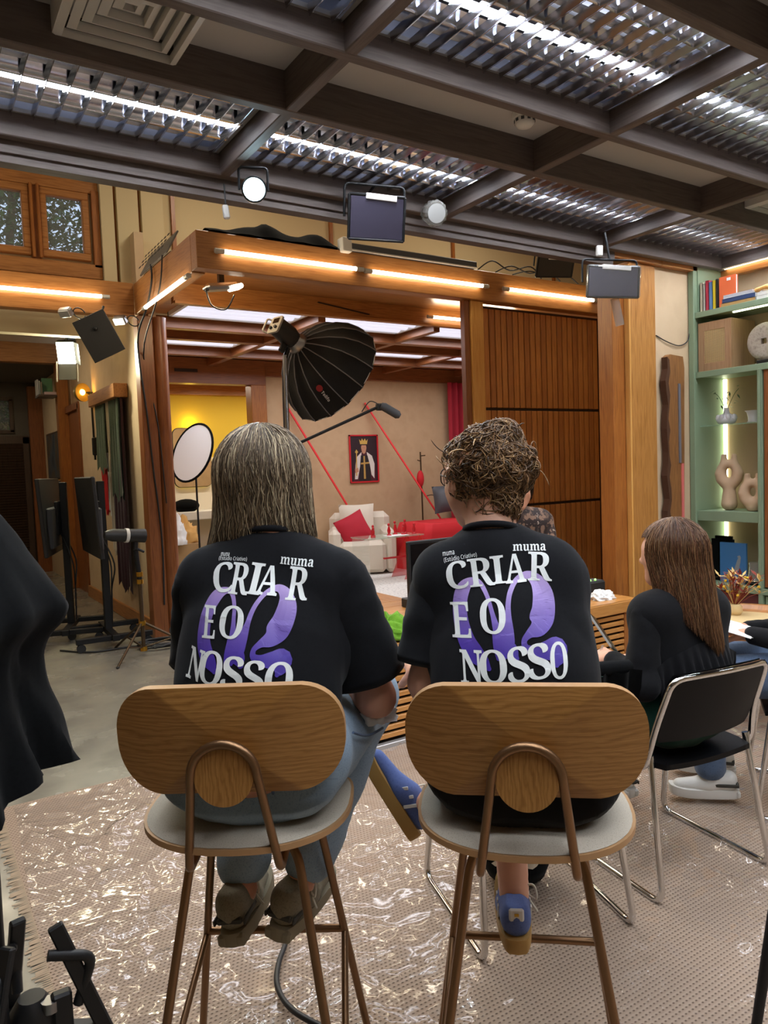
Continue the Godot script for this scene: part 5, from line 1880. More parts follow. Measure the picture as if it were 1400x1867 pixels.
	part("joint", mb().ball(Vector3(0.09, 0.97, -0.13), Vector3(0.03, 0.03, 0.03), 10), M.black_metal, st)
	# red straps stretched across the set
	solo("red_strap", mb().bar(Vector3(4.49, 2.39, -9.47), Vector3(5.29, 0.93, -9.25), 0.055, 0.02), M.red_bright, "left red strap stretched slantwise before the tan wall", "strap", "red straps on the set")
	solo("red_strap", mb().bar(Vector3(5.79, 2.41, -9.47), Vector3(6.83, 0.56, -9.0), 0.055, 0.02), M.red_bright, "right red strap stretched slantwise past the portrait", "strap", "red straps on the set")
	portrait()
	# armchair
	var ac := thing("armchair", "cream upholstered armchair on the stage carpet", "armchair", Vector3(5.27, 0, -8.85), deg_to_rad(152))
	part("seat", mb().box(Vector3(0, 0.25, -0.05), Vector3(0.62, 0.42, 0.75), 0.05), M.cream_fabric, ac)
	part("backrest", mb().box(Vector3(0, 0.42, 0.36), Vector3(0.86, 0.8, 0.2), 0.08), M.cream_fabric, ac)
	for s in [-1.0, 1.0]:
		part("arm", mb().box(Vector3(s * 0.37, 0.33, -0.02), Vector3(0.16, 0.6, 0.74), 0.06), M.cream_fabric, ac)
	cushion("throw_cushion", "large cream cushion leaning in the armchair", Vector3(5.31, 0.70, -9.02), 0.5, deg_to_rad(-28), 0.0, M.cream_fabric)
	cushion("throw_cushion", "crimson cushion tilted on its corner in the armchair", Vector3(5.08, 0.62, -8.72), 0.42, deg_to_rad(-28), 0.45, M.red_cushion)
	# glass table with red figurines
	var gt := thing("glass_table", "low glass coffee table with a red glass leg", "coffee table", Vector3(5.14, 0, -7.92))
	part("top", mb().bb(Vector3(-0.45, 0.565, -0.22), Vector3(0.38, 0.58, 0.22), 0.003), M.glass_green, gt)
	part("side_glass", mb().bb(Vector3(-0.44, 0.0, -0.2), Vector3(-0.43, 0.565, 0.2)), M.glass, gt)
	part("red_leg", mb().slab(PackedVector2Array([Vector2(0.1, 0), Vector2(0.36, 0.565), Vector2(0.38, 0.565), Vector2(0.5, 0.0)]), 0.012, Vector3(0, 0, 0.15)), M.red_glass, gt)
	part("red_leg", mb().slab(PackedVector2Array([Vector2(0.1, 0), Vector2(0.36, 0.565), Vector2(0.38, 0.565), Vector2(0.5, 0.0)]), 0.012, Vector3(0, 0, -0.15)), M.red_glass, gt)
	part("stretcher", mb().bb(Vector3(-0.1, 0.28, -0.02), Vector3(0.3, 0.3, 0.02)), M.red_paint, gt)
	var where := [[-0.28, 0.05, 0.12], [-0.2, -0.08, 0.14], [-0.04, 0.05, 0.16], [0.1, -0.02, 0.18], [0.16, 0.08, 0.14], [0.27, -0.05, 0.19], [0.33, 0.07, 0.14]]
	var ord := ["first", "second", "third", "fourth", "fifth", "sixth", "seventh"]
	for i in where.size():
		var q: Array = where[i]
		var f := thing("red_figurine", "small glossy red figurine on the glass table, %s from the armchair" % ord[i], "figurine", Vector3(5.14 + q[0], 0.58, -7.92 + q[1]), i * 0.9, "red figurines")
		part("base", mb().lathe([Vector2(0.03, 0), Vector2(0.03, 0.012), Vector2(0.018, 0.02)], 12), M.red_gloss, f)
		part("body", mb().lathe([Vector2(0.016, 0.018), Vector2(0.024, q[2] * 0.4), Vector2(0.012, q[2] * 0.72)], 12), M.red_gloss, f)
		part("head", mb().ball(Vector3(0.004, q[2] * 0.86, 0), Vector3(0.017, 0.022, 0.017), 10), M.red_gloss, f)
	solo("paper_sheet", mb().bb(Vector3(5.04, 0.5805, -7.92), Vector3(5.32, 0.583, -7.74)), M.paper, "pale sheet of paper under the red figurines", "paper")
	# table under a red cloth
	var rt := thing("draped_table", "table under a floor-length bright red cloth", "table", Vector3(6.44, 0, -8.4))
	var rows := []
	for i in 8:
		var row := PackedVector3Array()
		var v := i / 7.0
		for p in round_rect(1.3, 0.8, 0.09, 5):
			var q: Vector2 = p * ((0.55 + 0.45 * minf(1.0, v * 3.0)) if v < 0.34 else 1.0 + 0.03 * v * sin(p.x * 26.0 + p.y * 22.0))
			row.append(Vector3(q.x, 0.66 if v < 0.3 else lerpf(0.645, 0.012, (v - 0.3) / 0.7), q.y))
		rows.append(row)
	var cb := mb()
	cb.grid(rows, true, Vector3.UP)
	cb.face([Vector3(-0.38, 0.66, -0.24), Vector3(0.38, 0.66, -0.24), Vector3(0.38, 0.66, 0.24), Vector3(-0.38, 0.66, 0.24)], Vector3.UP)
	part("cloth", cb, M.red_cloth, rt)
	cushion("throw_cushion", "dark grey cushion leaning behind the red table", Vector3(6.72, 0.95, -8.75), 0.42, deg_to_rad(-38), 0.1, M.grey_plastic)
	cushion("throw_cushion", "bright red cushion beside the dark grey one", Vector3(6.95, 0.93, -8.6), 0.42, deg_to_rad(-38), 0.25, M.red_cloth)
	# coat stand
	var cs := thing("coat_stand", "thin dark metal coat stand against the tan wall", "coat stand", Vector3(6.66, 0, -9.3))
	part("pole", mb().tube([Vector3(0, 0.02, 0), Vector3(-0.01, 1.66, 0)], 0.012, 8), M.bronze, cs)
	part("hook", mb().tube([Vector3(-0.01, 1.6, 0), Vector3(0.08, 1.605, 0)], 0.008, 8), M.bronze, cs)
	part("hook", mb().tube([Vector3(-0.01, 1.52, 0), Vector3(-0.08, 1.535, 0.02)], 0.008, 8), M.bronze, cs)
	part("foot", mb().lathe([Vector2(0.16, 0), Vector2(0.16, 0.015), Vector2(0.02, 0.03)], 20), M.bronze, cs)
	solo("red_bag", mb().ball(Vector3(6.6, 1.25, -9.25), Vector3(0.06, 0.13, 0.05), 14), M.red_cloth, "small red pouch hanging on the coat stand", "pouch")
	solo("branch_ornament", mb().tube(curve([Vector3(6.85, 0.75, -9.1), Vector3(6.78, 0.95, -9.1), Vector3(6.7, 1.0, -9.1), Vector3(6.6, 0.99, -9.1)], 5), 0.008, 6), M.bronze, "thin curved branch beside the red table", "ornament")
	# red curtain
	var cu := mb()
	var crows := []
	for j in 2:
		var row := PackedVector3Array()
		for i in 61:
			var u := i / 60.0
			row.append(Vector3(lerpf(7.26, 8.5, u), [0.03, 2.74][j], -9.36 + 0.05 * sin(u * 60.0) + 0.015 * sin(u * 23.0)))
		crows.append(row)
	cu.grid(crows, false, Vector3.BACK)
	solo("red_curtain", cu, M.red_curtain, "dark red pleated curtain at the right end of the stage", "curtain")
	# black monitor standing on the deck, mostly hidden
	var mo := thing("deck_monitor", "black monitor standing on the deck behind the curly-haired person", "monitor", Vector3(2.95, 0.53, -3.92))
	part("bezel", mb().bb(Vector3(-0.27, 0.04, -0.03), Vector3(0.27, 0.435, 0.0), 0.006), M.black_plastic, mo)
	part("screen", mb().bb(Vector3(-0.25, 0.06, 0.0), Vector3(0.25, 0.415, 0.003)), M.screen_black, mo)
	part("stand", mb().bb(Vector3(-0.27, 0.0, -0.1), Vector3(-0.2, 0.06, 0.03), 0.005).bb(Vector3(0.2, 0.0, -0.1), Vector3(0.27, 0.06, 0.03), 0.005), M.black_plastic, mo)
	# photo reflector on a stand
	var rf := posed("photo_reflector", "round white photo reflector with a dark rim in front of the bathroom", "reflector", Vector3(2.82, 1.70, -8.5), Vector3(-0.955, 0.12, 0.296))
	rf.basis = Basis(Vector3(0.314, 0, -0.95).normalized(), 0.25) * rf.basis
	part("disc", mb().slab(circle2(0.35, 40), 0.006), M.reflector_white, rf)
	part("rim", mb().tube(arc(Vector3.ZERO, Vector3.RIGHT, Vector3.UP, 0.352, 0.0, TAU * 39.0 / 40.0, 39), 0.014, 8, false, true), M.black_cloth, rf)
	solo("reflector_stand", mb().tube([Vector3(2.86, 0.0, -8.53), Vector3(2.86, 1.6, -8.53)], 0.012, 8).lathe([Vector2(0.16, 0.0), Vector2(0.15, 0.02), Vector2(0.02, 0.03)], 16, Vector3(2.86, 0, -8.53)), M.black_metal, "thin black stand under the round reflector", "stand")
	solo("bathroom_box", mb().bb(Vector3(2.55, 0.0, -9.15), Vector3(2.95, 0.62, -8.75), 0.006), M.cardboard, "brown cardboard box standing beside the post", "box")
	crumpled("laundry_heap", "heap of white and orange cloth on the cardboard box", "cloth", Vector3(2.75, 0.62, -8.93), Vector3(0.2, 0.26, 0.18), M.orange_cloth, 14)
	crumpled("fur_ball", "pale fluffy bundle beside the orange cloth", "cloth", Vector3(2.62, 0.62, -8.72), Vector3(0.13, 0.3, 0.12), M.paper, 15)
	solo("leaning_board", mb().bar(Vector3(2.25, 0.0, -7.3), Vector3(2.03, 0.95, -7.3), 0.06, 0.02, Vector3(0, 0, 1)), M.white_plastic, "pale board leaning against the post", "board")


func cushion(called: String, label: String, at: Vector3, w: float, turn: float, roll: float, m: Material) -> void:
	var rows := []
	var N := 12
	for sgn in [1.0, -1.0]:
		var part_rows := []
		for i in N + 1:
			var row := PackedVector3Array()
			var u := -1.0 + 2.0 * i / N
			for j in N + 1:
				var v := -1.0 + 2.0 * j / N
				var puff := (1.0 - pow(absf(u), 3.0)) * (1.0 - pow(absf(v), 3.0))
				var pinch := 1.0 - 0.06 * (1.0 - u * u) * absf(v) - 0.06 * (1.0 - v * v) * absf(u)
				row.append(Vector3(u * w / 2 * pinch, v * w / 2 * pinch, sgn * puff * w * 0.16))
			part_rows.append(row)
		rows.append(part_rows)
	var b := mb()
	b.grid(rows[0], false, Vector3.BACK)
	b.grid(rows[1], false, Vector3.FORWARD)
	var o := solo(called, b, m, label, "cushion", "cushions on the stage")
	o.position = at
	o.basis = Basis(Vector3.UP, turn) * Basis(Vector3.RIGHT, -0.25) * Basis(Vector3.BACK, roll)


# framed poster of a crowned figure in robes
func portrait() -> void:
	var t := thing("portrait_poster", "red framed poster of a crowned figure in ermine robe holding a sceptre", "poster", Vector3(5.75, 1.585, -9.49))
	var fr := mb()
	for s in [-1.0, 1.0]:
		fr.bb(Vector3(-0.25, s * 0.355, 0), Vector3(0.25, s * 0.335, 0.02))
		fr.bb(Vector3(s * 0.25, -0.355, 0), Vector3(s * 0.23, 0.355, 0.02))
	part("frame", fr, M.red_paint, t)
	var pic := mb(hx("2a1218").srgb_to_linear())
	pic.face([Vector3(-0.23, -0.335, 0.006), Vector3(0.23, -0.335, 0.006), Vector3(0.23, 0.335, 0.006), Vector3(-0.23, 0.335, 0.006)], Vector3.BACK)
	var z := 0.0065
	var shapes := [
		["4a1822", [[-0.19, -0.335], [-0.17, -0.1], [-0.1, 0.06], [0.0, 0.1], [0.1, 0.07], [0.19, -0.08], [0.2, -0.335]]],
		["d8cfc4", [[-0.13, 0.02], [-0.04, 0.10], [-0.05, 0.0], [-0.075, -0.12], [-0.12, -0.3], [-0.17, -0.3], [-0.15, -0.1]]],
		["d8cfc4", [[0.05, 0.10], [0.14, 0.04], [0.18, -0.08], [0.17, -0.3], [0.12, -0.24], [0.1, -0.1], [0.06, 0.0]]],
		["1d1a1c", [[-0.055, 0.05], [0.06, 0.05], [0.1, -0.1], [0.11, -0.335], [-0.1, -0.335], [-0.075, -0.12]]],
		["b9924a", [[-0.01, 0.04], [0.015, 0.04], [0.02, -0.3], [-0.015, -0.3]]],
		["b9924a", [[-0.06, -0.06], [0.09, -0.05], [0.09, -0.075], [-0.06, -0.085]]],
		["c08a6a", [[-0.03, 0.09], [-0.045, 0.16], [-0.038, 0.21], [0.04, 0.21], [0.047, 0.16], [0.03, 0.09], [0.0, 0.07]]],
		["2c1c18", [[-0.046, 0.185], [-0.04, 0.22], [0.042, 0.22], [0.048, 0.185], [0.036, 0.2], [-0.034, 0.2]]],
		["c9a24e", [[-0.06, 0.215], [-0.075, 0.29], [-0.045, 0.26], [-0.025, 0.3], [0.0, 0.265], [0.025, 0.3], [0.045, 0.26], [0.075, 0.29], [0.06, 0.215]]],
		["c9a24e", [[-0.15, -0.25], [-0.135, 0.1], [-0.12, 0.1], [-0.13, -0.25]]],
		["c9a24e", [[-0.155, 0.1], [-0.128, 0.14], [-0.1, 0.1], [-0.128, 0.07]]],
		["c08a6a", [[-0.165, -0.15], [-0.11, -0.13], [-0.1, -0.19], [-0.16, -0.21]]],
		["8a6a4a", [[-0.02, 0.16], [-0.012, 0.168], [-0.004, 0.16], [-0.012, 0.155]]],
		["8a6a4a", [[0.008, 0.16], [0.016, 0.168], [0.024, 0.16], [0.016, 0.155]]],
	]
	for s in shapes:
		pic.col = hx(s[0]).srgb_to_linear()
		var pg := PackedVector2Array()
		for q in s[1]:
			pg.append(Vector2(q[0], q[1]))
		var tr := Geometry2D.triangulate_polygon(pg)
		for i in range(0, tr.size(), 3):
			pic.face([Vector3(pg[tr[i]].x, pg[tr[i]].y, z), Vector3(pg[tr[i + 1]].x, pg[tr[i + 1]].y, z), Vector3(pg[tr[i + 2]].x, pg[tr[i + 2]].y, z)], Vector3.BACK)
		z += 0.0004
	part("print", pic, M.painted, t)


func font(bold: bool, serif: bool) -> SystemFont:
	var f := SystemFont.new()
	f.font_names = PackedStringArray(["Droid Serif" if serif else "Droid Sans"])
	f.font_weight = 700 if bold else 400
	return f


# ---------------------------------------------------------------- equipment at the left
func make_left_props() -> void:
	# two television screens on wheeled stands, seen from behind and the side
	for k in 2:
		var at: Vector3 = [Vector3(1.2, 0, -7.3), Vector3(1.42, 0, -6.8)][k]
		var t := thing("screen_stand", ["flat screen on a black wheeled stand, left one", "flat screen on a black wheeled stand, right one by the spotlight"][k], "television stand", at, deg_to_rad([72.0, 87.0][k]), "wheeled screens")
		part("post", mb().bb(Vector3(-0.035, 0.1, -0.03), Vector3(0.035, 1.42, 0.03), 0.004), M.black_metal, t)
		part("panel", mb().box(Vector3(0.0, 1.12, -0.11), Vector3(1.0, 0.68, 0.035), 0.008, Basis(Vector3.RIGHT, -0.06)), M.black_plastic, t)
		part("rear_housing", mb().box(Vector3(0.0, 1.02, -0.075), Vector3(0.7, 0.36, 0.05), 0.012), M.grey_plastic, t)
		part("mount", mb().box(Vector3(0, 1.1, -0.045), Vector3(0.3, 0.3, 0.03), 0.004), M.black_metal, t)
		part("bolt", mb().tube([Vector3(0.05, 1.4, 0.0), Vector3(0.05, 1.22, 0.0)], 0.012, 8), M.steel, t)
		part("base_beam", mb().box(Vector3(0, 0.1, 0), Vector3(0.75, 0.05, 0.06), 0.004), M.black_metal, t)
		for s in [-1.0, 1.0]:
			part("base_foot", mb().box(Vector3(s * 0.3, 0.095, 0), Vector3(0.05, 0.045, 0.62), 0.004), M.black_metal, t)
			for q in [-1.0, 1.0]:
				part("castor", mb().tube([Vector3(s * 0.3 - 0.018, 0.036, q * 0.27), Vector3(s * 0.3 + 0.018, 0.036, q * 0.27)], 0.036, 14), M.black_plastic, t)
		for i in 2:
			part("cable", mb().tube(curve([Vector3(-0.05 + 0.1 * i, 0.95, -0.03), Vector3(-0.12 + 0.2 * i, 0.7, 0.06), Vector3(0.03, 0.45, 0.05), Vector3(0.04, 0.14, 0.04)], 5), 0.007, 6), M.black_plastic, t)
	# spotlight on a stand with brass collars
	var s := thing("spotlight_stand", "slim light stand with brass collars in front of the screens", "light stand", Vector3(1.537, 0, -6.1))
	part("column", mb().tube([Vector3(0, 0.06, 0), Vector3(0, 0.62, 0)], 0.016, 10), M.bronze, s)
	part("upper_tube", mb().tube([Vector3(0, 0.6, 0), Vector3(-0.02, 0.86, 0)], 0.02, 10), M.black_metal, s)
	for y in [0.05, 0.26, 0.6, 0.66]:
		part("collar", mb().tube([Vector3(0, y - 0.018, 0), Vector3(0, y + 0.018, 0)], 0.028, 12), M.brass, s)
	for k in 3:
		var a: float = [2.3, 0.2, 4.4][k]
		var e := Vector3(cos(a) * 0.42, 0.008, sin(a) * 0.42 )
		part("leg", mb().tube([Vector3(0, 0.27, 0), e], 0.01, 8), M.bronze, s)
		part("strut", mb().tube([Vector3(0, 0.06, 0), e * 0.55 + Vector3(0, 0.11, 0)], 0.007, 6), M.bronze, s)
		part("foot", mb().ball(e, Vector3(0.014, 0.01, 0.014), 8), M.black_plastic, s)
	var l := posed("spotlight", "black cylindrical spotlight with a white band on the slim stand", "spotlight", Vector3(1.43, 0.985, -6.06), Vector3(1, -0.1, -0.1))
	part("barrel", mb().tube([Vector3(0, 0, -0.16), Vector3(0, 0, -0.1), Vector3(0, 0, 0.03), Vector3(0, 0, 0.16)], [0.03, 0.05, 0.052, 0.056], 18), M.black_plastic, l)
	part("band", mb().tube([Vector3(0, 0, 0.0), Vector3(0, 0, 0.025)], 0.0575, 18), M.white_plastic, l)
	part("yoke", mb().box(Vector3(0, -0.08, 0.09), Vector3(0.03, 0.07, 0.03), 0.004), M.black_metal, l)
	part("handle", mb().tube([Vector3(0, -0.1, 0.09), Vector3(0.0, -0.13, 0.16)], 0.01, 8), M.black_plastic, l)
	var coil := mb()
	var pts := []
	for i in 90:
		var a := TAU * i / 15.0
		pts.append(Vector3(cos(a) * (0.16 + 0.02 * sin(i * 0.7)), 0.012 + 0.002 * (i % 7) + 0.006 * (i / 15), sin(a) * (0.13 + 0.02 * cos(i * 0.9))))
	coil.tube(pts, 0.009, 6)
	var co := solo("cable_coil", coil, M.black_plastic, "coil of black cable on the concrete at the foot of the post", "cable")
	co.position = Vector3(1.72, 0, -6.3)
	solo("floor_cable", mb().tube(curve([Vector3(1.0, 0.01, -6.7), Vector3(1.2, 0.01, -6.45), Vector3(1.5, 0.01, -6.42), Vector3(1.62, 0.01, -6.35)], 6), 0.008, 6), M.black_plastic, "black cable trailing from the screens across the concrete", "cable")
	# black cloth draped over equipment at the left edge
	var cl := thing("covered_equipment", "equipment under a black cloth at the left edge of the picture", "covered stand", Vector3(-0.05, 0, -1.95))
	var rows := []
	var pc := []
	for q in [[1.5, 0.01], [1.48, 0.12], [1.38, 0.215], [1.26, 0.275], [1.16, 0.325], [1.11, 0.325], [1.04, 0.275], [0.95, 0.275], [0.86, 0.30], [0.74, 0.325]]:
		pc.append(Vector3(q[0], q[1], 0))
	var fn := fold_noise(91, 0.8)
	for q in curve(pc, 6):
		var p := [q.x, q.y]
		var row := PackedVector3Array()
		for i in 96:
			var a := TAU * i / 96.0
			var v: float = (1.5 - p[0]) / 0.76
			var r: float = p[1] * (1.0 + 0.09 * v * (fn.get_noise_2d(cos(a) * 2.0 + v, sin(a) * 2.0 + v * 1.4)) + 0.11 * v * sin(a * 5.0 + 0.6 + v * 1.2) + 0.05 * v * sin(a * 11.0))
			row.append(Vector3(cos(a) * r, p[0] + 0.05 * v * sin(a * 2.0 + 0.4), sin(a) * r))
		rows.append(row)
	var db := mb()
	db.grid(rows, true, Vector3.ZERO)
	part("cloth", db, M.black_cloth, cl)
	part("pole", mb().tube([Vector3(0.15, 0.1, 0.1), Vector3(0.16, 1.35, 0.05)], 0.02, 10), M.black_metal, cl)
	part("pole", mb().tube([Vector3(-0.05, 0.1, 0.0), Vector3(-0.02, 1.4, 0)], 0.03, 10), M.black_metal, cl)
	part("base", mb().box(Vector3(0, 0.05, 0), Vector3(0.3, 0.1, 0.3), 0.01), M.black_metal, cl)
	# tripod spreader at the lower left corner
	var tr := thing("tripod_base", "black tripod spreader with clamp levers in the lower left corner", "tripod", Vector3(0.17, 0, -1.88))
	for k in 3:
		var a: float = [0.3, 2.4, 4.5][k]
		var e := Vector3(cos(a), 0, sin(a))
		part("leg", mb().bar(e * 0.06 + Vector3(0, 0.4, 0), e * 0.2 + Vector3(0, 0.005, 0), 0.035, 0.02, Vector3(0, 0, 1) if k == 0 else Vector3.UP, 0.004), M.black_plastic, tr)
		part("lever", mb().tube(rounded([e * 0.1 + Vector3(0, 0.2, 0), e * 0.13 + Vector3(0.01, 0.31, 0), e * 0.06 + Vector3(-0.02, 0.34, 0.01)], 0.03), 0.013, 8), M.black_plastic, tr)
		part("spreader_arm", mb().bar(Vector3(0, 0.16, 0), e * 0.16 + Vector3(0, 0.13, 0), 0.03, 0.018), M.black_plastic, tr)
	part("hub", mb().lathe([Vector2(0.05, 0.13), Vector2(0.055, 0.2), Vector2(0.03, 0.24)], 16), M.black_plastic, tr)
	part("block", mb().box(Vector3(0.06, 0.17, 0.03), Vector3(0.045, 0.15, 0.03), 0.006), M.black_plastic, tr)
	part("bolt", mb().tube([Vector3(0.035, 0.21, 0.03), Vector3(0.035, 0.235, 0.03)], 0.02, 12), M.steel, tr)
	# cable on the plastic between the stools
	solo("floor_cable", mb().tube(curve([Vector3(0.93, 0.03, -2.1), Vector3(0.87, 0.03, -2.0), Vector3(0.816, 0.03, -1.93), Vector3(0.775, 0.03, -1.85), Vector3(0.765, 0.03, -1.76), Vector3(0.79, 0.03, -1.67), Vector3(0.87, 0.03, -1.5)], 8), 0.008, 8), M.black_plastic, "thick black cable curving over the plastic behind the left stool", "cable")
	# round side table with dried flowers at the right edge
	var rt := thing("round_table", "round wooden side table with a raised rim at the right edge", "side table", Vector3(3.85, 0, -2.35))
	part("top", mb().lathe([Vector2(0.0, 0.50), Vector2(0.40, 0.50), Vector2(0.42, 0.51), Vector2(0.42, 0.55), Vector2(0.38, 0.55), Vector2(0.37, 0.525), Vector2(0.0, 0.52)], 40), M.orange_wood_x, rt)
	part("inlay", mb().lathe([Vector2(0.0, 0.521), Vector2(0.3, 0.521), Vector2(0.3, 0.524), Vector2(0.0, 0.524)], 40), M.cane, rt)
	for k in 4:
		var a := TAU * k / 4.0 + 0.5
		part("leg", mb().tube([Vector3(cos(a) * 0.3, 0.5, sin(a) * 0.3), Vector3(cos(a) * 0.34, 0.0, sin(a) * 0.34)], 0.018, 8), M.deck_wood_x, rt)
	var fl := thing("dried_bouquet", "dried red and straw coloured bouquet with yellow buttons on the round table", "bouquet", Vector3(3.98, 0.525, -2.5))
	part("vase", mb().lathe([Vector2(0.03, 0), Vector2(0.045, 0.02), Vector2(0.04, 0.05), Vector2(0.03, 0.06)], 16), M.cane, fl)
	var rng := RandomNumberGenerator.new()
	rng.seed = 6
	for i in 46:
		var a := rng.randf() * TAU
		var lean := rng.randf_range(0.1, 0.55)
		var top := Vector3(cos(a) * lean * 0.25, 0.10 + rng.randf_range(0.02, 0.13), sin(a) * lean * 0.25)
		var kind := i % 3
		var st := part("stalk", mb().tube(curve([Vector3(0, 0.04, 0), top * 0.6 + Vector3(0, 0.03, 0), top], 3), 0.002 if kind < 2 else 0.0015, 4), [M.dried_red, M.dried_red, M.straw][kind], fl)
		if kind == 2:
			part("button", mb().ball(top, Vector3(0.009, 0.008, 0.009), 8), M.yellow_bloom, st)
		else:
			for q in 5:
				var d := Vector3(rng.randf_range(-1, 1), rng.randf_range(-0.2, 1), rng.randf_range(-1, 1)).normalized() * 0.055
				var sd := d.cross(Vector3.UP).normalized() * 0.009
				var b := mb()
				b.face([top, top + d * 0.5 + sd, top + d, top + d * 0.5 - sd], Vector3.UP)
				part("petal", b, [M.straw, M.dried_red, M.straw][kind], st)
	# dark leg of furniture at the lower right edge
	var tp := thing("camera_tripod", "black tripod of which one leg shows at the lower right edge", "tripod", Vector3(1.77, 0, -0.88))
	for e in [Vector3(-0.24, 0.0, -0.058), Vector3(0.2, 0.0, -0.12), Vector3(0.06, 0.0, 0.24)]:
		part("leg", mb().tube([Vector3(0, 1.25, 0), e * 0.55 + Vector3(0, 0.56, 0), e + Vector3(0, 0.02, 0)], [0.017, 0.014, 0.011], 8), M.black_metal, tp)
		part("foot", mb().ball(e + Vector3(0, 0.03, 0), Vector3(0.016, 0.016, 0.016), 8), M.black_plastic, tp)
	part("head", mb().box(Vector3(0, 1.29, 0), Vector3(0.09, 0.1, 0.09), 0.015), M.black_plastic, tp)


# ---------------------------------------------------------------- stools and chairs
# bar stool in its own axes: floor at 0, sitter looks along -z
func make_stool() -> Node3D:
	var t := thing("bar_stool", "", "bar stool", Vector3.ZERO, 0.0, "oak bar stools")
	# seat: rounded plywood shell with upholstery, dished
	var shell := mb()
	var pad := mb()
	for layer in 2:
		var rows_t := []
		var rows_b := []
		var N := 14
		var inset: float = 0.0 if layer == 0 else 0.006
		for i in N + 1:
			var q := float(i) / N
			var rt := PackedVector3Array()
			var rb := PackedVector3Array()
			for s in 48:
				var a := TAU * s / 48.0
				var e := 2.6
				var c := signf(cos(a)) * pow(absf(cos(a)), 2.0 / e)
				var sn := signf(sin(a)) * pow(absf(sin(a)), 2.0 / e)
				var x := c * (0.217 - inset) * q
				var z := sn * (0.21 - inset) * q
				var y := 0.728 + 0.022 * pow(absf(x) / 0.235, 2.0) + (0.012 * pow(z / 0.21, 2.0) if z > 0 else -0.02 * pow(z / 0.21, 2.0))
				if layer == 0:
					rt.append(Vector3(x, y, z))
					rb.append(Vector3(x, y - 0.012, z))
				else:
					rt.append(Vector3(x, y + 0.022 * (1.0 - pow(q, 6.0)) + 0.001, z))
			rows_t.append(rt)
			if layer == 0:
				rows_b.append(rb)
		if layer == 0:
			shell.grid(rows_t, true, Vector3.UP)
			shell.grid(rows_b, true, Vector3.DOWN)
			shell.grid([rows_t[N], rows_b[N]], true, Vector3.ZERO)
		else:
			pad.grid(rows_t, true, Vector3.UP)
	part("seat_shell", shell, M.ply_edge, t)
	part("seat_pad", pad, M.boucle, t)
	# backrest: curved oak board with pale edge and upholstered front
	var W := 0.455
	var H := 0.212
	var cy := 0.948
	var ol := round_rect(W, H, 0.095, 10)
	var back := mb()
	var front := mb()
	var rim := mb()
	var bend := func(p: Vector2, off: float) -> Vector3:
		# concave towards the sitter
		var th := p.x / 0.52
		return Vector3(sin(th) * (0.52 - off * 0.0), cy + p.y, 0.205 + off - (1.0 - cos(th)) * 0.52 + (p.y) * 0.12)
	var rings_b := []
	var rings_f := []
	for i in 11:
		var q := i / 10.0
		var rb := PackedVector3Array()
		var rf := PackedVector3Array()
		for p in ol:
			rb.append(bend.call(p * q, 0.012))
			rf.append(bend.call(p * q, -0.012 - 0.014 * (1.0 - pow(q, 5.0))))
		rings_b.append(rb)
		rings_f.append(rf)
	back.grid(rings_b, true, Vector3.BACK)
	# veneer picture laid across the board
	for i in back.v.size():
		back.uv[i] = Vector2(back.v[i].x / 0.5 + 0.5, 0.5 - (back.v[i].y - cy) / 0.25)
	part("backrest", back, M.oak, t)
	front.grid(rings_f, true, Vector3.FORWARD)
	part("back_pad", front, M.boucle, t)
	var r0 := PackedVector3Array()
	var r1 := PackedVector3Array()
	for p in ol:
		r0.append(bend.call(p, 0.012))
		r1.append(bend.call(p, -0.012))
	rim.grid([r0, r1], true)
	part("backrest_edge", rim, M.ply_edge, t)
	# round cover disc
	var dz := 0.218
	var disc := mb()
	var cyd := 0.893
	disc.slab(circle2(0.055, 40), 0.02, Vector3(0, cyd, dz + 0.012), Basis(Vector3.RIGHT, -0.08), true)
	for i in disc.v.size():
		disc.uv[i] = Vector2((disc.v[i].y - cyd) / 0.3 + 0.3, disc.v[i].x / 0.2 + 0.5)
	part("disc", disc, M.oak, t)
	# hairpin that carries the back
	var hp := []
	hp.append(Vector3(-0.088, 0.70, 0.03))
	hp.append(Vector3(-0.088, 0.69, 0.19))
	hp.append(Vector3(-0.0615, 0.895, 0.238))
	hp = rounded(hp, 0.02, 4)
	var mir := []
	for p in hp:
		mir.append(Vector3(-p.x, p.y, p.z))
	mir.reverse()
	var top := arc(Vector3(0, 0.895, 0.238), Vector3(-1, 0, 0), Vector3(0, 1, 0.08).normalized(), 0.0615, 0.25, PI - 0.25, 14)
	part("hairpin_tube", mb().tube(hp + top + mir, 0.0085, 10), M.copper, t)
	# legs
	for s in [-1.0, 1.0]:
		part("rear_leg", mb().tube(rounded([Vector3(s * 0.02, 0.70, 0.09), Vector3(s * 0.105, 0.70, 0.1), Vector3(s * 0.215, 0.0, 0.235)], 0.06, 7), 0.0095, 10), M.copper, t)
		part("front_leg", mb().tube(rounded([Vector3(s * 0.02, 0.70, -0.10), Vector3(s * 0.115, 0.70, -0.105), Vector3(s * 0.215, 0.0, -0.245)], 0.03, 6), 0.0095, 10), M.copper, t)
		part("side_stretcher", mb().tube([Vector3(s * 0.168, 0.33, -0.18), Vector3(s * 0.193, 0.14, 0.208)], 0.008, 8), M.copper, t)
		part("foot_cap", mb().lathe([Vector2(0.011, 0.0), Vector2(0.012, 0.018)], 10, Vector3(s * 0.215, 0, 0.235)), M.black_plastic, t)
		part("foot_cap", mb().lathe([Vector2(0.011, 0.0), Vector2(0.012, 0.018)], 10, Vector3(s * 0.215, 0, -0.245)), M.black_plastic, t)
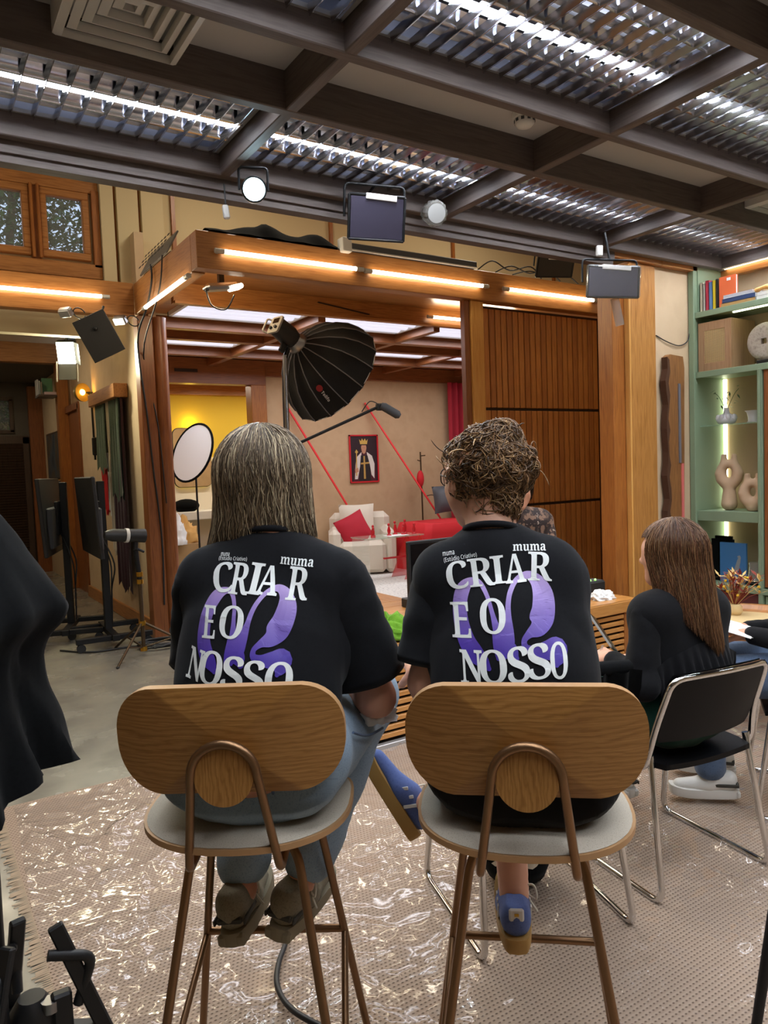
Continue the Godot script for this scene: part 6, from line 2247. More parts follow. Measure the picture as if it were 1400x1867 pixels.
	part("footrest", mb().tube([Vector3(-0.166, 0.335, -0.178), Vector3(0.166, 0.335, -0.178)], 0.0095, 10), M.copper, t)
	return t


# cantilever-style stacking chair with a chromed sled frame, seat and back black
func make_sled_chair(label: String, at: Vector3, turn: float) -> Node3D:
	var t := thing("sled_chair", label, "chair", at, turn, "black chairs with chrome sled frames")
	for s in [-1.0, 1.0]:
		# upright, sled runner and front leg in one bent tube
		part("side_frame", mb().tube(rounded([Vector3(s * 0.22, 0.47, 0.16), Vector3(s * 0.25, 0.012, 0.235), Vector3(s * 0.25, 0.012, -0.26), Vector3(s * 0.23, 0.435, -0.20)], 0.05, 6), 0.011, 10), M.chrome, t)
	part("back_frame", mb().tube(rounded([Vector3(-0.20, 0.425, -0.12), Vector3(-0.245, 0.425, 0.16), Vector3(-0.225, 0.57, 0.19), Vector3(-0.215, 0.745, 0.255), Vector3(0.0, 0.755, 0.29), Vector3(0.215, 0.745, 0.255), Vector3(0.225, 0.57, 0.19), Vector3(0.245, 0.425, 0.16), Vector3(0.20, 0.425, -0.12)], 0.045, 6), 0.011, 10), M.chrome, t)
	# seat and back shells
	var rows := []
	for i in 13:
		var z := lerpf(-0.22, 0.2, i / 12.0)
		var row := PackedVector3Array()
		for j in 17:
			var u := -1.0 + j / 8.0
			var hw := 0.22 * (1.0 - 0.12 * pow(absf(i / 6.0 - 1.0), 4.0))
			row.append(Vector3(u * hw, 0.447 - 0.012 * (1 - u * u) - (0.02 * pow(maxf(0.0, (-z - 0.1) / 0.12), 2.0)), z))
		rows.append(row)
	var st := mb()
	st.grid(rows, false, Vector3.UP)
	var low := []
	for r in rows:
		var q := PackedVector3Array()
		for p in r:
			q.append(p - Vector3(0, 0.018, 0))
		low.append(q)
	st.grid(low, false, Vector3.DOWN)
	var rim_t := PackedVector3Array()
	var rim_b := PackedVector3Array()
	for src in [[rows, rim_t], [low, rim_b]]:
		for j in 17:
			src[1].append(src[0][0][j])
		for i in range(1, 13):
			src[1].append(src[0][i][16])
		for j in range(15, -1, -1):
			src[1].append(src[0][12][j])
		for i in range(11, 0, -1):
			src[1].append(src[0][i][0])
	st.grid([rim_t, rim_b], true)
	part("seat", st, M.black_shell, t)
	var bk := mb()
	for face_ in 2:
		var br := []
		for i in 11:
			var v := i / 10.0
			var row := PackedVector3Array()
			for j in 17:
				var u := -1.0 + j / 8.0
				var y := lerpf(0.515, 0.755, v)
				var edge := 1.0 - 0.06 * pow(absf(v * 2.0 - 1.0), 5.0)
				row.append(Vector3(u * 0.212 * edge, y + 0.012 * (1.0 - u * u) * v, 0.175 + 0.085 * v + 0.035 * (1.0 - u * u) - (0.02 if face_ else 0.0) - (0.008 * sin(PI * v) if face_ else 0.0)))
			br.append(row)
		bk.grid(br, false, Vector3.FORWARD if face_ else Vector3.BACK)
	part("backrest", bk, M.black_shell, t)
	return t


func make_seats() -> void:
	var st := make_stool()
	st.set_meta("label", "oak-backed bar stool with copper legs under the person in jeans")
	st.position = Vector3(0.588, 0, -1.487)
	st.rotation.y = deg_to_rad(-34.0)
	copy_of(st, "bar_stool", Vector3(1.035, 0, -1.122), deg_to_rad(-41.0), "oak-backed bar stool with copper legs under the person in black trousers")
	make_sled_chair("black chair with a chrome sled frame in front of the right stool", Vector3(1.62, 0, -1.76), deg_to_rad(-16.0))
	make_sled_chair("black chair with a chrome sled frame under the long-haired person", Vector3(2.238, 0, -1.683), deg_to_rad(-8.0))
	make_sled_chair("black chair with a chrome sled frame cut off by the right edge", Vector3(3.09, 0, -1.565), deg_to_rad(35.0))


# ---------------------------------------------------------------- people
func fold_noise(seed_: int, freq := 6.0) -> FastNoiseLite:
	var f := FastNoiseLite.new()
	f.seed = seed_
	f.frequency = freq
	f.fractal_type = FastNoiseLite.FRACTAL_RIDGED
	f.fractal_octaves = 2
	return f


# skull, jaw, nose, lips and ears round a centre; "b" turns the head
func head_into(m: MB, c: Vector3, b: Basis, neck: Vector3) -> void:
	var s := SDF.new()
	s.k = 0.03
	var o := func(x: float, y: float, z: float) -> Vector3: return c + b * Vector3(x, y, z)
	s.add(o.call(0, 0.03, 0.022), o.call(0, 0.032, -0.025), 0.082, 0.078)
	s.add(o.call(0, -0.02, 0.01), o.call(0, -0.03, -0.04), 0.068, 0.058)
	s.add(o.call(0, -0.03, -0.05), o.call(0, -0.08, -0.072), 0.05, 0.03)
	for sx in [-1.0, 1.0]:
		s.add(o.call(sx * 0.04, -0.045, -0.03), o.call(sx * 0.018, -0.085, -0.065), 0.034, 0.022)
		s.add(o.call(sx * 0.03, 0.026, -0.088), o.call(sx * 0.05, 0.022, -0.075), 0.01, 0.01)
		s.add(o.call(sx * 0.042, -0.012, -0.075), o.call(sx * 0.05, -0.02, -0.06), 0.018, 0.016)
	s.add(neck, o.call(0, -0.03, 0.018), 0.056, 0.05)
	s.mesh_into(m, 0.006)
	var f := SDF.new()
	f.k = 0.008
	f.add(o.call(0, 0.012, -0.096), o.call(0, -0.026, -0.117), 0.009, 0.012)
	f.add(o.call(0, 0.0, -0.085), o.call(0, -0.028, -0.095), 0.014, 0.018)
	for sx in [-1.0, 1.0]:
		f.add(o.call(sx * 0.01, -0.03, -0.107), o.call(sx * 0.012, -0.031, -0.1), 0.008, 0.008)
	f.mesh_into(m, 0.004)
	for sx in [-1.0, 1.0]:
		var e := SDF.new()
		e.k = 0.006
		var pts := []
		for i in 7:
			var a := -1.2 + 3.6 * i / 6.0
			pts.append(o.call(sx * (0.084 + 0.004 * sin(a)), -0.002 + 0.026 * sin(a), 0.004 + 0.015 * cos(a)))
		for i in 6:
			e.add(pts[i], pts[i + 1], 0.006, 0.006)
		e.add(o.call(sx * 0.078, 0.002, 0.004), o.call(sx * 0.083, -0.018, 0.0), 0.012, 0.009)
		e.mesh_into(m, 0.003)


# eyes, brows and mouth as small pieces of the head
func face_bits(parent: Node3D, c: Vector3, b: Basis, brow: Color) -> void:
	for sx in [-1.0, 1.0]:
		var e := part("eye", mb().ball(c + b * Vector3(sx * 0.031, 0.008, -0.084), Vector3.ONE * 0.0125, 12), M.eye_white, parent)
		part("iris", mb().ball(c + b * Vector3(sx * 0.031, 0.008, -0.0925), Vector3.ONE * 0.0058, 10), M.iris_brown, e)
		part("brow", mb().tube([c + b * Vector3(sx * 0.014, 0.027, -0.1), c + b * Vector3(sx * 0.032, 0.033, -0.097), c + b * Vector3(sx * 0.05, 0.027, -0.085)], [0.002, 0.0035, 0.0015], 6), M.brow, parent)
	part("lips", mb().tube([c + b * Vector3(-0.024, -0.055, -0.088), c + b * Vector3(0, -0.053, -0.1), c + b * Vector3(0.024, -0.055, -0.088)], [0.002, 0.0065, 0.002], 8), M.lips, parent)


# palm and five fingers; fwd points along the fingers, up is the back of the hand
func hand_into(m: MB, wrist: Vector3, fwd: Vector3, up: Vector3, curl: float, thumb_side: float, spread := 1.0) -> void:
	var z := fwd.normalized()
	var x := up.cross(z).normalized()
	var y := z.cross(x)
	var s := SDF.new()
	s.k = 0.012
	for i in 4:
		var ox := (i - 1.5) * 0.018
		s.add(wrist + z * 0.012 + x * ox * 0.6, wrist + z * 0.082 + x * ox, 0.015, 0.0115)
	s.add(wrist - z * 0.05, wrist + z * 0.02, 0.024, 0.022)
	var tb := wrist + z * 0.028 + x * thumb_side * 0.026 - y * 0.006
	s.add(tb, tb + (z * 0.6 + x * thumb_side * 0.6 - y * 0.35).normalized() * 0.038, 0.014, 0.0105)
	s.mesh_into(m, 0.004)
	var lens := [0.068, 0.078, 0.073, 0.058]
	for i in 4:
		var k := i if thumb_side < 0 else 3 - i
		var ox := (i - 1.5) * 0.0185 * spread
		var p := wrist + z * 0.082 + x * ox
		var fs := SDF.new()
		fs.k = 0.004
		var a := curl * 0.35
		for j in 3:
			var ln: float = lens[k] * [0.45, 0.3, 0.25][j]
			var q := p + (z * cos(a) - y * sin(a)) * ln + x * ox * 0.06
			fs.add(p, q, [0.0095, 0.0088, 0.008][j], [0.0088, 0.008, 0.007][j])
			p = q
			a += curl * [0.55, 0.4, 0.0][j]
		fs.mesh_into(m, 0.0035)
	var ts := SDF.new()
	ts.k = 0.004
	var d := (z * 0.75 + x * thumb_side * 0.45 - y * 0.5).normalized()
	var t0 := tb + (z * 0.6 + x * thumb_side * 0.6 - y * 0.35).normalized() * 0.036
	ts.add(t0, t0 + d * 0.03, 0.0105, 0.0095)
	ts.add(t0 + d * 0.03, t0 + (d + z * 0.3 - x * thumb_side * 0.25).normalized() * 0.054, 0.0095, 0.0075)
	ts.mesh_into(m, 0.0035)


# skin: one surface from head to ankles, hands with five fingers each
func body_mesh(J: Dictionary) -> MB:
	var m := mb()
	var s := SDF.new()
	s.k = 0.04
	s.add(J.hips + Vector3(0, 0.02, 0), J.chest, 0.10, 0.105, 0.75)
	s.add(J.chest, J.neck - Vector3(0, 0.05, 0), 0.105, 0.06, 0.75)
	s.add(J.neck - Vector3(0, 0.06, 0), J.neck + Vector3(0, 0.02, 0), 0.055, 0.05)
	for e in [["ls", "le", "lw", "lh", "lk", "la"], ["rs", "re", "rw", "rh", "rk", "ra"]]:
		s.add(J.chest + Vector3(0, 0.06, 0), J[e[0]], 0.07, 0.05)
		s.add(J[e[0]], J[e[1]], 0.048, 0.037)
		s.add(J[e[1]], J[e[2]], 0.037, 0.025)
		s.add(J.hips, J[e[3]], 0.09, 0.085)
		s.add(J[e[3]], J[e[4]], 0.08, 0.055)
		s.add(J[e[4]], J[e[5]], 0.052, 0.036)
	s.mesh_into(m, 0.013)
	hand_into(m, J.lw, J.get("lf", J.lw - J.le), J.get("lu", Vector3.UP), J.get("lc", 0.9), 1.0)
	hand_into(m, J.rw, J.get("rf", J.rw - J.re), J.get("ru", Vector3.UP), J.get("rc", 0.9), -1.0)
	head_into(m, J.head, J.get("hb", Basis()), J.neck)
	return m


# torso of a loose T-shirt
func shirt_sdf(J: Dictionary, seed_: int, loose := 1.0) -> SDF:
	var s := SDF.new()
	s.k = 0.05
	var hem: Vector3 = J.hips + Vector3(0, 0.03, -0.02 if J.has("back_z") else 0.005)
	var mid: Vector3 = (J.hips + J.chest) / 2.0 + Vector3(0, 0.02, 0.015)
	s.add(hem, mid, 0.165 * loose, 0.16 * loose, 0.66)
	s.add(mid, J.chest, 0.16 * loose, 0.158 * loose, 0.66)
	var u: Vector3 = (J.ls + J.rs) / 2.0
	s.add(J.chest, u - Vector3(0, 0.03, -0.01), 0.158 * loose, 0.13, 0.62)
	s.add(J.ls.lerp(u, 0.12), J.rs.lerp(u, 0.12), 0.066, 0.066)
	for e in [J.ls, J.rs]:
		s.add(J.neck - Vector3(0, 0.035, 0), e.lerp(u, 0.1) + Vector3(0, 0.005, 0), 0.062, 0.062)
		s.add(e.lerp(u, 0.25), e.lerp(u, 0.25) - Vector3(0, 0.13, 0), 0.07, 0.08)
	s.folds = fold_noise(seed_, 3.2)
	s.amp = 0.007
	s.nscale = Vector3(1.0, 0.55, 1.0)
	s.floor_y = J.hips.y - 0.05
	return s


func sleeve(parent: Node3D, sh: Vector3, el: Vector3, reach: float, r0: float, r1: float, m: Material, seed_: int) -> void:
	var f := fold_noise(seed_, 9.0)
	var d := (el - sh).normalized()
	var x := d.cross(Vector3(0, 0, 1))
	x = x.normalized() if x.length() > 0.05 else Vector3.RIGHT
	var y := d.cross(x)
	var rows := []
	var N := 16
	for i in N + 5:
		var t: float = minf(1.0, float(i) / N)
		var row := PackedVector3Array()
		var p := sh - d * 0.05 + d * (reach + 0.05) * t
		var r := lerpf(r0, r1, t) * minf(1.0, 0.72 + 2.2 * t)
		if i > N:
			r -= 0.006 * (i - N)
			p -= d * 0.015 * (i - N)
		for k in 28:
			var a := TAU * k / 28.0
			var q := x * cos(a) + y * sin(a)
			row.append(p + q * (r + 0.007 * f.get_noise_3dv(p + q * 0.06)))
		rows.append(row)
	var b := mb()
	b.grid(rows, true)
	part("sleeve", b, m, parent)


# a long sleeve in one piece over shoulder, elbow and wrist
func long_sleeve(parent: Node3D, a: Vector3, b: Vector3, c: Vector3, m: Material, seed_: int) -> void:
	var s := SDF.new()
	s.k = 0.03
	s.add(a, b, 0.062, 0.052)
	s.add(b, b.lerp(c, 0.93), 0.052, 0.04)
	s.folds = fold_noise(seed_, 5.0)
	s.amp = 0.006
	var q := mb()
	s.mesh_into(q, 0.009)
	part("sleeve", q, m, parent)


# pelvis and legs of trousers; cuts the legs off at the hem height
func trousers_mesh(J: Dictionary, hem_l: float, hem_r: float, seed_: int, fat := 1.0) -> MB:
	var m := mb()
	var s := SDF.new()
	s.k = 0.045
	s.add(J.hips + Vector3(-0.07, 0.02, 0.02), J.hips + Vector3(0.07, 0.02, 0.02), 0.118 * fat, 0.118 * fat)
	s.add(J.hips + Vector3(0, 0.1, 0.01), J.hips, 0.13, 0.13, 0.75)
	for e in [["lh", "lk", "la", hem_l], ["rh", "rk", "ra", hem_r]]:
		s.add(J[e[0]], J[e[1]], 0.10 * fat, 0.078 * fat)
		var t: float = e[3]
		s.add(J[e[1]], J[e[1]].lerp(J[e[2]], t), 0.075 * fat, 0.062 * fat)
	s.folds = fold_noise(seed_, 5.0)
	s.amp = 0.006
	s.floor_y = minf(J.hips.y - 0.115, 10.0) if J.get("flat_seat", 0.0) == 0.0 else -1e9
	s.floor_y = -1e9
	s.mesh_into(m, 0.012)
	# sit flat on the seat
	for i in m.v.size():
		var p := m.v[i]
		if p.y < J.seat and p.z > J.get("seat_front", -0.2) and p.y > J.seat - 0.08:
			m.v[i] = Vector3(p.x, J.seat, p.z)
	if J.has("back_z"):
		for i in m.v.size():
			var p := m.v[i]
			var lim: float = J.back_z + 0.055 * clampf((0.83 - p.y) / 0.07, 0.0, 1.0)
			if p.z > lim:
				m.v[i] = Vector3(p.x, p.y, lim)
	return m


# a low trainer: sole, upper, tongue, laces and side stripes; toe along -z, sole at y = 0
func shoe(parent: Node3D, at: Vector3, basis_: Basis, kind: String) -> void:
	var n := Node3D.new()
	n.name = "shoe"
	parent.add_child(n, true)
	n.transform = Transform3D(basis_, at)
	var sole_m: Material = M.gum_sole if kind == "blue" else (M.shoe_sole_tan if kind == "olive" else M.shoe_white)
	var up_m: Material = M.shoe_blue if kind == "blue" else (M.shoe_olive if kind == "olive" else M.shoe_white)
	var ol := func(k: float) -> PackedVector2Array:
		var o := PackedVector2Array()
		for i in 28:
			var a := TAU * i / 28.0
			var z := -cos(a) * 0.138
			var w := 0.0415 + 0.0035 * cos(a)
			o.append(Vector2(signf(sin(a)) * pow(absf(sin(a)), 0.45) * w * k, -0.07 + z * (0.5 + 0.5 * k)))
		return o
	var th := 0.034 if kind == "blue" else 0.036
	var rows := []
	for q in [[0.0, 0.97], [0.004, 1.0], [th * 0.6, 1.02], [th, 1.0]]:
		var row := PackedVector3Array()
		for p in ol.call(q[1]):
			var lug := 0.0
			if kind == "olive" and q[0] < 0.003:
				lug = 0.006 * (0.5 + 0.5 * sin(p.y * 130.0))
			row.append(Vector3(p.x, q[0] + lug + (0.012 * pow(maxf(0.0, (-p.y - 0.12) / 0.08), 2.0)), p.y))
		rows.append(row)
	var sb := mb()
	sb.grid(rows, true, Vector3.ZERO, true)
	sb.face(Array(rows[0]), Vector3.DOWN)
	sb.face(Array(rows[3]), Vector3.UP)
	part("sole", sb, sole_m, n)
	var u := SDF.new()
	u.k = 0.025
	u.add(Vector3(0, th + 0.02, 0.026), Vector3(0, th + 0.012, -0.06), 0.033, 0.036)
	u.add(Vector3(0, th + 0.01, -0.06), Vector3(0, th + 0.004, -0.165), 0.038, 0.028)
	u.add(Vector3(0, th + 0.045, 0.03), Vector3(0, th + 0.035, -0.03), 0.028, 0.031)
	u.floor_y = th - 0.002
	if kind == "olive":
		u.add(Vector3(0, th + 0.06, 0.025), Vector3(0, th + 0.055, -0.02), 0.034, 0.034)
	u.top_y = th + (0.066 if kind == "blue" else 0.085)
	var um := mb()
	u.mesh_into(um, 0.006)
	part("upper", um, up_m, n)
	if kind == "blue":
		part("heel_tab", mb().box(Vector3(0, th + 0.052, 0.055), Vector3(0.034, 0.03, 0.009), 0.004, Basis(Vector3.RIGHT, -0.1)), M.shoe_white, n)
		part("gold_mark", mb().box(Vector3(0.0, th + 0.055, 0.0598), Vector3(0.01, 0.006, 0.002), 0.0, Basis(Vector3.RIGHT, -0.15)), M.brass, n)
		for s in [-1.0, 1.0]:
			for k in 3:
				part("stripe", mb().box(Vector3(s * 0.0375, th + 0.022, -0.012 - 0.026 * k), Vector3(0.004, 0.042, 0.009), 0.001, Basis(Vector3.RIGHT, 0.45)), M.shoe_white, n)
	else:
		part("heel_band", mb().box(Vector3(0, th + 0.025, 0.056), Vector3(0.062, 0.016, 0.012), 0.004), M.shoe_dark, n)
		for s in [-1.0, 1.0]:
			part("side_band", mb().box(Vector3(s * 0.037, th + 0.022, 0.0), Vector3(0.006, 0.014, 0.12), 0.002), M.shoe_dark, n)
			part("heel_lug", mb().box(Vector3(s * 0.022, 0.018, 0.06), Vector3(0.024, 0.03, 0.016), 0.006), sole_m, n)
	for k in 4:
		part("lace", mb().tube([Vector3(-0.022, th + 0.042 - 0.007 * k, -0.045 - 0.022 * k), Vector3(0, th + 0.05 - 0.007 * k, -0.048 - 0.022 * k), Vector3(0.022, th + 0.042 - 0.007 * k, -0.045 - 0.022 * k)], 0.003, 6), M.lace, n)
	part("lace_bow", mb().tube(curve([Vector3(0.0, th + 0.055, -0.045), Vector3(0.045, th + 0.075, -0.03), Vector3(0.052, th + 0.045, -0.02), Vector3(0.03, th + 0.05, -0.035), Vector3(0.055, th + 0.01, -0.03)], 6), 0.0025, 6), M.lace, n)


# many thin strands in one mesh; colours from a palette
func strands(paths: Array, r: float, cols: Array, rng: RandomNumberGenerator) -> MB:
	var b := mb()
	for p in paths:
		var c: Color = cols[rng.randi() % cols.size()]
		b.col = (c * rng.randf_range(0.8, 1.2)).clamp().srgb_to_linear()
		var rr := []
		for i in p.size():
			var t: float = float(i) / (p.size() - 1)
			rr.append(r * (0.55 + 0.45 * sin(PI * clampf(t * 0.8 + 0.15, 0.0, 1.0))) if t < 0.97 else r * 0.2)
		b.tube(p, rr, 3, false)
	return b


# long straight hair: phi 0 is the back of the head; returns a point on the fall of hair
func fall(J: Dictionary, H: Dictionary, phi: float, s: float, off: float) -> Vector3:
	var b: Basis = J.get("hb", Basis())
	var th: float = lerpf(0.02, 1.72, minf(1.0, s / H.turn))
	var rx: float = H.rx + off
	var ry: float = H.ry + off
	var rz: float = H.rz + off
	var ph := clampf(phi, -2.05, 2.05)
	var crown := Vector3(0, 0.02, H.get("crown_z", 0.0))
	var q := crown + Vector3(sin(th) * sin(ph) * rx, cos(th) * ry, sin(th) * cos(ph) * rz)
	if s > H.turn:
		var t: float = (s - float(H.turn)) / (1.0 - H.turn)
		var drop: float = (H.len_l if ph < 0 else H.len_r)
		drop = lerpf(H.len_m, drop, clampf(absf(ph) / 1.3, 0.0, 1.0))
		q.y -= t * drop
		var w: float = lerpf(1.0, H.get("flare_l", H.flare) if ph < 0 else H.flare, t * t)
		q.x *= w
		q.z = q.z * lerpf(1.0, H.get("flare_z", 0.8), t) + t * H.get("back", 0.03)
	return J.head + b * q


func long_hair(parent: Node3D, J: Dictionary, H: Dictionary) -> void:
	var rng := RandomNumberGenerator.new()
	rng.seed = H.seed
	var f := FastNoiseLite.new()
	f.seed = H.seed
	f.frequency = 9.0
	var rows := []
	for i in 25:
		var s := i / 24.0
		var row := PackedVector3Array()
		for k in 49:
			var phi := lerpf(-2.05, 2.05, k / 48.0)
			row.append(fall(J, H, phi, minf(s, 0.93), -0.006 + 0.006 * sin(phi * 17.0 + 3.0 * s) * s))
		rows.append(row)
	var b := mb(H.cols[H.cols.size() - 1].srgb_to_linear())
	b.grid(rows, false, Vector3.BACK)
	var back := []
	for i in 25:
		var row := PackedVector3Array()
		for k in 49:
			row.append(fall(J, H, lerpf(-2.05, 2.05, k / 48.0), minf(i / 24.0, 0.93), -0.02))
		back.append(row)
	b.grid(back, false, Vector3.FORWARD)
	# the top front of the head, combed back from the forehead
	var hbv: Basis = J.get("hb", Basis())
	var front := []
	for i in 9:
		var row := PackedVector3Array()
		var th := lerpf(0.0, 1.12, i / 8.0)
		for k in 25:
			var ph := lerpf(1.9, TAU - 1.9, k / 24.0)
			row.append(J.head + hbv * (Vector3(0, 0.02, H.get("crown_z", 0.0)) + Vector3(sin(th) * sin(ph) * (H.rx - 0.004), cos(th) * (H.ry - 0.004), sin(th) * cos(ph) * (H.rz - 0.004))))
		front.append(row)
	b.grid(front, false, Vector3.UP)
	var sh := part("hair", b, M.hair, parent)
	var paths := []
	for n in H.count / 4:
		var ph := rng.randf_range(1.8, TAU - 1.8)
		var off := rng.randf_range(-0.004, 0.003)
		var p := []
		var th1 := rng.randf_range(0.8, 1.2)
		for i in 7:
			var th := lerpf(0.05, th1, i / 6.0)
			p.append(J.head + hbv * (Vector3(0, 0.02, H.get("crown_z", 0.0)) + Vector3(sin(th) * sin(ph) * (H.rx + off), cos(th) * (H.ry + off), sin(th) * cos(ph) * (H.rz + off))))
		paths.append(p)
	for n in H.count:
		var phi := rng.randf_range(-2.1, 2.1)
		var s0 := rng.randf_range(0.0, 0.45)
		var s1 := rng.randf_range(0.8, 1.05)
		var off := rng.randf_range(-0.005, 0.0045)
		var p := []
		var N := 12
		var wav := rng.randf_range(0.0, 0.025)
		var seed2 := rng.randf() * 50.0
		for i in N:
			var s := lerpf(s0, s1, float(i) / (N - 1))
			var ph: float = phi + H.wave * f.get_noise_2d(phi * 0.4 + seed2 * 0.01, s * 0.35) + wav * sin(s * 9.0 + seed2) * s
			p.append(fall(J, H, ph, s, off + 0.003 * sin(s * 7.0 + seed2)))
		paths.append(p)
	var st := part("strands", strands(paths, H.get("thick", 0.0011), H.cols, rng), M.hair, sh)
	st.set_meta("kind", "stuff")


# curly hair gathered up: a noisy mass wrapped in ringlets
func curly_hair(parent: Node3D, J: Dictionary) -> void:
	var rng := RandomNumberGenerator.new()
	rng.seed = 42
	var b: Basis = J.get("hb", Basis())
	var o := func(x: float, y: float, z: float) -> Vector3: return J.head + b * Vector3(x, y, z)
	var s := SDF.new()
	s.k = 0.03
	s.add(o.call(0, 0.03, 0.018), o.call(0, 0.025, -0.03), 0.083, 0.08)
	s.add(o.call(0.0, -0.02, 0.025), o.call(0, -0.05, 0.035), 0.078, 0.055)
	s.add(o.call(0.0, 0.055, 0.04), o.call(0.012, 0.03, 0.05), 0.058, 0.048)
	s.folds = fold_noise(31, 9.0)
	s.amp = 0.012
	var m := mb(hx("3a2a1c").srgb_to_linear())
	# keep the face free
	s.cuts = [Plane(b * Vector3(0, -0.62, -0.78).normalized(), (J.head + b * Vector3(0, 0.02, -0.06)).dot(b * Vector3(0, -0.62, -0.78).normalized()))]
	s.mesh_into(m, 0.007)
	var sh := part("hair", m, M.hair, parent)
	var paths := []
	for n in 1500:
		var u := Vector3(rng.randfn(), rng.randfn() * 0.9 + 0.25, rng.randfn() + 0.55).normalized()
		if u.z < -0.35 and u.y < 0.55:
			continue
		var at: Vector3 = J.head + b * (Vector3(0.01, 0.02, 0.01) + u * 0.2)
		# sink on to the mass
		for i in 14:
			at -= b * u * s.at(at) * 0.8
		var side := (b * u).cross(Vector3(rng.randfn(), rng.randfn(), rng.randfn())).normalized()
		var side2 := (b * u).cross(side).normalized()
		var turns := rng.randf_range(0.6, 1.9)
		var ln := rng.randf_range(0.06, 0.15)
		var rad := rng.randf_range(0.003, 0.008)
		var p := []
		var N := 20
		var bend := rng.randf_range(-0.9, 0.9)
		var dirv := side
		var pos := at
		for i in N:
			var t := float(i) / (N - 1)
			dirv = (dirv + side2 * bend * 0.08).normalized()
			pos += dirv * ln / N
			var d := s.at(pos)
			var g: Vector3 = (pos - (J.head + b * Vector3(0.01, 0.02, 0.01))).normalized()
			pos -= g * (d - 0.002) * 0.7
			var a := turns * TAU * t
			p.append(pos + g * (0.002 + rad * (0.5 + 0.5 * cos(a)) * (0.3 + 0.7 * sin(PI * t))) + dirv.cross(g) * rad * sin(a))
		paths.append(p)
	# stray ends
	for n in 18:
		var u := Vector3(rng.randfn(), absf(rng.randfn()) * 0.8 - 0.2, rng.randfn() * 0.6 + 0.3).normalized()
		var at: Vector3 = J.head + b * (u * 0.105 + Vector3(0.01, 0.02, 0.01))
		var p := []
		var dirv: Vector3 = (b * u + Vector3(rng.randfn(), rng.randfn(), rng.randfn()) * 0.6).normalized()
		var crl := Vector3(rng.randfn(), rng.randfn(), rng.randfn()) * 0.6
		for i in 10:
			p.append(at)
			at += dirv * 0.0055
			dirv = (dirv + crl * 0.35 + Vector3(0, -0.05, 0)).normalized()
		paths.append(p)
	var st := part("curls", strands(paths, 0.0014, [hx("5a4029"), hx("6d5034"), hx("8a6843"), hx("463220"), hx("a38258"), hx("79593a")], rng), M.hair, sh)
	st.set_meta("kind", "stuff")


# ---------------------------------------------------------------- shirt print laid on the cloth
func lay(b: MB, s: SDF, tris: Array, lift: float, shade: Callable) -> void:
	# tris: flat list of Vector2 corners in the shirt's own x and y
	var todo := tris
	for i in range(0, todo.size(), 3):
		split_lay(b, s, todo[i], todo[i + 1], todo[i + 2], lift, shade, 0)


var lay_cache := {}


func on_cloth(s: SDF, p: Vector2, lift: float) -> Vector3:
	var key := Vector3(snappedf(p.x, 0.0004), snappedf(p.y, 0.0004), s.get_instance_id() % 100000)
	if not lay_cache.has(key):
		lay_cache[key] = s.hit(p.x, p.y, 0.35)
	return Vector3(p.x, p.y, lay_cache[key] + lift)


func split_lay(b: MB, s: SDF, p: Vector2, q: Vector2, r: Vector2, lift: float, shade: Callable, depth: int) -> void:
	var a := p.distance_to(q)
	var c := q.distance_to(r)
	var d := r.distance_to(p)
	var big := maxf(a, maxf(c, d))
	if big > 0.011 and depth < 9:
		if big == a:
			var m := (p + q) / 2.0
			split_lay(b, s, p, m, r, lift, shade, depth + 1)
			split_lay(b, s, m, q, r, lift, shade, depth + 1)
		elif big == c:
			var m := (q + r) / 2.0
			split_lay(b, s, p, q, m, lift, shade, depth + 1)
			split_lay(b, s, p, m, r, lift, shade, depth + 1)
		else:
			var m := (r + p) / 2.0
			split_lay(b, s, p, q, m, lift, shade, depth + 1)
			split_lay(b, s, m, q, r, lift, shade, depth + 1)
		return
	var v := [on_cloth(s, p, lift), on_cloth(s, q, lift), on_cloth(s, r, lift)]
	for k in v:
		if is_nan(k.z):
			return
	var nn: Vector3 = (v[1] - v[0]).cross(v[2] - v[0])
	if nn.length() < 1e-12:
		return
	if nn.z > 0:
		v = [v[0], v[2], v[1]]
	else:
		nn = -nn
	nn = nn.normalized()
	for k in v:
		b.col = shade.call(k)
		b.vert(k, nn)
	var e := b.v.size() - 3
	b.tri(e, e + 1, e + 2)


func glyphs(text: String, bold: bool, serif: bool) -> Array:
	# triangles of a text in the plane, scaled to a unit box about its middle
	var tm := TextMesh.new()
	tm.text = text
	tm.font = font(bold, serif)
	tm.font_size = 64
	tm.pixel_size = 0.01
	tm.depth = 0.0
	tm.curve_step = 1.0
	var arr := tm.get_mesh_arrays()
	var vs: PackedVector3Array = arr[Mesh.ARRAY_VERTEX]
	var id: PackedInt32Array = arr[Mesh.ARRAY_INDEX]
	var ns: PackedVector3Array = arr[Mesh.ARRAY_NORMAL]
	var lo := Vector2.ONE * 1e9
	var hi := -lo
	for p in vs:
		lo = lo.min(Vector2(p.x, p.y))
		hi = hi.max(Vector2(p.x, p.y))
	var out := []
	for i in range(0, id.size(), 3):
		for k in 3:
			var p := vs[id[i + k]]
			out.append((Vector2(p.x, p.y) - (lo + hi) / 2.0) / (hi - lo))
	return out


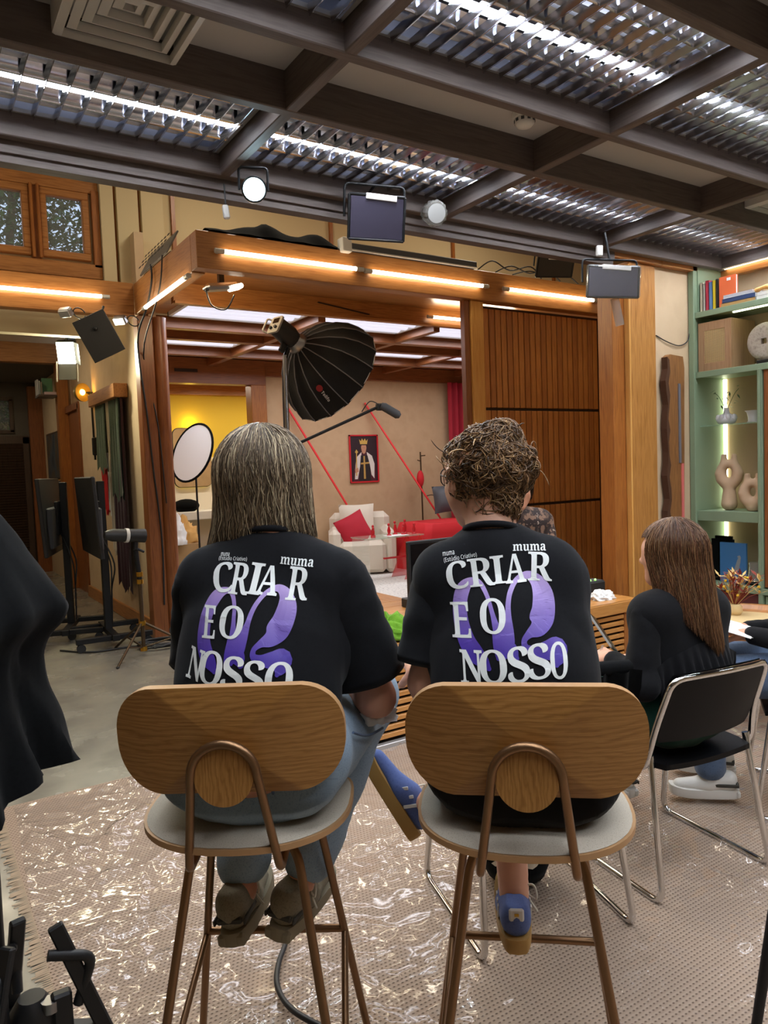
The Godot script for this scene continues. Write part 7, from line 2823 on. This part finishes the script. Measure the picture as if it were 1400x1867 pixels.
func shirt_print(shirt: Node3D, s: SDF, letters: Array, strokes_: Array) -> void:
	lay_cache.clear()
	var top := hx("b9a0dc")
	var low := hx("4a35a4")
	var hue := func(k: Vector3) -> Color: return top.lerp(low, clampf((1.215 - k.y) / 0.13, 0.0, 1.0)).srgb_to_linear()
	var sw := mb()
	for st in strokes_:
		var pts := []
		for q in st:
			pts.append(Vector3(q[0], q[1], q[2]))
		var cv := curve(pts, 5)
		var tris := []
		var prev := []
		for i in cv.size():
			var t: Vector3 = cv[mini(i + 1, cv.size() - 1)] - cv[maxi(i - 1, 0)]
			var nn := Vector2(-t.y, t.x).normalized()
			var c := Vector2(cv[i].x, cv[i].y)
			var cur := [c + nn * cv[i].z * 0.5, c - nn * cv[i].z * 0.5]
			if prev:
				tris.append_array([prev[0], prev[1], cur[1], prev[0], cur[1], cur[0]])
			prev = cur
		lay(sw, s, tris, 0.0012, hue)
		# round ends
		for e in [cv[0], cv[-1]]:
			var disc := []
			for k in 12:
				disc.append_array([Vector2(e.x, e.y), Vector2(e.x, e.y) + Vector2.from_angle(TAU * k / 12.0) * e.z * 0.5, Vector2(e.x, e.y) + Vector2.from_angle(TAU * (k + 1) / 12.0) * e.z * 0.5])
			lay(sw, s, disc, 0.0011, hue)
	var a := part("swirl_print", sw, M.print_ink, shirt)
	a.set_meta("label", "purple swirl printed on the back")
	var lt := mb()
	var white := hx("f2f7f6").srgb_to_linear()
	var wf := func(_k: Vector3) -> Color: return white
	for q in letters:
		var big: bool = q[0].length() == 1
		var g := glyphs(q[0], true if big or q[3] > 0.05 and q[0] == "muma" else false, big or (q[0] == "muma" and q[3] > 0.05))
		var rot := deg_to_rad(q[5])
		var tris := []
		for p in g:
			var w: Vector2 = Vector2(p.x * q[3], p.y * q[4])
			if big:
				w.x = w.x * 0.98
			tris.append(Vector2(q[1], q[2]) + w.rotated(rot))
		lay(lt, s, tris, 0.0021, wf)
	var b2 := part("lettering", lt, M.print_ink, shirt)
	b2.set_meta("label", "white lettering CRIAR E O NOSSO on the back")


func person(label: String, at: Vector3, turn: float) -> Node3D:
	return thing("person", label, "person", at, turn)


func collar(parent: Node3D, c: Vector3, r: float, m: Material, tilt := 0.3) -> void:
	part("collar", mb().tube(arc(c, Vector3.RIGHT, Vector3(0, tilt, 1).normalized(), r, 0.0, TAU * 23.0 / 24.0, 23), 0.0075, 8, false, true), m, parent)


const PRINT_R := [["C", -0.1005, 1.2251, 0.0438, 0.0552, 8.0], ["R", -0.0516, 1.2316, 0.0513, 0.0544, 7.0], ["I", -0.0182, 1.2362, 0.0276, 0.0531, 5.0], ["A", 0.0167, 1.2377, 0.0420, 0.0547, 3.0], ["R", 0.0666, 1.2389, 0.0485, 0.0546, -4.0], ["E", -0.0939, 1.1414, 0.0392, 0.0640, 5.0], ["O", -0.0303, 1.1527, 0.0506, 0.0633, 0.0], ["N", -0.0735, 1.0600, 0.0443, 0.0600, 3.0], ["O", -0.0318, 1.0634, 0.0526, 0.0603, 2.0], ["S", 0.0156, 1.0672, 0.0430, 0.0641, 3.0], ["S", 0.0543, 1.0716, 0.0440, 0.0634, 3.0], ["O", 0.0923, 1.0708, 0.0339, 0.0648, 0.0], ["muma", 0.0472, 1.2756, 0.0669, 0.0130, -2.0], ["muma", -0.1172, 1.2677, 0.0242, 0.0075, 8.0], ["(Estúdio Criativo)", -0.0929, 1.2595, 0.0682, 0.0105, 9.0]]
const SWIRL_R := [[[-0.0400, 1.0595, 0.0092], [-0.0511, 1.0712, 0.0252], [-0.0668, 1.0853, 0.0344], [-0.0833, 1.1088, 0.0333], [-0.0938, 1.1441, 0.0299], [-0.0944, 1.1768, 0.0287], [-0.0863, 1.2013, 0.0264], [-0.0698, 1.2138, 0.0142], [-0.0539, 1.2101, 0.0100], [-0.0398, 1.1867, 0.0082], [-0.0304, 1.1553, 0.0091], [-0.0221, 1.1273, 0.0159], [-0.0112, 1.1086, 0.0227]], [[-0.0212, 1.0783, 0.0091], [-0.0184, 1.0970, 0.0250], [-0.0090, 1.1063, 0.0385], [-0.0028, 1.1249, 0.0249], [-0.0005, 1.1527, 0.0122], [0.0006, 1.1759, 0.0099], [0.0059, 1.1966, 0.0095], [0.0188, 1.2161, 0.0099], [0.0392, 1.2238, 0.0148], [0.0579, 1.2121, 0.0267], [0.0685, 1.1890, 0.0400], [0.0690, 1.1637, 0.0455], [0.0629, 1.1430, 0.0478], [0.0548, 1.1292, 0.0335], [0.0388, 1.1200, 0.0157], [0.0284, 1.1085, 0.0104], [0.0315, 1.0957, 0.0135], [0.0471, 1.0898, 0.0202], [0.0695, 1.0898, 0.0335], [0.0885, 1.0898, 0.0422], [0.0904, 1.0736, 0.0289], [0.0879, 1.0632, 0.0089]], [[-0.0291, 1.1203, 0.0068], [-0.0115, 1.0969, 0.0408], [0.0019, 1.0899, 0.0317], [0.0107, 1.0783, 0.0136]]]
const PRINT_L := [["C", -0.0565, 1.2359, 0.0441, 0.0567, 4.0], ["R", -0.0180, 1.2334, 0.0401, 0.0591, -6.0], ["I", 0.0138, 1.2324, 0.0283, 0.0591, -10.0], ["A", 0.0401, 1.2273, 0.0436, 0.0555, -10.0], ["R", 0.0995, 1.2177, 0.0430, 0.0638, -8.0], ["E", -0.0769, 1.1530, 0.0291, 0.0603, 0.0], ["O", -0.0288, 1.1536, 0.0502, 0.0607, -8.0], ["N", -0.1029, 1.0734, 0.0364, 0.0588, -10.0], ["O", -0.0665, 1.0705, 0.0499, 0.0623, -8.0], ["S", -0.0215, 1.0615, 0.0446, 0.0630, -8.0], ["S", 0.0192, 1.0540, 0.0432, 0.0611, -8.0], ["O", 0.0671, 1.0450, 0.0533, 0.0652, -8.0], ["muma", 0.0957, 1.2597, 0.0692, 0.0150, -8.0], ["muma", -0.0568, 1.2794, 0.0193, 0.0066, -2.0], ["(Estúdio Criativo)", -0.0382, 1.2708, 0.0629, 0.0094, -2.0]]
const SWIRL_L := [[[-0.0588, 1.0642, 0.0086], [-0.0662, 1.0763, 0.0235], [-0.0772, 1.0910, 0.0321], [-0.0865, 1.1146, 0.0310], [-0.0870, 1.1484, 0.0277], [-0.0789, 1.1789, 0.0266], [-0.0649, 1.2009, 0.0245], [-0.0461, 1.2111, 0.0132], [-0.0321, 1.2063, 0.0094], [-0.0250, 1.1831, 0.0077], [-0.0245, 1.1528, 0.0085], [-0.0240, 1.1258, 0.0149], [-0.0187, 1.1073, 0.0213]], [[-0.0361, 1.0798, 0.0085], [-0.0285, 1.0971, 0.0235], [-0.0172, 1.1048, 0.0362], [-0.0064, 1.1217, 0.0234], [0.0032, 1.1476, 0.0115], [0.0104, 1.1692, 0.0094], [0.0210, 1.1882, 0.0089], [0.0384, 1.2053, 0.0093], [0.0600, 1.2107, 0.0140], [0.0749, 1.1979, 0.0254], [0.0789, 1.1752, 0.0382], [0.0726, 1.1513, 0.0435], [0.0612, 1.1323, 0.0457], [0.0497, 1.1201, 0.0319], [0.0320, 1.1130, 0.0149], [0.0190, 1.1032, 0.0098], [0.0185, 1.0909, 0.0128], [0.0318, 1.0838, 0.0192], [0.0533, 1.0815, 0.0319], [0.0716, 1.0795, 0.0404], [0.0691, 1.0640, 0.0277], [0.0639, 1.0544, 0.0085]], [[-0.0325, 1.1200, 0.0064], [-0.0221, 1.0964, 0.0384], [-0.0112, 1.0884, 0.0299], [-0.0060, 1.0766, 0.0128]]]


func make_people() -> void:
	person_jeans()
	person_curly()
	person_brunette()
	person_leopard()
	person_edge()


func person_jeans() -> void:
	var t := person("person with shoulder-length grey blond hair, black printed T-shirt and light jeans", Vector3(0.612, 0, -1.476), deg_to_rad(-34.0))
	var J := {"seat": 0.752, "back_z": 0.15, "hips": Vector3(0.0, 0.86, 0.07), "chest": Vector3(0.012, 1.10, -0.005), "neck": Vector3(0.03, 1.30, -0.055), "head": Vector3(0.008, 1.425, -0.095), "hb": Basis(Vector3.UP, -0.12),
		"ls": Vector3(-0.12, 1.21, -0.055), "rs": Vector3(0.17, 1.2, -0.05), "le": Vector3(-0.155, 0.96, -0.14), "re": Vector3(0.245, 0.935, -0.07), "lw": Vector3(-0.03, 0.92, -0.36), "rw": Vector3(0.11, 0.93, -0.33),
		"lh": Vector3(-0.1, 0.85, -0.03), "rh": Vector3(0.1, 0.85, -0.03), "lk": Vector3(-0.13, 0.84, -0.43), "rk": Vector3(0.2, 0.84, -0.40), "la": Vector3(-0.1, 0.44, -0.17), "ra": Vector3(0.035, 0.44, -0.185)}
	var body := part("body", body_mesh(J), M.skin, t)
	face_bits(body, J.head, J.hb, hx("6a5640"))
	var s := shirt_sdf(J, 3)
	var sm := mb()
	s.mesh_into(sm, 0.009)
	var sh := part("tshirt", sm, M.black_cotton, t)
	collar(sh, J.neck + Vector3(-0.005, 0.014, 0.0), 0.055, M.black_cotton)
	sleeve(sh, J.ls, J.le, 0.2, 0.066, 0.078, M.black_cotton, 5)
	sleeve(sh, J.rs, J.re, 0.225, 0.068, 0.082, M.black_cotton, 6)
	shirt_print(sh, s, PRINT_L, SWIRL_L)
	var pn := part("jeans", trousers_mesh(J, 0.86, 0.86, 9, 1.1), M.denim, t)
	part("back_pocket", mb().tube(curve([Vector3(0.045, 0.845, 0.158), Vector3(0.055, 0.79, 0.15), Vector3(0.1, 0.775, 0.13), Vector3(0.15, 0.80, 0.105)], 5), 0.003, 6), M.denim_dark, pn)
	part("side_seam", mb().tube(curve([Vector3(0.2, 0.9, 0.05), Vector3(0.225, 0.86, -0.04), Vector3(0.255, 0.84, -0.14)], 5), 0.003, 6), M.denim_dark, pn)
	part("centre_seam", mb().tube(curve([Vector3(0.0, 0.92, 0.155), Vector3(-0.005, 0.84, 0.162), Vector3(-0.01, 0.775, 0.15)], 5), 0.003, 6), M.denim_dark, pn)
	shoe(t, Vector3(-0.105, 0.347, -0.15), Basis(Vector3.UP, -0.1) * Basis(Vector3.BACK, 0.12), "olive")
	shoe(t, Vector3(0.01, 0.347, -0.165), Basis(Vector3.UP, -0.35) * Basis(Vector3.BACK, -0.12), "olive")
	long_hair(t, J, {"seed": 12, "rx": 0.104, "ry": 0.108, "rz": 0.112, "turn": 0.55, "len_l": 0.155, "len_r": 0.12, "len_m": 0.14, "flare": 1.1, "flare_l": 1.27, "flare_z": 0.72, "back": 0.0, "wave": 0.16, "count": 4200, "cols": [hx("948068"), hx("7c6a54"), hx("b8a486"), hx("645544"), hx("cdbd9c"), hx("6e5d4a"), hx("544639")]})
	part("earring", mb().tube(arc(J.head + Vector3(0.095, -0.075, -0.01), Vector3(0.3, 0, 1).normalized(), Vector3.UP, 0.017, 0.0, TAU * 0.96, 20), 0.0015, 6), M.brass, t)
	crumpled("white_pouch", "white cloth pouch held under the elbow of the person in jeans", "cloth", Vector3(0, 0, 0), Vector3(0.05, 0.05, 0.05), M.paper, 22)
	var wp: Node3D = get_node("white_pouch")
	wp.position = t.transform * Vector3(0.235, 0.865, -0.13)


func person_curly() -> void:
	var t := person("person with curly brown hair pinned up, glasses, black printed T-shirt and black trousers", Vector3(1.04, 0, -1.161), deg_to_rad(-41.0))
	var J := {"seat": 0.752, "back_z": 0.15, "hips": Vector3(0.02, 0.86, 0.075), "chest": Vector3(-0.005, 1.09, 0.005), "neck": Vector3(-0.03, 1.295, -0.04), "head": Vector3(-0.036, 1.415, -0.085), "hb": Basis(Vector3.UP, 0.45),
		"ls": Vector3(-0.135, 1.2, -0.035), "rs": Vector3(0.1, 1.195, -0.045), "le": Vector3(-0.17, 0.985, 0.0), "re": Vector3(0.115, 0.97, -0.07), "lw": Vector3(-0.205, 0.95, -0.22), "rw": Vector3(-0.02, 0.95, -0.30), "lf": Vector3(-0.3, 0.1, -1.0), "lu": Vector3(-0.4, 0.8, 0.2), "lc": 1.1,
		"lh": Vector3(-0.07, 0.85, -0.02), "rh": Vector3(0.1, 0.85, -0.02), "lk": Vector3(-0.02, 0.83, -0.40), "rk": Vector3(0.13, 0.85, -0.40), "la": Vector3(0.0, 0.43, -0.165), "ra": Vector3(-0.22, 0.53, -0.41)}
	var body := part("body", body_mesh(J), M.skin_pale, t)
	face_bits(body, J.head, J.hb, hx("4a3524"))
	var s := shirt_sdf(J, 8, 0.95)
	var sm := mb()
	s.mesh_into(sm, 0.009)
	var sh := part("tshirt", sm, M.black_cotton, t)
	collar(sh, J.neck + Vector3(0, 0.014, 0.0), 0.054, M.black_cotton)
	sleeve(sh, J.ls, J.le, 0.18, 0.066, 0.072, M.black_cotton, 15)
	sleeve(sh, J.rs, J.re, 0.2, 0.066, 0.072, M.black_cotton, 16)
	shirt_print(sh, s, PRINT_R, SWIRL_R)
	part("trousers", trousers_mesh(J, 0.68, 0.72, 19, 1.17), M.black_pants, t)
	shoe(t, Vector3(0.0, 0.347, -0.13), Basis(Vector3.UP, 0.05), "blue")
	var fw := Vector3(-0.55, 0.8, -0.2).normalized()
	var up := Vector3(0.75, 0.5, -0.2)
	up = (up - fw * up.dot(fw)).normalized()
	shoe(t, Vector3(-0.285, 0.49, -0.43) - up * 0.03, Basis(fw.cross(up) * 1.0, up, -fw), "blue")
	curly_hair(t, J)
	# glasses
	var g := Node3D.new()
	g.name = "glasses"
	t.add_child(g, true)
	g.transform = Transform3D(J.hb, J.head)
	for sx in [-1.0, 1.0]:
		part("rim", mb().tube(Array(rr3(0.052, 0.042, 0.016, 0.0)).map(func(p): return p + Vector3(sx * 0.034, 0.006, -0.118)), 0.0014, 6, false, true), M.black_metal, g)
		part("lens", mb().slab(round_rect(0.05, 0.04, 0.015), 0.001, Vector3(sx * 0.034, 0.006, -0.118)), M.glass, g)
		part("temple", mb().tube([Vector3(sx * 0.06, 0.012, -0.117), Vector3(sx * 0.083, 0.01, -0.05), Vector3(sx * 0.088, 0.008, 0.02)], 0.0016, 6), M.black_metal, g)
	part("bridge", mb().tube([Vector3(-0.009, 0.01, -0.118), Vector3(0, 0.014, -0.121), Vector3(0.009, 0.01, -0.118)], 0.0014, 6), M.black_metal, g)
	# black mesh bag with a cream scalloped lining, on the floor
	var bg := thing("mesh_bag", "black mesh handbag with a cream scalloped lining on the plastic", "bag", Vector3(1.69, 0.03, -1.88), deg_to_rad(-30))
	part("body", mb().lathe([Vector2(0.0, 0.0), Vector2(0.1, 0.01), Vector2(0.115, 0.05), Vector2(0.12, 0.1)], 24), M.black_cloth, bg)
	var sc := []
	for j in 2:
		var row := PackedVector3Array()
		for i in 48:
			var a := TAU * i / 48.0
			row.append(Vector3(cos(a) * 0.122, (0.125 if j else 0.095 - 0.02 * absf(sin(i * 0.78))), sin(a) * 0.122))
		sc.append(row)
	var sb := mb()
	sb.grid(sc, true)
	part("lining", sb, M.cream_fabric, bg)
	# black jacket over the empty chair
	var jk := thing("black_jacket", "black jacket hanging from the chair in front of the right stool", "jacket", Vector3(1.62, 0, -1.76), deg_to_rad(-16.0))
	var rows := []
	for i in 12:
		var row := PackedVector3Array()
		for k in 21:
			var u := -1.0 + k / 10.0
			var y := lerpf(0.835, 0.16 + 0.1 * u * u, i / 11.0)
			row.append(Vector3(u * 0.235, y, 0.31 - 0.09 * (0.835 - y) / 0.26 * (1.0 if y > 0.57 else 0.57 / maxf(y, 0.4)) * 0.9 + 0.02 * sin(k * 1.9) + 0.01 * sin(i * 1.3)))
		rows.append(row)
	var jb := mb()
	jb.grid(rows, false, Vector3.BACK)
	part("back", jb, M.black_cloth, jk)
	part("shoulder_roll", mb().tube([Vector3(-0.22, 0.835, 0.27), Vector3(0, 0.855, 0.305), Vector3(0.22, 0.835, 0.27)], 0.022, 8), M.black_cloth, jk)


func person_brunette() -> void:
	var t := person("person with long straight brown hair in a black ruffled blouse, writing", Vector3(2.238, 0, -1.683), deg_to_rad(-8.0))
	var J := {"seat": 0.45, "seat_front": -0.2, "hips": Vector3(0.0, 0.555, 0.06), "chest": Vector3(0.02, 0.80, 0.06), "neck": Vector3(0.03, 0.985, 0.05), "head": Vector3(0.03, 1.10, 0.03), "hb": Basis(Vector3.UP, 0.35),
		"ls": Vector3(-0.13, 0.905, 0.06), "rs": Vector3(0.185, 0.895, 0.05), "le": Vector3(-0.2, 0.69, 0.11), "re": Vector3(0.25, 0.68, 0.0), "lw": Vector3(-0.185, 0.74, -0.05), "rw": Vector3(0.12, 0.66, -0.22), "lf": Vector3(0.1, 0.05, -1), "lu": Vector3(-0.3, 1, 0), "lc": 1.2,
		"lh": Vector3(-0.09, 0.55, -0.02), "rh": Vector3(0.09, 0.55, -0.02), "lk": Vector3(-0.12, 0.53, -0.42), "rk": Vector3(0.14, 0.53, -0.42), "la": Vector3(-0.16, 0.12, -0.38), "ra": Vector3(0.17, 0.12, -0.42)}
	var body := part("body", body_mesh(J), M.skin_pale, t)
	face_bits(body, J.head, J.hb, hx("4a3524"))
	var s := shirt_sdf(J, 28, 0.95)
	var sm := mb()
	s.mesh_into(sm, 0.010)
	var sh := part("blouse", sm, M.blouse, t)
	for e in [[J.ls, J.le, J.lw], [J.rs, J.re, J.rw]]:
		long_sleeve(sh, e[0], e[1], e[2], M.blouse, 25)
	# ruffle across the shoulder blades
	var rows := []
	for j in 5:
		var row := PackedVector3Array()
		for i in 61:
			var u := i / 60.0
			var x := lerpf(-0.17, 0.2, u)
			var y := 0.755 + 0.065 * sin(PI * u) - 0.028 * j
			var z := s.hit(clampf(x, -0.13, 0.17), y, 0.4)
			if is_nan(z):
				z = 0.1
			row.append(Vector3(x, y, z + 0.006 + 0.006 * j + 0.012 * sin(i * 1.15) * j / 4.0))
		rows.append(row)
	var rb := mb()
	rb.grid(rows, false, Vector3.BACK)
	part("ruffle", rb, M.blouse, sh)
	part("trousers", trousers_mesh(J, 0.9, 0.9, 29, 1.05), M.green_trousers, t)
	shoe(t, Vector3(-0.16, 0.045, -0.36), Basis(Vector3.UP, 0.1), "white")
	shoe(t, Vector3(0.17, 0.045, -0.40), Basis(Vector3.UP, -0.2), "white")
	long_hair(t, J, {"seed": 52, "rx": 0.112, "ry": 0.113, "rz": 0.118, "turn": 0.34, "len_l": 0.2, "len_r": 0.36, "len_m": 0.34, "flare": 1.12, "flare_z": 0.95, "back": 0.05, "wave": 0.14, "count": 4000, "cols": [hx("5a3b24"), hx("6d4a2e"), hx("472d1b"), hx("7a5738"), hx("633f29"), hx("8a6848"), hx("4a2e1d")]})
	# phone and pen in the hands
	var ph := thing("smartphone", "grey smartphone held by the long-haired person", "phone", t.transform * Vector3(-0.105, 0.80, -0.19), 0.3)
	ph.basis = Basis(Vector3.UP, 0.4) * Basis(Vector3.BACK, -0.45) * Basis(Vector3.RIGHT, -0.7)
	part("body", mb().slab(round_rect(0.075, 0.16, 0.01), 0.008), M.panel_grey, ph)
	part("screen", mb().slab(round_rect(0.069, 0.153, 0.008), 0.001, Vector3(0, 0, 0.0045)), M.screen_black, ph)
	part("camera", mb().slab(round_rect(0.03, 0.03, 0.006), 0.002, Vector3(0.018, 0.06, -0.005)), M.black_plastic, ph)
	var pe := thing("pen", "clear plastic pen in the hand of the long-haired person", "pen", t.transform * Vector3(-0.165, 0.745, -0.12), 0.0)
	part("barrel", mb().tube([Vector3(0, 0.03, 0), Vector3(-0.05, -0.07, -0.02)], 0.0045, 8), M.glass_smoke, pe)
	part("tip", mb().tube([Vector3(-0.05, -0.07, -0.02), Vector3(-0.056, -0.083, -0.022)], [0.004, 0.001], 8), M.steel, pe)


func person_leopard() -> void:
	var t := person("person in a leopard print blouse sitting on the deck, hidden behind the curly-haired one", Vector3(3.09, 0, -3.36), deg_to_rad(150.0))
	var J := {"seat": 0.532, "seat_front": -0.16, "hips": Vector3(0.0, 0.64, 0.0), "chest": Vector3(0, 0.94, 0.0), "neck": Vector3(0, 1.16, -0.02), "head": Vector3(0, 1.275, -0.045),
		"ls": Vector3(-0.175, 1.085, -0.01), "rs": Vector3(0.175, 1.085, -0.01), "le": Vector3(-0.22, 0.83, -0.05), "re": Vector3(0.22, 0.83, -0.05), "lw": Vector3(-0.07, 0.72, -0.26), "rw": Vector3(0.07, 0.72, -0.26),
		"lh": Vector3(-0.09, 0.63, -0.02), "rh": Vector3(0.09, 0.63, -0.02), "lk": Vector3(-0.11, 0.6, -0.43), "rk": Vector3(0.11, 0.6, -0.43), "la": Vector3(-0.11, 0.12, -0.4), "ra": Vector3(0.11, 0.12, -0.4)}
	var body := part("body", body_mesh(J), M.skin, t)
	face_bits(body, J.head, Basis(), hx("2a1d14"))
	var s := shirt_sdf(J, 38, 0.95)
	var sm := mb()
	s.mesh_into(sm, 0.012)
	var sh := part("blouse", sm, M.leopard, t)
	collar(sh, J.neck + Vector3(0, 0.0, 0.0), 0.066, M.leopard)
	for e in [[J.ls, J.le, J.lw], [J.rs, J.re, J.rw]]:
		long_sleeve(sh, e[0], e[1], e[2], M.leopard, 35)
	part("trousers", trousers_mesh(J, 0.9, 0.9, 39), M.black_pants, t)
	shoe(t, Vector3(-0.11, 0.03, -0.36), Basis(), "white")
	shoe(t, Vector3(0.11, 0.03, -0.36), Basis(), "white")
	long_hair(t, J, {"seed": 62, "rx": 0.1, "ry": 0.108, "rz": 0.11, "turn": 0.7, "len_l": 0.06, "len_r": 0.06, "len_m": 0.06, "flare": 0.95, "wave": 0.3, "count": 500, "cols": [hx("2a1d14"), hx("3b281a"), hx("24180f")]})


func person_edge() -> void:
	var t := person("person in a black top and jeans cut off by the right edge, holding papers", Vector3(3.09, 0, -1.565), deg_to_rad(35.0))
	var J := {"seat": 0.45, "seat_front": -0.2, "hips": Vector3(0.0, 0.555, 0.06), "chest": Vector3(0.0, 0.80, 0.03), "neck": Vector3(0.0, 0.985, 0.0), "head": Vector3(0.0, 1.10, -0.03),
		"ls": Vector3(-0.165, 0.905, 0.02), "rs": Vector3(0.165, 0.905, 0.02), "le": Vector3(-0.23, 0.70, -0.04), "re": Vector3(0.22, 0.68, -0.03), "lw": Vector3(-0.1, 0.71, -0.27), "rw": Vector3(0.07, 0.7, -0.27),
		"lh": Vector3(-0.09, 0.55, -0.02), "rh": Vector3(0.09, 0.55, -0.02), "lk": Vector3(-0.13, 0.54, -0.44), "rk": Vector3(0.13, 0.54, -0.44), "la": Vector3(-0.12, 0.12, -0.42), "ra": Vector3(0.13, 0.12, -0.42)}
	var body := part("body", body_mesh(J), M.skin, t)
	face_bits(body, J.head, Basis(), hx("2a1d14"))
	var s := shirt_sdf(J, 48, 0.95)
	var sm := mb()
	s.mesh_into(sm, 0.012)
	var sh := part("top", sm, M.blouse, t)
	for e in [[J.ls, J.le, J.lw], [J.rs, J.re, J.rw]]:
		long_sleeve(sh, e[0], e[1], e[2], M.blouse, 45)
	part("jeans", trousers_mesh(J, 0.92, 0.92, 49, 1.05), M.denim_dark, t)
	shoe(t, Vector3(-0.12, 0.03, -0.38), Basis(Vector3.UP, 0.2), "white")
	shoe(t, Vector3(0.13, 0.03, -0.38), Basis(), "white")
	long_hair(t, J, {"seed": 72, "rx": 0.102, "ry": 0.108, "rz": 0.11, "turn": 0.7, "len_l": 0.1, "len_r": 0.1, "len_m": 0.1, "flare": 1.0, "wave": 0.3, "count": 600, "cols": [hx("2a1d14"), hx("3b281a"), hx("24180f")]})
	var pa := thing("paper_sheets", "white printed sheets held in the lap at the right edge", "papers", t.transform * Vector3(-0.06, 0.75, -0.40), 0.5)
	part("sheet", mb().box(Vector3(0, 0, 0), Vector3(0.21, 0.002, 0.297), 0.0, Basis(Vector3.RIGHT, 0.25)), M.paper, pa)
	part("sheet", mb().box(Vector3(0.02, -0.006, 0.015), Vector3(0.21, 0.002, 0.297), 0.0, Basis(Vector3.RIGHT, 0.25) * Basis(Vector3.UP, 0.1)), M.paper, pa)
